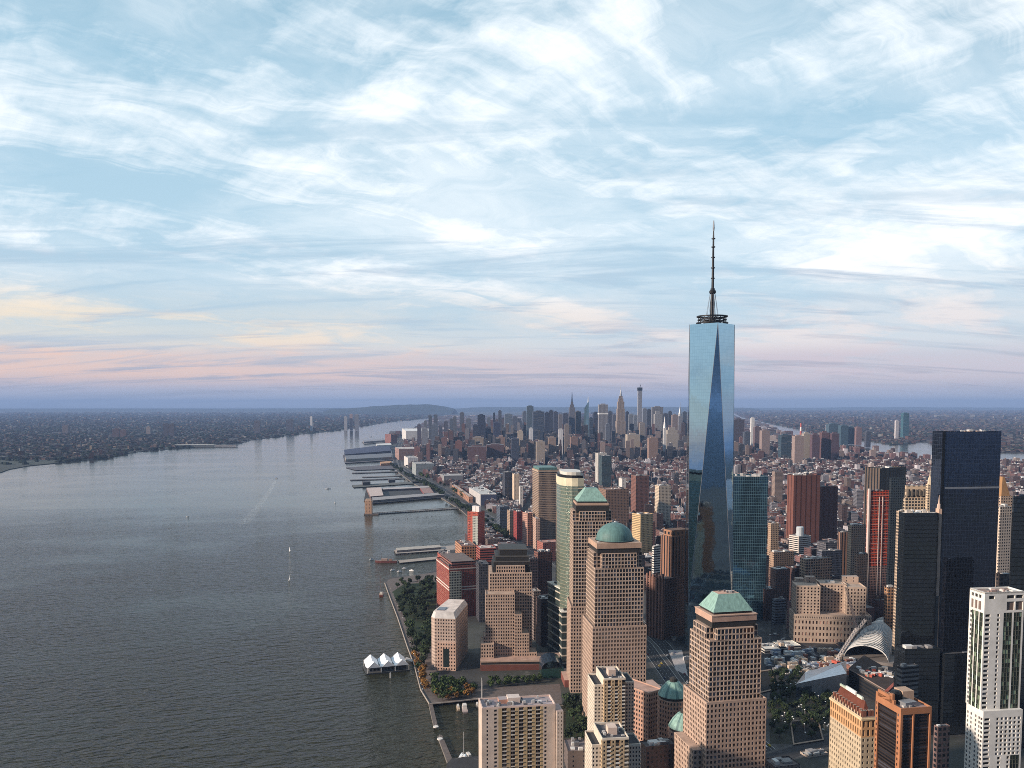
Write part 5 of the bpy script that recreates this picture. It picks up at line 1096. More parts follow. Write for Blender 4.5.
# ================================================================ the ordinary city: lots on the street grid
rf = random.Random(2024)
BANDS = []                                        # no filler here (roads, parks)
BANDS.append(WEST_ROAD)
NOFILL = [[xy(p) for p in G(pts)] for pts in (
    [(636, 704), (690, 704), (662, 640), (640, 640)], [(600, 780), (1100, 780), (1100, 640), (778, 640), (772, 600), (640, 600), (560, 560), (470, 560), (380, 560), (380, 780)])]
PAL = [(BR, 'brown brick', 5), (DB, 'dark brown', 4), ((.17, .075, .06), 'deep brick', 4), ((.30, .14, .11), 'red brick', 3), (TAN, 'tan', 3), (CR, 'cream', 2), (GY, 'grey', 2), (WHT, 'white', 1.3), (SL, 'slate', 1.8), ((.34, .22, .18), 'pinkish', 2)]
PW = [p[2] for p in PAL]
ROOFS = [((.055, .052, .058), 'dark roof', 4), ((.15, .14, .145), 'grey roof', 4), ((.38, .37, .37), 'pale roof', 1.0), ((.66, .65, .64), 'white roof', .45), ((.14, .10, .09), 'brown roof', 2)]
RWT = [r[2] for r in ROOFS]
cands = []
def height(x, y):
    h = rf.choice((13, 15, 17, 18, 20, 22, 25)); q = rf.random()
    if y < 1900:
        h = rf.uniform(18, 42) if x > 250 else rf.uniform(14, 30)
        if q > .93: h = rf.uniform(45, 75)
    elif y < 4300:
        h *= rf.uniform(1.0, 1.55)
        if q > .82: h = rf.uniform(26, 46)
        if q > .99: h = rf.uniform(45, 72)
    else:
        mid = -250 < x - (y - 4300) * .075 + 300 < 1700
        k0 = min(1, max(.25, (y - 4300) / 1300))
        if mid: h = rf.uniform(18, 34 + 30 * k0) if q < .64 else rf.uniform(36, 66 + 60 * k0) if q < .89 else rf.uniform(60, 100 + 80 * k0)
        elif x > 1200: h = rf.uniform(15, 28) if q < .85 else rf.uniform(35, 60)
        else: h = rf.uniform(13, 24) if q < .85 else rf.uniform(24, 55)
        if y > 9000: h *= .6
    return h
def zone(ang, ox, oy, bu, bv, su, sv, y0, y1, xr, lot, skip=None):
    ca, sa = math.cos(R(ang)), math.sin(R(ang))
    for iv in range(int((y1 - y0) / bv) + 8):
        for iu in range(-int(xr / bu) - 1, int(xr / bu) + 2):
            u0, v0 = iu * bu + su / 2, iv * bv + sv / 2; u1, v1 = (iu + 1) * bu - su / 2, (iv + 1) * bv - sv / 2
            cu, cv = (u0 + u1) / 2, (v0 + v1) / 2; bx, by = ox + cu * ca - cv * sa, oy + cu * sa + cv * ca
            if not (y0 <= by < y1): continue
            px = 512 + F * bx / by
            if px < 340 or px > 1090: continue
            rows = 2 if v1 - v0 > 36 else 1; dv = (v1 - v0) / rows
            for r_ in range(rows):
                u = u0
                while u < u1 - 5:
                    wl = min(rf.uniform(*lot), u1 - u)
                    if u1 - u - wl < lot[0] * .5: wl = u1 - u
                    va, vb = v0 + r_ * dv, v0 + (r_ + 1) * dv
                    if rows == 2:
                        if r_ == 0: vb -= rf.uniform(1, 6)
                        else: va += rf.uniform(1, 6)
                    if rf.random() < .965:
                        q = [(ox + uu * ca - vv * sa, oy + uu * sa + vv * ca) for uu, vv in ((u, va), (u + wl - .06, va), (u + wl - .06, vb), (u, vb))]
                        cands.append([q, height(bx, by), ang])
                    u += wl
zone(14, 250, 1080, 66, 74, 15, 14, 1090, 1980, 1700, (14, 30))
zone(-4.3, 0, 1900, 148, 78, 24, 14, 1980, 4300, 3400, (10, 24))
zone(-4.3, 0, 4300, 262, 80, 30, 18, 4300, 6600, 3600, (14, 32))
zone(-4.3, 0, 6600, 262, 96, 30, 26, 6600, 11500, 4200, (40, 80))
zone(-4.3, -300, 11500, 300, 160, 40, 40, 11500, 22000, 4200, (90, 150))
cx_ = np.array([[p[0] for p in c[0]] for c in cands]); cy_ = np.array([[p[1] for p in c[0]] for c in cands])
ok = np.ones(len(cands), bool)
for i in range(4): ok &= inpoly(cx_[:, i], cy_[:, i], MANH)
mx, my = cx_.mean(1), cy_.mean(1)
for poly in BANDS + NOFILL:
    for i in range(4): ok &= ~inpoly(cx_[:, i], cy_[:, i], poly)
    ok &= ~inpoly(mx, my, poly)
for poly in FOOT:
    P_ = np.array(poly)[:, :2]; x0, y0 = P_.min(0) - 30; x1, y1 = P_.max(0) + 30
    near = (mx > x0) & (mx < x1) & (my > y0) & (my < y1) & ok
    idx = np.where(near)[0]
    if len(idx) == 0: continue
    hit = inpoly(mx[idx], my[idx], poly)
    for i in range(4): hit |= inpoly(cx_[idx, i], cy_[idx, i], poly)
    for p in P_:
        hit |= np.array([bool(inpoly(p[0], p[1], cands[k_][0])) for k_ in idx])
    ok[idx[hit]] = False
cands = [c for c, o_ in zip(cands, ok) if o_]
# keep the filler modest where the photograph looks over it (shore strip, highway)
for c in cands:
    x, y = c[0][0]; px = 512 + F * x / y
    if px > 780 and 4200 < y < 6400 and not bool(inpoly(x, y * 1.2, MANH)): c[1] = min(c[1], rf.uniform(8, 13))
    if px < 530 and y < 3600: c[1] = min(c[1], rf.uniform(12, 24))
    c.append(rf.choices(PAL, PW)[0]); c.append(rf.choices(ROOFS, RWT)[0])
    if c[1] > 60: c[3] = rf.choice([PAL[4], PAL[6], PAL[8], PAL[8], PAL[8], PAL[1], PAL[0]])
    k_ = rf.uniform(.38, .92); g_ = sum(c[3][0]) / 3; c.append(tuple(min(.7, (q * .72 + g_ * .28 * f_) * k_) for q, f_ in zip(c[3][0], (1.0, .86, 1.18))))
# which of them show largest: a coarse item buffer, nearest first
W2, H2 = 1024, 768
buf = np.zeros((H2, W2), bool); vis = np.zeros(len(cands))
ents = [(np.mean([p[1] for p in c[0]]), i, c[0], 2.6 + c[1]) for i, c in enumerate(cands)]
for ob in list(COL.objects):
    if ob.parent is None and ob.get('category') in ('tower', 'skyscraper', 'building', 'apartment block'):
        P_ = []; 
        for ch in ob.children:
            if ch.type == 'MESH' and ch.name.split('.')[0] in ('wall', 'glass_wall', 'glass_facet', 'upper_tier', 'tower_shaft'):
                bb = np.empty(len(ch.data.vertices) * 3); ch.data.vertices.foreach_get('co', bb); bb = bb.reshape(-1, 3) + np.array(WL[ch.name]); P_.append(bb)
        if P_:
            P_ = np.vstack(P_); ents.append((P_[:, 1].min(), -1, [(P_[:, 0].min(), P_[:, 1].min()), (P_[:, 0].max(), P_[:, 1].min())], P_[:, 2].max()))
ents.sort(key=lambda e: e[0])
for yy, i, q, z1 in ents:
    xs = [proj(p[0], p[1], 3)[0] for p in q]; yb = max(proj(p[0], p[1], 3)[1] for p in q); yt = min(proj(p[0], p[1], z1)[1] for p in q)
    a0, a1, b0, b1 = max(0, int(min(xs))), min(W2, int(max(xs)) + 1), max(0, int(yt)), min(H2, int(yb) + 1)
    if a0 >= a1 or b0 >= b1: continue
    s_ = buf[b0:b1, a0:a1]
    if i >= 0: vis[i] = (~s_).sum()
    s_[:] = True
order = np.argsort(-vis)
N_IND = 200
single = set(int(k_) for k_ in order[:N_IND])
KINDF = {'brown brick': 'brick', 'dark brown': 'brick', 'deep brick': 'brick', 'red brick': 'brick', 'tan': 'punched', 'cream': 'punched', 'grey': 'office', 'white': 'blank', 'slate': 'office', 'pinkish': 'loft'}
FKS = ['brick', 'punched', 'office', 'blank', 'loft']; mats_mass = [FAC[k_] for k_ in FKS] + [M['roof']]
mass = {'near': MB(), 'far': MB(), 'uptown': MB()}
used_labels = {}
def roof_bits(m, q, z, n, mat, a, rnd):
    c = Vector((sum(p[0] for p in q) / 4, sum(p[1] for p in q) / 4)); e1 = Vector(q[1]) - Vector(q[0]); e2 = Vector(q[3]) - Vector(q[0])
    for _ in range(n):
        o_ = Vector(q[0]) + e1 * rnd.uniform(.2, .8) + e2 * rnd.uniform(.2, .8); m.box((o_.x, o_.y, z + .01), (min(e1.length * .3, rnd.uniform(2, 7)), min(e2.length * .3, rnd.uniform(2, 6)), rnd.uniform(1.5, 4.5)), R(a), mat, rnd.choice([(.40, .37, .36), (.26, .16, .14), (.55, .53, .52), (.14, .09, .08), (.74, .73, .72)]))
hs = lambda h: 'low' if h < 17 else 'middling' if h < 27 else 'tall' if h < 60 else 'very tall'
LANDA = np.array([[l[0], l[1]] for l in LAND])
recs = []
for i, c in enumerate(cands):
    q, h, ang, pal, roof, tint = c; z1 = 2.6 + h; yb = np.mean([p[1] for p in q])
    if i in single: recs.append((i, c)); continue
    if yb > 11500: m = mass['uptown']
    elif yb > 4300: m = mass['far']
    else: m = mass['near']
    mi = FKS.index(KINDF[pal[1]]); m.prism(q, 2.6, z1, mi, 5, tint, roof[0])
    if yb < 4300: roof_bits(m, q, z1, rf.choice((0, 1, 1, 2, 3)), 5, ang, rf)
    elif yb < 6600: roof_bits(m, q, z1, rf.choice((0, 1, 1)), 5, ang, rf)
for k_, nm, lb in (('near', 'city_blocks', 'countless low brick and loft buildings filling the nearer street blocks'), ('far', 'city_blocks', 'countless smaller buildings between the distant towers'), ('uptown', 'city_blocks', 'faint far uptown blocks fading into haze')):
    o = mass[k_].build(nm, mats_mass); tag(o, lb, 'city blocks', None, 'stuff')
REL = {}
recs.sort(key=lambda r: np.mean([p[1] for p in r[1][0]]))
for i, c in recs:
    q, h, ang, pal, roof, tint = c; z1 = 2.6 + h; mxq, myq = np.mean([p[0] for p in q]), np.mean([p[1] for p in q]); pp = proj(mxq, myq, 3)
    d = np.hypot(LANDA[:, 0] - pp[0], (LANDA[:, 1] - pp[1]) * 1.5); k1 = int(np.argmin(d)); l1 = LAND[k1]
    rel = 'behind' if myq > l1[4] + 60 else 'in front of' if myq < l1[4] - 60 else 'beside'
    side = 'riverward' if pp[0] < l1[0] - 6 else 'inland' if pp[0] > l1[0] + 6 else 'straight'
    wid = math.dist(q[0], q[1]); shp = 'narrow' if wid < 15 else 'wide' if wid > 26 else 'square'
    rs = {('behind', 'riverward'): 'riverward behind', ('behind', 'inland'): 'inland behind', ('behind', 'straight'): 'straight behind', ('in front of', 'riverward'): 'riverward before', ('in front of', 'inland'): 'inland before',
          ('in front of', 'straight'): 'straight before', ('beside', 'riverward'): 'riverward of', ('beside', 'inland'): 'inland of', ('beside', 'straight'): 'hard against'}[(rel, side)]
    REL.setdefault((hs(h), shp, pal[1], roof[1], rs, l1[2]), []).append((i, c))
ORD = ['nearest', 'second nearest', 'third nearest', 'fourth nearest', 'fifth nearest', 'sixth nearest']
for (hh, shp, cn, rn, rs, ln), lst in REL.items():
    for k_, (i, c) in enumerate(lst):
        q, h, ang, pal, roof, tint = c; z1 = 2.6 + h; mxq, myq = np.mean([p[0] for p in q]), np.mean([p[1] for p in q])
        lab = f'{hh} {shp} {cn} building, {rn}, {rs} the {ln}'
        if len(lst) > 1: lab = f'{ORD[min(k_, 5)]} {lab}'
        rt_ = thing('brick_building' if 'br' in cn else 'city_building', (mxq, myq, 2.6), lab, 'building', 'ordinary buildings of the street grid')
        part(rt_, 'wall', [FAC[KINDF[cn]]], lambda m: [m.wall(q[j], q[(j + 1) % 4], 2.6, z1 + .9, 0, tint) for j in range(4)])
        part(rt_, 'roof', [M['roof']], lambda m: m.face([(*p, z1) for p in q], 0, roof[0]))
        e1 = Vector(q[1]) - Vector(q[0]); e2 = Vector(q[3]) - Vector(q[0]); at2 = lambda a, b: Vector(q[0]) + e1 * a + e2 * b
        o_ = at2(rf.uniform(.25, .75), rf.uniform(.3, .7)); part(rt_, 'bulkhead', M['tint'], lambda m: m.box((o_.x, o_.y, z1), (min(6, e1.length * .35), min(5, e2.length * .3), rf.uniform(2.4, 4.2)), R(ang), 0, tuple(min(.8, v * 1.1) for v in tint), 0, rf.choice(((.5, .5, .5), (.2, .2, .2), (.7, .69, .67)))))
        if rf.random() < .55:
            o_ = at2(rf.uniform(.2, .8), rf.uniform(.2, .8)); part(rt_, 'water_tank', M['tint'], lambda m: m.lathe((o_.x, o_.y, z1), [(1.6, 2.2), (1.6, 5.2), (.1, 6.6)], 10, 0, (.20, .12, .08)))
        for _ in range(rf.choice((1, 2, 3))):
            o_ = at2(rf.uniform(.15, .85), rf.uniform(.15, .85)); part(rt_, 'rooftop_unit', M['tint'], lambda m: m.box((o_.x, o_.y, z1), (rf.uniform(1.2, 3), rf.uniform(1.2, 3), rf.uniform(.8, 1.8)), R(ang), 0, rf.choice(((.6, .6, .6), (.35, .35, .36), (.75, .74, .72)))))
print('filler', len(cands), 'individual', len(recs), 'smallest px', vis[order[N_IND - 1]])

# ---- the far shores: too many roofs to count
def shore_mass(name, lab, poly, px0, px1, Y0, Y1, n, sz, hr, seed, dens=None):
    r = random.Random(seed); m = MB(); k_ = 0
    while k_ < n:
        Y = Y0 * (Y1 / Y0) ** (r.random() ** 1.15); px = r.uniform(px0, px1); x = (px - 512) / F * Y
        if not bool(inpoly(x, Y, poly)): k_ += .2; continue
        kk = max(1, Y / 9000); s_ = r.uniform(*sz) * kk; s2 = r.uniform(*sz) * kk; h = r.uniform(*hr) * min(1.8, kk)
        if r.random() > .97: h *= 2.6
        pal = r.choices(PAL, PW)[0]; q = r.uniform(.6, 1.05)
        m.box((x, Y, 2.9), (s_, s2, h), r.choice((.2, .25, 1.2)), FKS.index(KINDF[pal[1]]), tuple(v * q * .34 for v in pal[0]), 5, tuple(v * .42 for v in r.choices(ROOFS, RWT)[0][0])); k_ += 1
    o = m.build(name, mats_mass); tag(o, lab, 'city blocks', None, 'stuff')
shore_mass('far_shore_town', 'low hazy rooftops and houses covering the far shore of the wide river', NJ, -60, 450, 4700, 30000, 9000, (10, 32), (6, 14), 11)
shore_mass('far_bank_town', 'endless flat pale rooftops beyond the second river', QN, 728, 1060, 4500, 40000, 15000, (12, 46), (6, 15), 12)
def woods(name, lab, polyf, px0, px1, Y0, Y1, n, seed, rr=(8, 20), colr=(.014, .022, .016)):
    r = random.Random(seed); m = MB()
    for _ in range(n):
        Y = Y0 * (Y1 / Y0) ** r.random(); px = r.uniform(px0, px1); x = (px - 512) / F * Y
        if not polyf(x, Y): continue
        k_ = max(1, Y / 7000); R0 = r.uniform(*rr) * k_; hh = r.uniform(.7, 1.3) * min(16, R0); q = r.uniform(.6, 1.4); tn = tuple(v * q for v in colr)
        ring = [(x + R0 * math.cos(a_) * r.uniform(.7, 1.3), Y + R0 * math.sin(a_) * r.uniform(.7, 1.3)) for a_ in [t_ * math.pi / 3 for t_ in range(6)]]
        mid = [(x + (p[0] - x) * .75, Y + (p[1] - Y) * .75, 2.8 + hh * r.uniform(.6, .9)) for p in ring]
        m.loft([(*p, 2.8) for p in ring], mid, 0, tn)
        for i in range(6): m.face([mid[i], mid[(i + 1) % 6], (x, Y, 2.8 + hh)], 0, tn)
    o = m.build(name, M['roof']); tag(o, lab, 'woods', None, 'stuff')
inNJ = lambda x, y: bool(inpoly(x, y, NJ)); inQ = lambda x, y: bool(inpoly(x, y, QN))
woods('woods', 'dark tree belts and groves among the houses of the far shore', inNJ, -60, 452, 4300, 26000, 5200, 5)
def njshore(x, y):
    px = 512 + F * x / y; return inNJ(x, y) and not inNJ(x, y * .94)
woods('woods', 'dark wooded bluff along the far waterline', njshore, -60, 440, 3500, 16000, 7000, 6, (10, 24), (.010, .015, .013))
woods('woods', 'tree belts scattered over the flat land beyond the second river', inQ, 728, 1060, 5000, 30000, 4200, 7)
# ================================================================ waterfront
mole([(428.4, 704.8), (432.2, 704.5), (437.6, 727.5), (433.8, 729)], 2.5, 'breakwater', 'stone breakwater arm reaching down from the cove corner')
mole([(437.6, 738.5), (442.0, 737.5), (453, 763), (448.5, 768)], 2.5, 'breakwater', 'stone breakwater arm rising from the lower cove corner')
for (x, y, lb) in ((436, 727.2, 'round pale lookout at the tip of the upper breakwater arm'), (440, 739.4, 'round pale lookout at the tip of the lower breakwater arm')):
    p = gp(x, y, 2.5); l_ = thing('lookout', (p.x, p.y, 2.5), lb, 'lookout')
    part(l_, 'platform', M['tint'], lambda m: m.lathe((p.x, p.y, 2.5), [(2.6, 0), (2.6, .9), (2.3, 1.0)], 14, 0, (.66, .62, .58), smooth=False)); part(l_, 'lamp_post', M['tint'], lambda m: m.tube((p.x, p.y, 3.4), (p.x, p.y, 7.5), .16, .1, 5, 0, (.7, .68, .65)))
def rail(pts, lab, col=(.42, .36, .31), h=1.1):
    P = [gp(x, y, 2.6) for x, y in pts]; b = MB(); c = P[0]
    for a_, d_ in zip(P, P[1:]):
        dd = (d_ - a_).normalized(); n_ = Vector((dd.y, -dd.x, 0)) * .35
        b.prism([(a_ - n_).to_2d(), (a_ + n_).to_2d(), (d_ + n_).to_2d(), (d_ - n_).to_2d()][::-1] if False else [(a_ + n_).to_2d(), (d_ + n_).to_2d(), (d_ - n_).to_2d(), (a_ - n_).to_2d()], 2.6, 2.6 + h, 0, 0, col)
    return tag(b.build('parapet_wall', M['tint'], loc=c), lab, 'wall')
rail([(384.8, 583.5), (389.6, 597), (397.6, 618), (407.6, 648), (414.1, 665), (420.6, 690), (429.2, 704.2)], 'low stone parapet along the edge of the riverside promenade')
rail([(429.8, 704.4), (455, 702), (481, 699)], 'low stone parapet along the top edge of the cove')
def pier(pts, lab, h=3.0, roof=None, sheds=(), tint=(.30, .27, .25)):
    P = [xy(gp(x, y, h)) for x, y in pts]; ar = sum(P[i][0] * P[(i + 1) % len(P)][1] - P[(i + 1) % len(P)][0] * P[i][1] for i in range(len(P)))
    if ar < 0: P = P[::-1]
    c = (sum(p[0] for p in P) / len(P), sum(p[1] for p in P) / len(P)); t_ = thing('pier', (*c, 0), lab, 'pier')
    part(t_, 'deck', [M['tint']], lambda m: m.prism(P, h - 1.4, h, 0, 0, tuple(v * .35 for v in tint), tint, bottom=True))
    def piles(m):
        for i in range(len(P)):
            a_, b_ = Vector(P[i]), Vector(P[(i + 1) % len(P)]); n = max(1, int((b_ - a_).length / 9))
            for k_ in range(n):
                q = a_.lerp(b_, (k_ + .5) / n) * .999 + Vector(c) * .001; m.tube((q.x, q.y, -2), (q.x, q.y, h - 1.35), .7, .7, 5, 0, (.06, .05, .045))
    o = part(t_, 'pile', [M['tint']], piles); o['kind'] = 'stuff'
    for (spts, hh, wt, rt, fk) in sheds:
        Q = [xy(gp(x, y, h)) for x, y in spts]; ar = sum(Q[i][0] * Q[(i + 1) % len(Q)][1] - Q[(i + 1) % len(Q)][0] * Q[i][1] for i in range(len(Q)))
        if ar < 0: Q = Q[::-1]
        part(t_, 'shed', [FAC[fk], M['roof']], lambda m: m.prism(Q, h, h + hh, 0, 1, wt, rt))
    return t_
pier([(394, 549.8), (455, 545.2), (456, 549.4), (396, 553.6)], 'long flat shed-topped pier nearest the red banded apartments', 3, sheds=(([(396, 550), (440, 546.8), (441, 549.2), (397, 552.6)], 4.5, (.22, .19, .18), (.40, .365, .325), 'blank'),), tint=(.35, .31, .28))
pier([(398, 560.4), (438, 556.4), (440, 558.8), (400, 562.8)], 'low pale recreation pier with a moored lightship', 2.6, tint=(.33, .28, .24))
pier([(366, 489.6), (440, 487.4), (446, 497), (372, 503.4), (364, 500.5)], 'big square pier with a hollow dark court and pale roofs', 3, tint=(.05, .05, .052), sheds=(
    ([(366.5, 490.3), (381, 489.8), (383.5, 498), (370.5, 499.2)], 9, (.26, .17, .15), (.52, .42, .38), 'loft'), ([(372, 499.5), (443, 494.3), (444.5, 496.6), (373, 502.6)], 7, (.2, .18, .18), (.30, .285, .285), 'loft'),
    ([(382, 489.8), (436, 487.6), (437, 489), (383, 491.4)], 7, (.2, .15, .14), (.42, .38, .37), 'loft'), ([(420, 489.6), (430, 489.2), (434, 494.4), (424, 495)], 6, (.28, .08, .07), (.3, .2, .18), 'loft')))
pier([(352, 485), (420, 481.2), (421, 483), (354, 487.4)], 'narrow pier with dark trees and small sheds', 2.6, tint=(.12, .12, .11), sheds=(([(362, 484), (370, 483.6), (370.5, 485), (363, 485.6)], 12, (.07, .06, .06), (.09, .09, .1), 'brick'), ([(388, 481.6), (395, 481.2), (395.4, 482.4), (389, 482.8)], 11, (.07, .06, .06), (.09, .09, .1), 'brick')))
pier([(362, 476.6), (400, 475.4), (401, 476.1), (363, 477.4)], 'low thin finger of old piles between larger piers', 1.8, tint=(.17, .15, .14))
pier([(350, 479.6), (404, 477.9), (405, 478.6), (351, 480.4)], 'slim dark finger pier just below the thin finger of old piles', 2.2, tint=(.10, .09, .09))
pier([(352, 472.6), (398, 471.0), (399, 471.7), (353, 473.4)], 'slim dark finger pier between the working pier and the old piles', 2.2, tint=(.11, .10, .10))
pier([(346, 467.4), (392, 464.4), (397, 468.6), (356, 470.2)], 'working pier with dark barges and an orange shed', 2.6, tint=(.11, .10, .11), sheds=(([(380, 464.2), (391, 463.2), (392, 465.2), (381, 466)], 12, (.40, .20, .10), (.45, .26, .15), 'loft'),))
pier([(343, 455), (390, 449), (393, 460), (345, 463)], 'very large pier complex with navy roofs and a pale long front', 3, tint=(.13, .12, .13), sheds=(
    ([(344, 452.2), (374, 448.4), (390, 448.6), (391, 453.2), (345, 457.2)], 16, (.06, .065, .10), (.065, .075, .12), 'ribbon'), ([(345, 458), (391, 455.4), (391.6, 459.4), (346, 462)], 14, (.36, .33, .27), (.17, .18, .2), 'loft'), ([(376, 446.4), (391, 445.8), (391.6, 447.8), (376.6, 448.2)], 20, (.55, .52, .5), (.6, .58, .56), 'blank')))
pier([(362, 441.6), (384, 439.8), (386, 442.2), (364, 443.8)], 'farthest grey pier shed under the red warehouse', 3, sheds=(([(363, 441.6), (384, 440), (385, 441.8), (364, 443.4)], 13, (.22, .2, .21), (.26, .26, .29), 'ribbon'),))
bld((385, 391, 397), 434.5, 6600, 40, 'loft', (.30, .13, .11), 'big reddish warehouse where the shore turns at the farthest pier', None, rt=(.4, .26, .23))
bld((395, 399, 420), 449, 4650, 14, 'loft', (.42, .26, .22), 'pink brick terminal building facing the very large pier', None, rt=(.5, .45, .42))
bld((412, 416, 434), 464, 3650, 14, 'punched', (.33, .36, .36), 'grey green riverside apartment slab with a light flank', None)
bld((404, 408, 418), 458, 4100, 14, 'blank', (.6, .57, .55), 'white roofed hall among red river warehouses', None)
bld((402, 406, 434), 431, 6900, 10, 'blank', (.62, .60, .58), 'long bright white roofed convention hall near the river', None, rt=(.72, .70, .68))
bld((440, 444, 463), 476, 3250, 14, 'punched', (.31, .30, .30), 'grey slab apartment house across the highway from the big square pier', None)
# row of pilings with a tunnel ventilation tower at its head
vt = gp(369.6, 514, 2); V = thing('ventilation_tower', (vt.x, vt.y, 0), 'tall tan ventilation tower standing in the river at the end of a piled walkway', 'tower')
hv = zat(500.5, vt.y) - 3.5
part(V, 'base', M['tint'], lambda m: m.box((vt.x + 6, vt.y, -1), (40, 24, 5), 0, 0, (.12, .10, .09)))
part(V, 'shaft', [FAC['blank'], M['roof']], lambda m: m.prism([(vt.x - 12, vt.y - 9), (vt.x + 7, vt.y - 9), (vt.x + 7, vt.y + 10), (vt.x - 12, vt.y + 10)], 4, 4 + hv, 0, 1, (.42, .26, .17), (.5, .4, .33)))
part(V, 'cap', M['tint'], lambda m: m.box((vt.x - 2.5, vt.y + .5, 4 + hv + .01), (15, 15, 4), 0, 0, (.46, .32, .23)))
pa, pb = gp(376, 513.6, 2), gp(461, 508, 2); dv = (pb - pa); nv_ = 34
Wk = thing('piled_walkway', (pa.x, pa.y, 0), 'long piled walkway joining the ventilation tower to the shore', 'pier')
nr = Vector((dv.y, -dv.x, 0)).normalized()
part(Wk, 'deck', M['tint'], lambda m: m.prism([xy(pa + nr * 4), xy(pb + nr * 4), xy(pb + nr * 1), xy(pa + nr * 1)], 2, 3, 0, 0, (.40, .38, .36), (.54, .52, .50), bottom=True))
part(Wk, 'deck', M['tint'], lambda m: m.prism([xy(pa - nr * 16), xy(pb - nr * 16), xy(pb - nr * 19), xy(pa - nr * 19)], 2, 3, 0, 0, (.28, .26, .25), (.34, .32, .31), bottom=True))
for k_ in range(nv_):
    p = pa + dv * (k_ + .5) / nv_; part(Wk, 'pile_bent', M['tint'], lambda m: m.prism([xy(p + nr * 8 - dv.normalized() * 2.2), xy(p + nr * 8 + dv.normalized() * 2.2), xy(p - nr * 22 + dv.normalized() * 2.2), xy(p - nr * 22 - dv.normalized() * 2.2)][::-1], -1, 1.9, 0, 0, (.09, .08, .075), (.13, .12, .11)))
rp = random.Random(8)
for k_ in range(26):
    px = 392 + rp.random() * 68; p = gp(px, 520 - (px - 390) * .085 + rp.uniform(-.7, .7), 0); m = MB(); m.tube((p.x, p.y, -1), (p.x + rp.uniform(-.3, .3), p.y, rp.uniform(.8, 2.4)), .6, .5, 6, 0, (.07, .06, .055)); tag(m.build('mooring_pile', M['tint'], loc=(p.x, p.y, 0)), 'worn dark pile of a vanished pier, in the broken line before the walkway', 'pile', 'old piles left standing in the river')
# ferry terminal barge with three white tent peaks
fa, fb = gp(367, 673.5, 1), gp(409, 669.5, 1); ux = (fb - fa).normalized(); uy = Vector((-ux.y, ux.x, 0)); Lf = (fb - fa).length
T_ = thing('ferry_terminal', ((fa.x + fb.x) / 2, (fa.y + fb.y) / 2, 0), 'floating ferry terminal roofed by three white tent peaks beside the promenade', 'ferry terminal')
PT = lambda u, v, z: tuple(fa + ux * u + uy * v + Vector((0, 0, z - 1)))
part(T_, 'barge', M['tint'], lambda m: m.prism([PT(-1, -2, 0)[:2], PT(Lf + 1, -2, 0)[:2], PT(Lf + 1, 30, 0)[:2], PT(-1, 30, 0)[:2]], -1, 1.4, 0, 0, (.04, .045, .05), (.10, .10, .10)))
part(T_, 'deckhouse', [FAC['loft'], M['roof']], lambda m: m.prism([PT(3, 3, 0)[:2], PT(Lf - 3, 3, 0)[:2], PT(Lf - 3, 25, 0)[:2], PT(3, 25, 0)[:2]], 1.4, 5.5, 0, 1, (.13, .14, .15), (.1, .1, .1)))
for k_ in range(3):
    u0, u1 = k_ * Lf / 3 + .3, (k_ + 1) * Lf / 3 - .3; um = (u0 + u1) / 2
    def tent(m):
        N = 8
        for (s0, s1) in ((0, 1), (1, 2)):
            for j in range(N):
                def pt(si, t_):
                    v = -2 + 32 * t_; z = 6.2 + 1.2 * math.cos(2 * math.pi * t_)
                    return PT((u0, um, u1)[si], v, (z if si != 1 else 12.4 + 1.9 * math.cos(2 * math.pi * t_) * .9))
                m.face([pt(s0, j / N), pt(s1, j / N), pt(s1, (j + 1) / N), pt(s0, (j + 1) / N)], 0, (.84, .84, .85), None, True)
        m.face([PT(u0, -2, 7.4), PT(u1, -2, 7.4), PT(um, -2, 14.1)], 0, (.8, .8, .82))
    part(T_, 'tent_roof', M['tint'], tent)
    for u in (u0, u1):
        for v in (-1.6, 29): part(T_, 'tent_mast', M['tint'], lambda m: m.tube(PT(u, v, 1.2), PT(u, v, 8.4), .25, .2, 6, 0, (.7, .7, .7)))
part(T_, 'gangway', M['tint'], lambda m: m.prism([xy(gp(406, 657, 3)), xy(gp(413, 660, 3)), xy(gp(412, 662, 3)), xy(gp(405, 659.5, 3))][::-1], 2.7, 3.4, 0, 0, (.35, .33, .32)))
dp = gp(390.5, 678, 0); m = MB(); m.tube((dp.x, dp.y, -1), (dp.x, dp.y, 6), .9, .8, 8, 0, (.5, .5, .5)); tag(m.build('mooring_pile', M['tint'], loc=dp), 'thick pale pile standing before the white tent ferry terminal', 'pile')

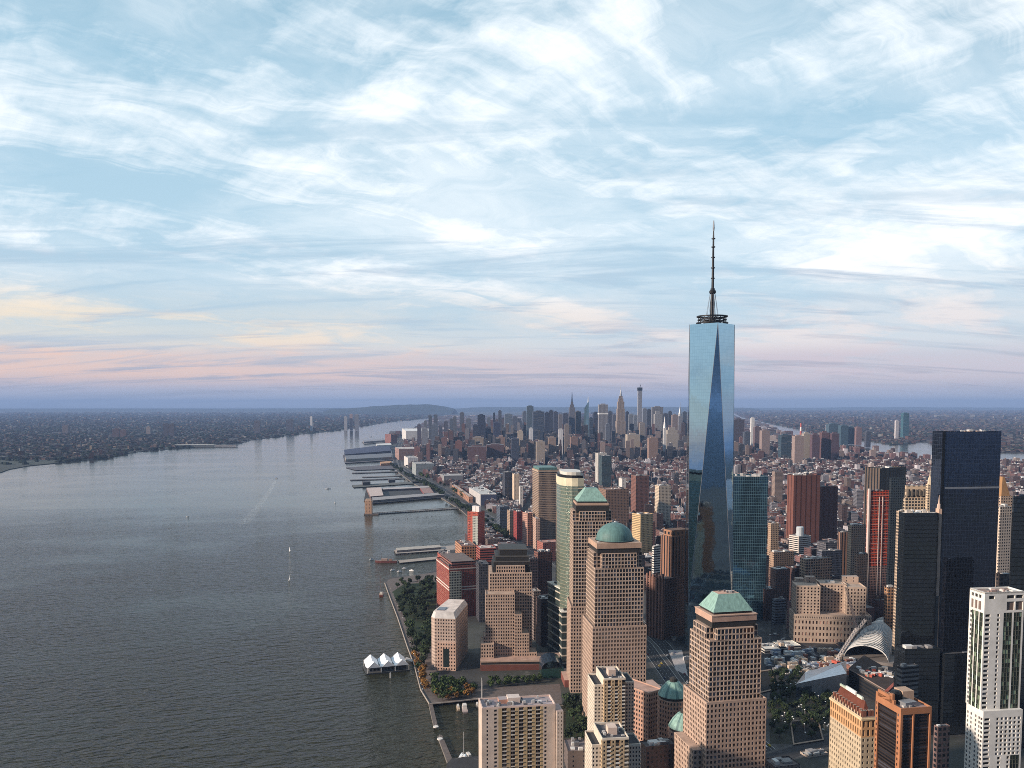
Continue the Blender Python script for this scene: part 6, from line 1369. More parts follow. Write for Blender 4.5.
# ---------------------------------------------------------------- boats
def hull(m, p, d, L, Wd, h, tint, dk=(.5, .45, .4)):
    n = Vector((d.y, -d.x, 0)); prof = ((-.5, .8), (-.2, 1), (.2, .9), (.38, .5), (.5, .04))
    lo = [p + d * (a * L) + n * (w_ * Wd * .42) for a, w_ in prof] + [p + d * (a * L) - n * (w_ * Wd * .42) for a, w_ in reversed(prof)]
    hi = [p + d * (a * L * 1.04) + n * (w_ * Wd * .5) + Vector((0, 0, h)) for a, w_ in prof] + [p + d * (a * L * 1.04) - n * (w_ * Wd * .5) + Vector((0, 0, h)) for a, w_ in reversed(prof)]
    lo = [v + Vector((0, 0, -.4)) for v in lo]; m.loft(lo[::-1], hi[::-1], 0, tint); m.face([v + Vector((0, 0, -.05)) for v in hi[::-1]], 0, dk)
def sailboat(x, y, lab, L=11, ang=60, sails=True, col=(.75, .74, .72)):
    p = gp(x, y, 0); d = Vector((math.cos(R(ang)), math.sin(R(ang)), 0)); t_ = thing('sailboat', p, lab, 'sailboat')
    part(t_, 'hull', M['tint'], lambda m: hull(m, p, d, L, L * .3, 1.3, col)); part(t_, 'cabin', M['tint'], lambda m: m.box((p.x, p.y, 1.25), (L * .35, L * .16, .8), R(ang), 0, (.7, .7, .7)))
    hm = L * 1.35; part(t_, 'mast', M['tint'], lambda m: m.tube(p + d * .8 + Vector((0, 0, 1)), p + d * .8 + Vector((0, 0, hm)), .12, .08, 5, 0, (.7, .7, .7)))
    if sails:
        n = Vector((d.y, -d.x, 0))
        def ms(m):
            a_, b_, c_ = p + d * .6 + Vector((0, 0, 2.4)), p - d * L * .42 + n * 1.2 + Vector((0, 0, 2.4)), p + d * .7 + Vector((0, 0, hm - .3)); k2 = (a_ + b_ + c_) / 3 + n * .6
            for q in ((a_, b_, k2), (b_, c_, k2), (c_, a_, k2)): m.face(q, 0, (.82, .82, .82), None, True)
        part(t_, 'mainsail', M['tint'], ms)
        part(t_, 'jib', M['tint'], lambda m: m.face([p + d * L * .48 + Vector((0, 0, 1.5)), p + d * 1.1 + n * .8 + Vector((0, 0, 2)), p + d * .9 + Vector((0, 0, hm * .85))], 0, (.8, .8, .8)))
    return t_
sailboat(188, 516.5, 'small white sailboat alone in the middle of the wide river', 10, 75)
sailboat(289.6, 552, 'white sailboat farther from the bottom, above another one, off the old piers', 8.5, 110)
sailboat(289.2, 580.5, 'white sailboat closer to the ferry tents than any other under sail', 8, 95)
sailboat(335, 503, 'tiny pale sailboat near the big square pier', 12, 80)
def motorboat(x, y, lab, L=14, ang=70, col=(.75, .75, .75)):
    p = gp(x, y, 0); d = Vector((math.cos(R(ang)), math.sin(R(ang)), 0)); t_ = thing('motorboat', p, lab, 'boat')
    part(t_, 'hull', M['tint'], lambda m: hull(m, p, d, L, L * .3, 1.7, col)); q = p - d * L * .06
    part(t_, 'cabin', M['tint'], lambda m: (m.box((q.x, q.y, 1.6), (L * .4, L * .2, 1.7), R(ang), 0, (.68, .68, .68)), m.box((q.x, q.y, 3.31), (L * .3, L * .17, .9), R(ang), 0, (.1, .1, .12)))); return t_
motorboat(276.5, 478.6, 'dark ferry boat trailing a white wake far out on the river', 30, 100, (.12, .12, .14))
for x, y, an, lb in ((393, 570.5, 20, 'small white launch, first of the loose group below the recreation pier'), (399.5, 572, 200, 'small white launch with dark side next below the recreation pier'), (404.5, 568.8, 10, 'small white launch close under the recreation pier deck'), (411.5, 571, 160, 'small white launch nearest the park tip'), (372, 560, 30, 'little grey tender off the end of the recreation pier'),
                     (328, 489, 200, 'faint white launch running beyond the wide square pier'), (371, 437, 40, 'tiny far boat off the farthest grey pier'), (378, 466.5, 10, 'long white excursion boat moored at the working pier')):
    motorboat(x, y, lb, 9 if y > 500 else 20 if y > 470 else 70 if y > 460 else 40, an)
mf = bpy.data.materials.new('wake_foam'); t, b = principled(mf); g_ = t.new('ShaderNodeNewGeometry'); nz = t.noise(g_.outputs['Position'], .09, 6, .7)
a_ = t.new('ShaderNodeAttribute', attribute_name='tint')
t.l.new(t.math('MULTIPLY', t.mapr(nz, .38, .62, 0, .9), t.xyz(a_.outputs['Color'])[0]), b.inputs['Alpha']); b.inputs['Base Color'].default_value = (.62, .64, .65, 1); b.inputs['Roughness'].default_value = .8
def wake(pts, w0, w1, s0, lab, s1=.15):
    P = [gp(x, y, 0) for x, y in pts]; b = MB(); n = len(P)
    for i in range(n - 1):
        d_ = (P[i + 1] - P[i]).normalized(); nn = Vector((d_.y, -d_.x, 0)); wa, wb = w0 + (w1 - w0) * i / (n - 1), w0 + (w1 - w0) * (i + 1) / (n - 1); s_ = s0 + (s1 - s0) * i / (n - 1)
        b.face([P[i] - nn * wa + Vector((0, 0, .12)), P[i] + nn * wa + Vector((0, 0, .12)), P[i + 1] + nn * wb + Vector((0, 0, .12)), P[i + 1] - nn * wb + Vector((0, 0, .12))], 0, (s_,) * 3)
    o = b.build('foam', mf); tag(o, lab, 'wake', None, 'stuff')
wake([(276.2, 479.3), (274.4, 483), (271, 489), (264, 499), (254, 512), (244, 524)], 3, 14, .75, 'white churned wake fading behind the ferry boat', .12)
wake([(277, 479), (290, 482), (320, 488), (350, 494)], 2.5, 7, .6, 'thin side ripple of the ferry wake')
wake([(276, 479), (255, 482), (225, 486), (190, 494), (150, 498)], 2.5, 8, .5, 'long faint ripple spreading from the ferry wake')
wake([(330, 489), (338, 486), (346, 480)], 2, 5, .7, 'short wake of the far white launch')
for x, y, an in ((230, 470, 1), (300, 460, 2), (150, 490, 3), (252, 455, 4)): wake([(x, y), (x + 20, y + 1.2), (x + 46, y + 1.5)], 4, 6, .35, 'faint bright ripple line on the open river')
# small red brown workboat with tall mast at the park tip
p = gp(381.5, 595, 0); d = Vector((-.1, 1, 0)).normalized(); S = thing('tall_ship', p, 'red brown workboat with one tall mast tied at the tip of the park', 'ship')
part(S, 'hull', M['tint'], lambda m: hull(m, p, d, 24, 7.5, 2.6, (.20, .05, .035), (.30, .20, .15))); part(S, 'wheelhouse', M['tint'], lambda m: (m.box((p.x + .5, p.y - 5, 2.6), (4, 5, 3.4), 0, 0, (.62, .58, .52)), m.box((p.x + .5, p.y + 2, 2.6), (3, 3.4, 1.6), 0, 0, (.4, .12, .08))))
part(S, 'mast', M['tint'], lambda m: m.tube((p.x - 1, p.y + 1, 2), (p.x - 1.6, p.y + 1, 31), .32, .18, 6, 0, (.16, .12, .10))); part(S, 'boom', M['tint'], lambda m: m.tube((p.x - 1, p.y + .5, 5), (p.x + 1, p.y - 9, 8), .2, .15, 5, 0, (.16, .12, .1)))
# lightship by the recreation pier
p = gp(386, 562.5, 0); d = Vector((-1, .05, 0)).normalized(); S = thing('ship', p, 'dark lightship with two masts moored beside the recreation pier', 'ship')
part(S, 'hull', M['tint'], lambda m: hull(m, p, d, 42, 9, 4, (.13, .045, .04), (.25, .2, .17))); part(S, 'wheelhouse', M['tint'], lambda m: (m.box((p.x - 3, p.y, 4), (12, 6, 4), 0, 0, (.30, .22, .19)), m.box((p.x + 9, p.y, 4), (6, 5, 3), 0, 0, (.25, .15, .12))))
for o_ in (-9, 8): part(S, 'mast', M['tint'], lambda m: m.tube((p.x + o_, p.y, 3.5), (p.x + o_, p.y, 20), .35, .2, 6, 0, (.14, .10, .09)))
# yachts in the cove
c_ = gp(463.6, 758, 0); d = Vector((.15, 1, 0)).normalized(); n = Vector((d.y, -d.x, 0)); S = thing('catamaran', c_, 'white catamaran with a tall bare mast moored in the cove', 'boat')
for s_ in (-1, 1): part(S, 'hull', M['tint'], lambda m: hull(m, c_ + n * (s_ * 3.0), d, 17, 1.9, 1.6, (.80, .80, .80), (.78, .78, .78)))
part(S, 'bridge_deck', M['tint'], lambda m: m.box((c_.x - .2, c_.y - 1.5, 1.2), (6.4, 9.5, .7), R(-8), 0, (.80, .80, .80))); part(S, 'cabin', M['tint'], lambda m: (m.box((c_.x, c_.y - 1.2, 1.9), (4.6, 5.2, 1.3), R(-8), 0, (.84, .84, .84)), m.box((c_.x, c_.y - 3.9, 2.0), (3.4, .25, .7), R(-8), 0, (.03, .03, .04))))
part(S, 'mast', M['tint'], lambda m: m.tube(c_ + d * 1.2 + Vector((0, 0, 2)), c_ + d * 1.2 + Vector((0, 0, 23)), .2, .14, 6, 0, (.66, .66, .67))); part(S, 'boom', M['tint'], lambda m: m.tube(c_ + d * 1.0 + Vector((0, 0, 4)), c_ - d * 6 + Vector((0, 0, 4.2)), .3, .25, 6, 0, (.5, .5, .5)))
def yacht(x, y, L, ang, lab, hullc, dk, masts=0, mh=18, decks=1):
    p = gp(x, y, 0); d = Vector((math.cos(R(ang)), math.sin(R(ang)), 0)); S = thing('yacht', p, lab, 'boat'); part(S, 'hull', M['tint'], lambda m: hull(m, p, d, L, L * .27, 2.0, hullc, dk))
    for k_ in range(decks): q = p - d * L * .05 * (k_ + 1); part(S, 'deckhouse', M['tint'], lambda m: m.box((q.x, q.y, 1.95 + 2.2 * k_), (L * (.45 - .12 * k_), L * .17, 2.2), R(ang), 0, (.62, .58, .54)))
    for k_ in range(masts): q = p + d * (L * (.22 - .36 * k_)); part(S, 'mast', M['tint'], lambda m: m.tube(q + Vector((0, 0, 1.8)), q + Vector((0, 0, mh)), .22, .14, 6, 0, (.72, .70, .68)))
yacht(458, 708.5, 12, 100, 'small tan motor yacht moored against the top wall of the cove', (.6, .48, .36), (.52, .40, .28)); yacht(464.5, 709.5, 22, 98, 'larger grey and pink motor yacht beside the small tan one', (.35, .3, .3), (.42, .33, .30), 0, 18, 2)
yacht(482, 705, 24, 95, 'white two-masted schooner half hidden by the corner of the balcony slab', (.75, .73, .7), (.55, .42, .3), 2, 27); yacht(477.2, 706.5, 11, 95, 'short tan day boat beside the white schooner', (.55, .42, .32), (.5, .4, .3)); yacht(468.5, 757.5, 15, 110, 'grey sloop moored behind the white catamaran', (.3, .28, .26), (.36, .33, .3), 0)
mole([(452, 766), (482, 761.5), (483, 770), (455, 774)], 2.5, 'quay', 'stone quay closing the bottom edge of the cove', mside)

# ---------------------------------------------------------------- cove plaza, winter garden, gatehouses
Pp = foot(None, 564.6, 586.5, 905, 8, 4, depth=42); t_ = thing('plaza_terrace', base_of(Pp), 'pink granite terrace roof between the gardens and the domed tower', 'terrace'); part(t_, 'deck', M['granite'], lambda m: m.prism(rect(Pp), 2.6, 10.5, 0, 0, (.20, .07, .055), (.50, .335, .27))); reg(Pp)
wg = foot(None, 541.5, 564, 935, 24, 3, depth=34); t_ = thing('winter_garden', base_of(wg), 'dark teal glass vaulted hall between the stepped and domed towers', 'building'); reg(wg)
part(t_, 'glass_wall', [curtain('vault_glass', (.03, .09, .08), 1.4, 1.8, (.02, .04, .04), .12, .5, .1, .02)], lambda m: m.prism(rect(wg), 2.6, 13, 0, 0))
def vault(m):
    rows = []
    for k_ in range(9):
        an = math.pi * k_ / 8; u = wg[2] / 2 - wg[2] / 2 * math.cos(an); z = 13 + 9 * math.sin(an); rows.append([(*local(wg, [(u, v)])[0], z) for v in (0, wg[3])])
    for a_, b_ in zip(rows, rows[1:]): m.face([a_[0], b_[0], b_[1], a_[1]], 0, (.04, .06, .08), [(0, 0), (4, 0), (4, 30), (0, 30)], True)
part(t_, 'vault', [curtain('vault_roof_glass', (.06, .10, .16), 1.6, 2.2, (.02, .03, .04), .12, .6, .1, .02)], vault)
c = local(wg, [(wg[2] * .5, 0)])[0]
for (x, y, rr, hh, lab) in ((673.2, 700, 13.5, 42, 'octagonal stone gatehouse with ribbed green copper roof between the granite towers'), (684, 729, 13.0, 40, 'second gatehouse, its green cone half hidden by the truncated pyramid tower')):
    Yg = 700 if y < 710 else 662; pc = at(x, 697 if y < 710 else 729, Yg); z = pc.z; t_ = thing('gatehouse', (pc.x, Yg, 2.6), lab, 'building'); FOOT.append([(pc.x + 20, Yg - 20), (pc.x + 20, Yg + 20), (pc.x - 20, Yg + 20), (pc.x - 20, Yg - 20)])
    oc = [(pc.x + rr * math.cos(R(22.5 + 45 * k_)), Yg + rr * math.sin(R(22.5 + 45 * k_))) for k_ in range(8)]
    B2 = Bld('x', (0, 0, 0), 'x'); bpy.data.objects.remove(B2.root); B2.root = t_; B2.grid(oc, 2.6, z, 2.9, 3.9, .5, .56, .5, (.42, .25, .185)); B2.cap(oc, z, (.45, .3, .23)); B2.done()
    part(t_, 'drum', M['dark'], lambda m: m.lathe((pc.x, Yg, z), [(rr * .86, .003), (rr * .86, 2.6)], 16, 0, smooth=False))
    def ribbed(m):
        m.lathe((pc.x, Yg, z + 2.4), [(rr * .95, 0), (rr * .93, .8), (rr * .72, 5.6), (rr * .42, 10.2), (rr * .28, 11.2)], 32, 0, smooth=False)
        for k_ in range(len(m.m) - 2): m.m[k_] = 1 if (k_ % 32) % 4 == 0 else 0
    part(t_, 'copper_roof', [M['copper'], M['copper_dark']], ribbed)
    part(t_, 'lantern', M['dark'], lambda m: m.lathe((pc.x, Yg, z + 13.4), [(rr * .24, 0), (rr * .24, 2.6), (rr * .1, 4)], 12, 0, smooth=False))
    if y < 710:
        wf = foot(640, 648.5, 662, 712, z - 9, 38, depth=42); B3 = Bld('x', (0, 0, 0), 'x'); bpy.data.objects.remove(B3.root); B3.root = t_; B3.grid(rect(wf), 2.6, zat(694, 712), 2.9, 3.9, .5, .56, .5, (.42, .25, .185)); B3.cap(rect(wf), zat(694, 712), (.48, .31, .25)); B3.parapet(rect(wf), zat(694, 712), 1, .6, (.46, .29, .22)); B3.done()
hedge_pts = []

# ---------------------------------------------------------------- memorial site, ribbed hall, cranes
for (pts, lab) in (([(757, 672), (771, 670), (777, 690), (760, 694)], 'dark square memorial pool sunk in the grove'), ([(790, 722), (818, 718), (824, 741), (793, 746)], 'second dark memorial pool nearer the bottom edge')):
    P = [gp(x, y, 2.6) for x, y in pts]; c = sum(P, Vector()) / 4; t_ = thing('memorial_pool', (c.x, c.y, 2.6), lab, 'pool'); P2 = [xy(p) for p in P]
    ar = sum(P2[i][0] * P2[(i + 1) % 4][1] - P2[(i + 1) % 4][0] * P2[i][1] for i in range(4)); P2 = P2 if ar > 0 else P2[::-1]; ins = [tuple(Vector(xy(c)) + (Vector(p) - Vector(xy(c))) * .9) for p in P2]
    part(t_, 'rim', M['tint'], lambda m: [(m.loft([(*P2[i], 2.6), (*P2[(i + 1) % 4], 2.6)], [(*P2[i], 3.8), (*P2[(i + 1) % 4], 3.8)], 0, (.14, .12, .11)), m.face([(*P2[i], 3.8), (*P2[(i + 1) % 4], 3.8), (*ins[(i + 1) % 4], 3.8), (*ins[i], 3.8)], 0, (.30, .22, .17)), m.face([(*ins[(i + 1) % 4], 2.65), (*ins[i], 2.65), (*ins[i], 3.8), (*ins[(i + 1) % 4], 3.8)], 0, (.35, .24, .16))) for i in range(4)])
    part(t_, 'water', M['tint'], lambda m: m.face([(*p, 2.66) for p in ins], 0, (.014, .015, .016)))
# angular metal pavilion
Yp = 985; q = [gp(x, y, 2.6) for x, y in ((796, 700), (846, 694), (846, 676), (805, 682))]
t_ = thing('pavilion', (sum(p.x for p in q) / 4, sum(p.y for p in q) / 4, 2.6), 'angular silver metal pavilion with a folded bright roof in the grove', 'building'); tp = [Vector((p.x, p.y, z)) for p, z in zip(q, (20, 25, 20, 14))]
part(t_, 'metal_wall', M['steel'], lambda m: m.loft(q, tp, 0)); rdg = (tp[1] + tp[2]) / 2 + Vector((-6, 0, 3)); rd2 = (tp[0] + tp[3]) / 2 + Vector((4, 0, -3))
mm_ = mat('brushed_metal', (.55, .56, .60), .3, .85, .2, .3)
part(t_, 'folded_roof', mm_, lambda m: (m.face([tp[0], tp[1], rdg, rd2], 0), m.face([rd2, rdg, tp[2], tp[3]], 0), m.face([tp[1], tp[2], rdg], 0), m.face([tp[3], tp[0], rd2], 0)))
part(t_, 'glass_corner', M['glass'], lambda m: m.wall(q[0] + Vector((-.3, -.4, 0)), q[0].lerp(q[1], .3) + Vector((0, -.5, 0)), 6, 16, 0, (.05, .06, .07)))
# ribbed steel hall under construction
hA, hB = gp(866, 662, 2.6), gp(884, 630, 2.6)
t_ = thing('ribbed_hall', ((hA.x + hB.x) / 2, (hA.y + hB.y) / 2, 2.6), 'arched hall of pale grey steel ribs under construction beside the limestone block', 'building'); ax = (hB - hA); ax.normalize(); sx = Vector((ax.y, -ax.x, 0)); Lh = (hB - hA).length; NR = 34
prof = lambda s_: (25 * (1 - .45 * s_), 21 + 8 * math.sin(math.pi * min(1, s_ * 1.15)) - 3 * s_)
for k_ in range(NR):
    s_ = k_ / (NR - 1); wd, hh = prof(s_); o_ = hA + ax * (s_ * Lh)
    def rib(m):
        pts = [o_ + sx * (wd * math.cos(an)) + Vector((0, 0, hh * math.sin(an) ** .8)) for an in [math.pi * j / 12 for j in range(13)]]
        for a_, b_ in zip(pts, pts[1:]): m.face([a_ - ax * .75, a_ + ax * .75, b_ + ax * .75, b_ - ax * .75], 0, (.70, .69, .67)); m.face([a_ - ax * .75 - Vector((0, 0, 1.6)), b_ - ax * .75 - Vector((0, 0, 1.6)), b_ - ax * .75, a_ - ax * .75], 0, (.62, .61, .6))
    part(t_, 'rib', M['tint'], rib)
def skin(m):
    rows = []
    for k_ in range(NR):
        s_ = k_ / (NR - 1); wd, hh = prof(s_); o_ = hA + ax * (s_ * Lh); rows.append([o_ + sx * (wd * .97 * math.cos(an)) + Vector((0, 0, hh * .96 * math.sin(an) ** .8)) for an in [math.pi * j / 12 for j in range(13)]])
    for a_, b_ in zip(rows, rows[1:]):
        for j in range(12): m.face([a_[j], a_[j + 1], b_[j + 1], b_[j]], 0, (.10, .105, .10))
part(t_, 'roof_deck', M['tint'], skin); part(t_, 'base', M['tint'], lambda m: m.prism([xy(hA - sx * 30 - ax * 4), xy(hA - sx * 30 + ax * (Lh + 4)), xy(hA + sx * 30 + ax * (Lh + 4)), xy(hA + sx * 30 - ax * 4)], 2.6, 6, 0, 0, (.2, .18, .17)))
FOOT.append([xy(hA - sx * 30), xy(hA + sx * 30), xy(hB + sx * 30), xy(hB - sx * 30)])
# long black hall in front of it with a reddish roof
fh = foot(842, 893, 906, 790, 40, 72); zf = zat(690, 800)
q = [gp(x, y, 22) for x, y in ((849, 668), (890, 692), (904, 678), (864, 655))]; c = sum(q, Vector()) / 4
t_ = thing('black_hall', (c.x, c.y, 2.6), 'long low black steel hall with a reddish unfinished roof beside the ribbed hall', 'building'); P2 = [xy(p) for p in q]
part(t_, 'wall', [FAC['ribbon'], M['roof']], lambda m: m.prism(P2, 2.6, 22, 0, 1, (.020, .018, .018), (.055, .042, .038)))
part(t_, 'roof_edge', M['tint'], lambda m: m.prism([tuple(Vector(xy(c)) + (Vector(p) - Vector(xy(c))) * 1.02) for p in P2], 20.6, 21.6, 0, 0, (.30, .22, .19), bottom=True))
rs_ = random.Random(3)
def site_bits(cx0, cy0, n, ex, ey, z, parent, name='material_stack'):
    for _ in range(n):
        x_, y_ = cx0 + rs_.uniform(-ex, ex), cy0 + rs_.uniform(-ey, ey); part(parent, name, M['tint'], lambda m: m.box((x_, y_, z), (rs_.uniform(2, 6), rs_.uniform(1.5, 4), rs_.uniform(.8, 3)), rs_.uniform(0, 3), 0, rs_.choice([(.5, .12, .08), (.6, .55, .5), (.7, .7, .7), (.3, .25, .2), (.12, .12, .14)])))
site_bits(c.x, c.y, 46, 16, 15, 22.02, t_)
part(t_, 'red_edge', M['tint'], lambda m: m.prism([xy(q[1] + Vector((-1, 1, 0))), xy(q[2] + Vector((-2, -1, 0))), xy(q[2] + Vector((-6, -1, 0))), xy(q[1] + Vector((-5, 1, 0)))], 22.02, 23, 0, 0, (.36, .10, .07)))
# construction yard: cabins, stacks, sheds
ny = 0
for k_ in range(110):
    px, py = rs_.uniform(766, 856), rs_.uniform(647, 674)
    if 792 < px < 850 and py < 650: continue
    p = gp(px, py, 2.6); L_, W_, h_ = rs_.uniform(5, 13), rs_.uniform(3, 6), rs_.uniform(2.6, 7); col = rs_.choice([((.70, .69, .67), 'white'), ((.55, .42, .32), 'tan'), ((.20, .24, .32), 'blue grey'), ((.26, .12, .09), 'rusty red'), ((.62, .60, .58), 'pale grey'), ((.12, .12, .13), 'dark')])
    m = MB(); an = R(12) + rs_.choice((0, 1.57)); m.box((p.x, p.y, 2.6), (L_, W_, h_), an, 0, col[0], 0, tuple(min(.8, v * 1.05) for v in col[0])); m.box((p.x, p.y, 2.6 + h_ + .003), (L_ * .3, W_ * .4, .8), an, 0, (.4, .4, .4))
    m.box((p.x + L_ * .52 * math.cos(an), p.y + L_ * .52 * math.sin(an), 2.6), (.4, W_ * .5, h_ * .7), an, 0, (.15, .15, .16))
    tag(m.build('site_cabin', M['tint'], loc=(p.x, p.y, 2.6)), f'{col[1]} cabin on the construction yard before the limestone block', 'site cabin', 'cabins on the construction yard')
for (x0, x1, y0, Y0, tint, lab) in ((765, 781, 650, 1030, (.62, .58, .52), 'low white shed beside the memorial grove edge'), (781, 801, 647, 1050, (.68, .64, .57), 'broader white shed with a flat bright roof before the limestone block'), (828, 845, 664, 985, (.50, .38, .27), 'tan site building below the lattice crane')):
    bld((None, x0, x1), y0, Y0, 10, 'ribbon', tint, lab, rt=tuple(min(.78, v * 1.1) for v in tint), depth=24, units=3)
def crane(bx, by, tx, ty, jx, jy, Y, lab, r0=1.1):
    p0, p1 = gp(bx, by, 2.6), None; Y = p0.y; p1 = at(tx, ty, Y - 4); p2 = at(jx, jy, Y - 10); t_ = thing('crane', p0, lab, 'crane')
    def lattice(m, a_, b_, w_, tint):
        d_ = (b_ - a_).normalized(); s1 = d_.orthogonal().normalized() * w_; s2 = d_.cross(s1); n = max(4, int((b_ - a_).length / (w_ * 3)))
        cs = [s1 + s2, s1 - s2, -s1 - s2, -s1 + s2]
        for s_ in cs: m.tube(a_ + s_, b_ + s_, .28, .22, 4, 0, tint)
        for k_ in range(n):
            for i in range(4): m.tube(a_.lerp(b_, k_ / n) + cs[i], a_.lerp(b_, (k_ + 1) / n) + cs[(i + 1) % 4], .16, .16, 3, 0, tint)
    part(t_, 'boom', M['tint'], lambda m: lattice(m, p0 + Vector((0, 0, 4)), p1, 1.3, (.55, .50, .48))); part(t_, 'jib', M['tint'], lambda m: lattice(m, p1, p2, 1.1, (.10, .09, .10)))
    part(t_, 'cab', M['tint'], lambda m: m.box((p0.x, p0.y, 2.6), (6, 9, 4), .4, 0, (.45, .10, .07))); part(t_, 'counterweight', M['tint'], lambda m: m.box((p0.x + 5, p0.y - 7, 2.6), (5, 3, 3), .4, 0, (.12, .12, .12)))
    part(t_, 'cable', M['black'], lambda m: m.tube(p2, Vector((p2.x, p2.y, 8)), .15, .15, 3))
crane(836, 664, 857, 628, 846, 587, 960, 'lattice crawler crane with a long dark jib leaning over the ribbed hall'); crane(840, 655, 866, 619, 860, 612, 1000, 'shorter pale lattice crane reaching toward the ribbed hall roof')
for k_ in range(26):
    px, py = rs_.uniform(650, 690), rs_.uniform(636, 690)
    p = gp(px, py, 2.6); L_, W_, h_ = rs_.uniform(4, 11), rs_.uniform(2.5, 4.5), rs_.uniform(2, 4.5)
    if bool(inpoly(p.x, p.y, ribbon(WSP, -22, 22))): continue
    col = rs_.choice([((.66, .65, .64), 'white'), ((.40, .33, .28), 'tan'), ((.13, .13, .15), 'dark'), ((.45, .44, .44), 'grey')]); m = MB(); an = R(20) + rs_.choice((0, 1.57))
    m.box((p.x, p.y, 2.6), (L_, W_, h_), an, 0, col[0]); m.box((p.x, p.y, 2.603 + h_), (L_ * .4, W_ * .5, .7), an, 0, (.3, .3, .3)); tag(m.build('site_cabin', M['tint'], loc=(p.x, p.y, 2.6)), f'{col[1]} cabin by the highway at the foot of the tallest glass tower', 'site cabin', 'cabins by the foot of the tallest tower')
def lamp(x, y, lab, grp, h=7):
    p = gp(x, y, 2.6); t_ = thing('street_lamp', (p.x, p.y, 2.6), lab, 'street lamp', grp)
    part(t_, 'post', M['steel'], lambda m: m.tube((p.x, p.y, 2.6), (p.x, p.y, 2.6 + h), .16, .1, 5)); part(t_, 'lamp_head', M['white'], lambda m: m.lathe((p.x, p.y, 2.6 + h), [(.2, 0), (.75, .25), (.75, .7), (.2, .9)], 8, 0))
for k_ in range(46): lamp(rs_.uniform(771, 834), rs_.uniform(678, 741), 'pale lamp among the trees of the memorial grove', 'lamps of the memorial grove')
for k_ in range(18):
    f_ = k_ / 17; lamp(391 + 31 * f_ + 3 * math.sin(f_ * 3), 592 + 103 * f_, 'slim pale lamp along the riverside promenade', 'lamps along the promenade', 6)
for i, (x, yt, Y, fk, tn, lb) in enumerate((
    ((782, 786, 802), 745, 765, 'loft', (.30, .25, .23), 'low grey brown site building at the bottom edge of the memorial grove'), ((806, 810, 824), 741, 780, 'ribbon', (.45, .42, .40), 'low pale site building between the memorial grove and the ornate cream block'),
    ((836, 840, 852), 646, 1060, 'loft', (.28, .20, .17), 'low brown site building between the limestone block and the ribbed hall'), ((690, 693, 702), 660, 985, 'office', (.14, .15, .17), 'low slate annex at the foot of the tallest glass tower'),
    ((768, 770, 780), 636, 1110, 'brick', (.24, .16, .13), 'low brown block between the teal glass tower and the limestone block'), ((779, 781, 789), 641, 1090, 'ribbon', (.36, .33, .32), 'low grey shed against the flank of the limestone block'))):
    bld(x, yt, Y, 10, fk, tn, lb, units=7)
# bits along the bottom right
bld((764, 768, 792), 752, 745, 14, 'big', (.46, .44, .45), 'grey office pavilion with square windows below the memorial grove', rt=(.40, .39, .42), units=5)
bld((800, 808, 828), 757, 720, 20, 'blank', (.40, .33, .28), 'tan low block with pale stepped roof against the ornate cream block', rt=(.55, .5, .45), units=8)
bld((764, 775, 800), 768, 690, 14, 'brick', (.20, .16, .15), 'low brown rooftop at the bottom edge beside the truncated pyramid tower', rt=(.15, .13, .13), units=6)
bld((934, 938, 950), 728, 640, 14, 'loft', (.20, .13, .12), 'low brown building in the gap beside the white gridded tower', rt=(.16, .13, .13), units=7)
bld((566, 568, 588), 752, 690, 4, 'blank', (.14, .11, .10), 'dark low apartment roof below the shaded garden', rt=(.18, .15, .15), units=6, depth=26)
bld((640, 646, 676), 748, 640, 14, 'brick', (.15, .10, .085), 'low brown rooftop between the balcony tower and the second gatehouse', rt=(.12, .11, .11), units=8)
fb_ = foot(None, 640, 662, 800, 14, 40, depth=7)
br_a, br_b = gp(648, 683, 9), gp(668, 700, 9); t_ = thing('footbridge', (br_a.x, br_a.y, 2.6), 'roofed footbridge slanting over the highway behind the gatehouse', 'footbridge'); dd = (br_b - br_a).normalized(); nn = Vector((dd.y, -dd.x, 0))
part(t_, 'deck', M['tint'], lambda m: m.prism([xy(br_a - nn * 5), xy(br_b - nn * 5), xy(br_b + nn * 5), xy(br_a + nn * 5)][::-1], 8, 12.5, 0, 0, (.36, .24, .2), (.48, .34, .29), bottom=True))
for f_ in (.15, .85): pq = br_a.lerp(br_b, f_); part(t_, 'pier_leg', M['tint'], lambda m: m.box((pq.x, pq.y, 2.6), (2, 2, 5.4), 0, 0, (.3, .25, .22)))
Pq = [gp(x, y, 2.6) for x, y in ((668, 650), (682, 650), (688, 676), (676, 670))]; sheet('plaza', Pq, 2.63, mat('light_paving', (.42, .38, .37), .85, 0, .2, .3), lab='pale wedge of paving at the foot of the tallest tower')

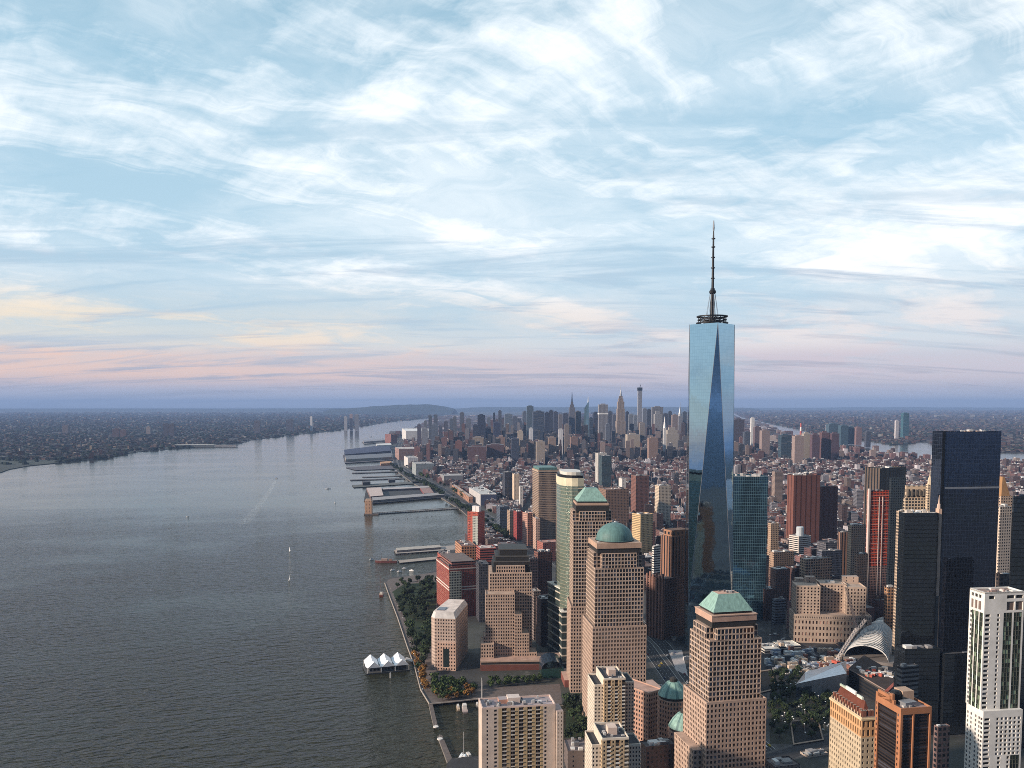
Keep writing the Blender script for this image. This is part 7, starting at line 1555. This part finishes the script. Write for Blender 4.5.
# ---------------------------------------------------------------- cars on the highway
def car_proto():
    t_ = thing('car', (0, 0, 0), 'x', 'car'); WL[t_.name] = Vector()
    part(t_, 'body', M['tint'], lambda m: (m.prism([(-2.2, -.9), (2.2, -.9), (2.2, .9), (-2.2, .9)], .35, .95, 0, 0, (.5, .5, .5), bottom=True)))
    part(t_, 'cabin', M['tint'], lambda m: m.loft([(-1.5, -.85, .95), (1.1, -.85, .95), (1.1, .85, .95), (-1.5, .85, .95)], [(-1.1, -.7, 1.5), (.5, -.7, 1.5), (.5, .7, 1.5), (-1.1, .7, 1.5)], 0, (.05, .05, .06)))
    part(t_, 'car_roof', M['tint'], lambda m: m.face([(-1.1, -.7, 1.503), (.5, -.7, 1.503), (.5, .7, 1.503), (-1.1, .7, 1.503)], 0, (.5, .5, .5)))
    for u, v in ((-1.35, -.9), (1.35, -.9), (1.35, .9), (-1.35, .9)): part(t_, 'wheel', M['black'], lambda m: m.tube((u, v - .1, .34), (u, v + .1, .34), .34, .34, 10))
    return t_
CC = [((.62, .62, .63), 'white'), ((.03, .03, .035), 'black'), ((.30, .31, .33), 'silver'), ((.50, .36, .04), 'yellow'), ((.30, .04, .035), 'red'), ((.05, .07, .16), 'blue')]
protos = []
for col, cn in CC:
    t_ = car_proto()
    for ch in t_.children:
        if ch.name.split('.')[0] in ('body', 'car_roof'):
            for q_ in ch.data.attributes['tint'].data: q_.color = (*col, 1)
    protos.append([t_, cn, False])
rc = random.Random(12); ncar = 0
for k_ in range(84):
    seg = rc.randrange(1, 5 if k_ < 50 else 8); p, q_ = Vector(WSP[seg]), Vector(WSP[seg + 1]); f_ = rc.random(); d_ = (q_ - p).normalized(); nr = Vector((d_.y, -d_.x)); o_ = rc.choice((-17.4, -13.3, -9, -4.8, 4.8, 9, 13.3, 17.4)); pos = p.lerp(q_, f_) + nr * o_
    pr_ = rc.choice(protos); c_ = pr_[0] if not pr_[2] else copy_tree(pr_[0]); pr_[2] = True
    c_.location = (pos.x, pos.y, 2.61); c_.rotation_euler = (0, 0, math.atan2(d_.y, d_.x) + (math.pi if o_ < 0 else 0)); c_['label'] = f"{pr_[1]} car in the {'riverside' if o_ < 0 else 'inland'} carriageway of the wide highway"; c_['group'] = 'cars on the wide highway'
for pr_ in protos:
    if not pr_[2]:
        for ch in list(pr_[0].children): bpy.data.objects.remove(ch)
        bpy.data.objects.remove(pr_[0])

# ---------------------------------------------------------------- trees
def leaf_mat(name, c0, c1):
    m = bpy.data.materials.new(name); t, b = principled(m); a_ = t.new('ShaderNodeAttribute', attribute_name='tint'); oi = t.new('ShaderNodeObjectInfo')
    c = t.mix(t.xyz(a_.outputs['Color'])[0], c0, c1); s_ = t.new('ShaderNodeVectorMath', operation='SCALE'); t.l.new(c, s_.inputs[0]); t.l.new(t.mapr(oi.outputs['Random'], 0, 1, .55, 1.6), s_.inputs[3]); t.l.new(s_.outputs[0], b.inputs['Base Color']); b.inputs['Roughness'].default_value = .8; b.inputs['Specular IOR Level'].default_value = .2
    return m
LEAF = {'green': leaf_mat('green_leaves', (.018, .032, .010), (.060, .085, .026)), 'autumn': leaf_mat('autumn_leaves', (.10, .045, .012), (.26, .13, .03)), 'dark': leaf_mat('dark_leaves', (.012, .022, .010), (.038, .055, .020))}
bark = mat('bark', (.06, .045, .035), .95, 0, .3, 2.0)
def tree_meshes(seed, lm):
    r = random.Random(seed); tr = MB(); tr.tube((0, 0, 0), (0, 0, 3.2), .32, .22, 6)
    for k_ in range(5):
        an = r.uniform(0, 6.28); tr.tube((0, 0, 2.4 + k_ * .35), (math.cos(an) * 2.2, math.sin(an) * 2.2, 5 + r.random() * 2), .16, .06, 5)
    cr = MB(); cl = [(Vector((r.uniform(-2.4, 2.4), r.uniform(-2.4, 2.4), r.uniform(4.2, 8.2))), r.uniform(1.1, 2.0)) for _ in range(11)] + [(Vector((0, 0, 7)), 2.4)]
    for c, R0 in cl:
        for _ in range(26):
            d_ = Vector((r.gauss(0, 1), r.gauss(0, 1), r.gauss(0, .8))).normalized(); p = c + d_ * R0 * r.uniform(.75, 1.12); a_ = (d_ + Vector((r.uniform(-.7, .7), r.uniform(-.7, .7), r.uniform(-.2, .9)))).normalized(); u_ = a_.orthogonal().normalized(); v_ = a_.cross(u_); s_ = r.uniform(.35, .7); k2 = r.random()
            cr.face([p - u_ * s_ - v_ * s_, p + u_ * s_ - v_ * s_ * .6, p + u_ * s_ * .7 + v_ * s_, p - u_ * s_ * .8 + v_ * s_ * .8], 0, (k2, k2, k2))
    return tr, cr
TP = {}
for kd in LEAF: TP[kd] = [[None, tree_meshes(i * 7 + len(kd), kd)] for i in range(3)]
rt2 = random.Random(99); NT_ = 0
def tree(x, y, kd, sc_, lab, grp, z=2.6, nm='tree'):
    global NT_
    sl = rt2.choice(TP[kd])
    if sl[0] is None:
        t_ = thing(nm, (0, 0, 0), lab, 'tree', grp); WL[t_.name] = Vector(); sl[1][0].build('trunk', bark, t_); sl[1][1].build('crown', LEAF[kd], t_); sl[0] = t_
    else: t_ = copy_tree(sl[0])
    t_['label'] = lab; t_['group'] = grp; t_.location = (x, y, z); t_.scale = (sc_, sc_, sc_ * rt2.uniform(.85, 1.15)); t_.rotation_euler = (0, 0, rt2.uniform(0, 6.28)); NT_ += 1
def grove(pts, n, kd, lab, grp, s0=.9, s1=1.5, gap=5.5, seed=0, avoid=()):
    P = [xy(gp(x, y, 2.6)) for x, y in pts]; xs, ys = [p[0] for p in P], [p[1] for p in P]; got = []; tries = 0
    while len(got) < n and tries < n * 60:
        tries += 1; x, y = rt2.uniform(min(xs), max(xs)), rt2.uniform(min(ys), max(ys))
        if not bool(inpoly(x, y, P)) or any((x - a) ** 2 + (y - b_) ** 2 < gap ** 2 for a, b_ in got): continue
        if any(bool(inpoly(x, y, f_)) for f_ in FOOT): continue
        got.append((x, y)); tree(x, y, kd, rt2.uniform(s0, s1), lab, grp)
grove([(389, 584), (436, 577.5), (439, 588), (400, 596), (393, 598)], 16, 'dark', 'dark tree in the row at the tip of the riverside park', 'trees of the riverside park', 1.0, 1.5, 7)
grove([(402, 588), (436, 586), (437, 612), (420, 612), (404, 598)], 24, 'dark', 'dark crowned tree at the lawn edge of the riverside park', 'trees of the riverside park', 1.0, 1.5, 7)
grove([(396, 600), (408, 596), (422, 612), (434, 612), (431, 645), (432, 668), (418, 672), (409, 640)], 48, 'dark', 'dense dark green tree of the riverside park beside the promenade', 'trees of the riverside park', 1.0, 1.7, 7)
grove([(409, 652), (416, 652), (428, 684), (431, 698), (423, 690)], 12, 'autumn', 'rusty orange tree lining the promenade past the tent roofs', 'autumn trees by the promenade', .9, 1.3, 6)
grove([(432, 682), (476, 690), (476, 695), (440, 701), (432, 697)], 26, 'green', 'bushy green tree between the white roofed block and the cove', 'trees at the head of the cove', .9, 1.35, 6)
grove([(434, 693), (474, 693), (470, 698), (440, 702)], 9, 'autumn', 'browning tree in the front row above the cove wall', 'browning trees above the cove', .8, 1.1, 6)
grove([(487, 683), (541, 679), (541, 684), (488, 688)], 22, 'green', 'clipped green tree in the double row before the stepped tower', 'tree row before the stepped tower', .7, .95, 5)
grove([(567, 742), (567, 704), (589, 702), (588, 742)], 16, 'dark', 'shaded tree in the garden below the domed tower', 'garden trees below the domed tower', 1.0, 1.5, 6)
grove([(771, 743), (770, 674), (800, 670), (836, 694), (836, 742)], 84, 'dark', 'young dark tree of the memorial grove', 'trees of the memorial grove', .8, 1.15, 7, avoid=())
for k_ in range(128):
    s_ = rt2.random(); seg = 6 if s_ < .3 else 7 if s_ < .7 else 8 if s_ < .85 else 9; p, q_ = Vector(WSP[seg]), Vector(WSP[seg + 1]); d_ = (q_ - p).normalized(); nr = Vector((d_.y, -d_.x)); o_ = rt2.choice((0, -27, -32, -37, 27, -29, -34)); pos = p.lerp(q_, rt2.random()) + nr * (o_ + rt2.uniform(-2.5, 2.5))
    tree(pos.x, pos.y, 'green' if o_ == 27 else 'dark', rt2.uniform(1.5, 2.3) if o_ else rt2.uniform(.8, 1.1), 'tree along the highway and river greenway, one of a long dark belt' if o_ < 0 else 'median tree between the carriageways of the highway' if o_ == 0 else 'street tree on the inland side of the highway', 'greenway trees' if o_ < 0 else 'median trees' if o_ == 0 else 'inland street trees')
print('trees', NT_)
# ================================================================ air
hz = bpy.data.materials.new('haze_air'); hz.use_nodes = True; ht_ = NT(hz.node_tree); ht_.n.clear()
pv_ = ht_.new('ShaderNodeVolumePrincipled'); pv_.inputs['Color'].default_value = (.34, .50, .84, 1); pv_.inputs['Density'].default_value = 3.0e-5; pv_.inputs['Anisotropy'].default_value = 0.0
ho = ht_.new('ShaderNodeOutputMaterial'); ht_.l.new(pv_.outputs[0], ho.inputs['Volume'])
b = MB(); W3 = WR + 2000; zt3 = 640
b.prism([(-W3, -W3), (W3, -W3), (W3, W3), (-W3, W3)], -2.5, zt3, 0, 0, bottom=True)
o = b.build('haze', hz); o['kind'] = 'stuff'; o['label'] = 'pale blue evening haze over river and city'
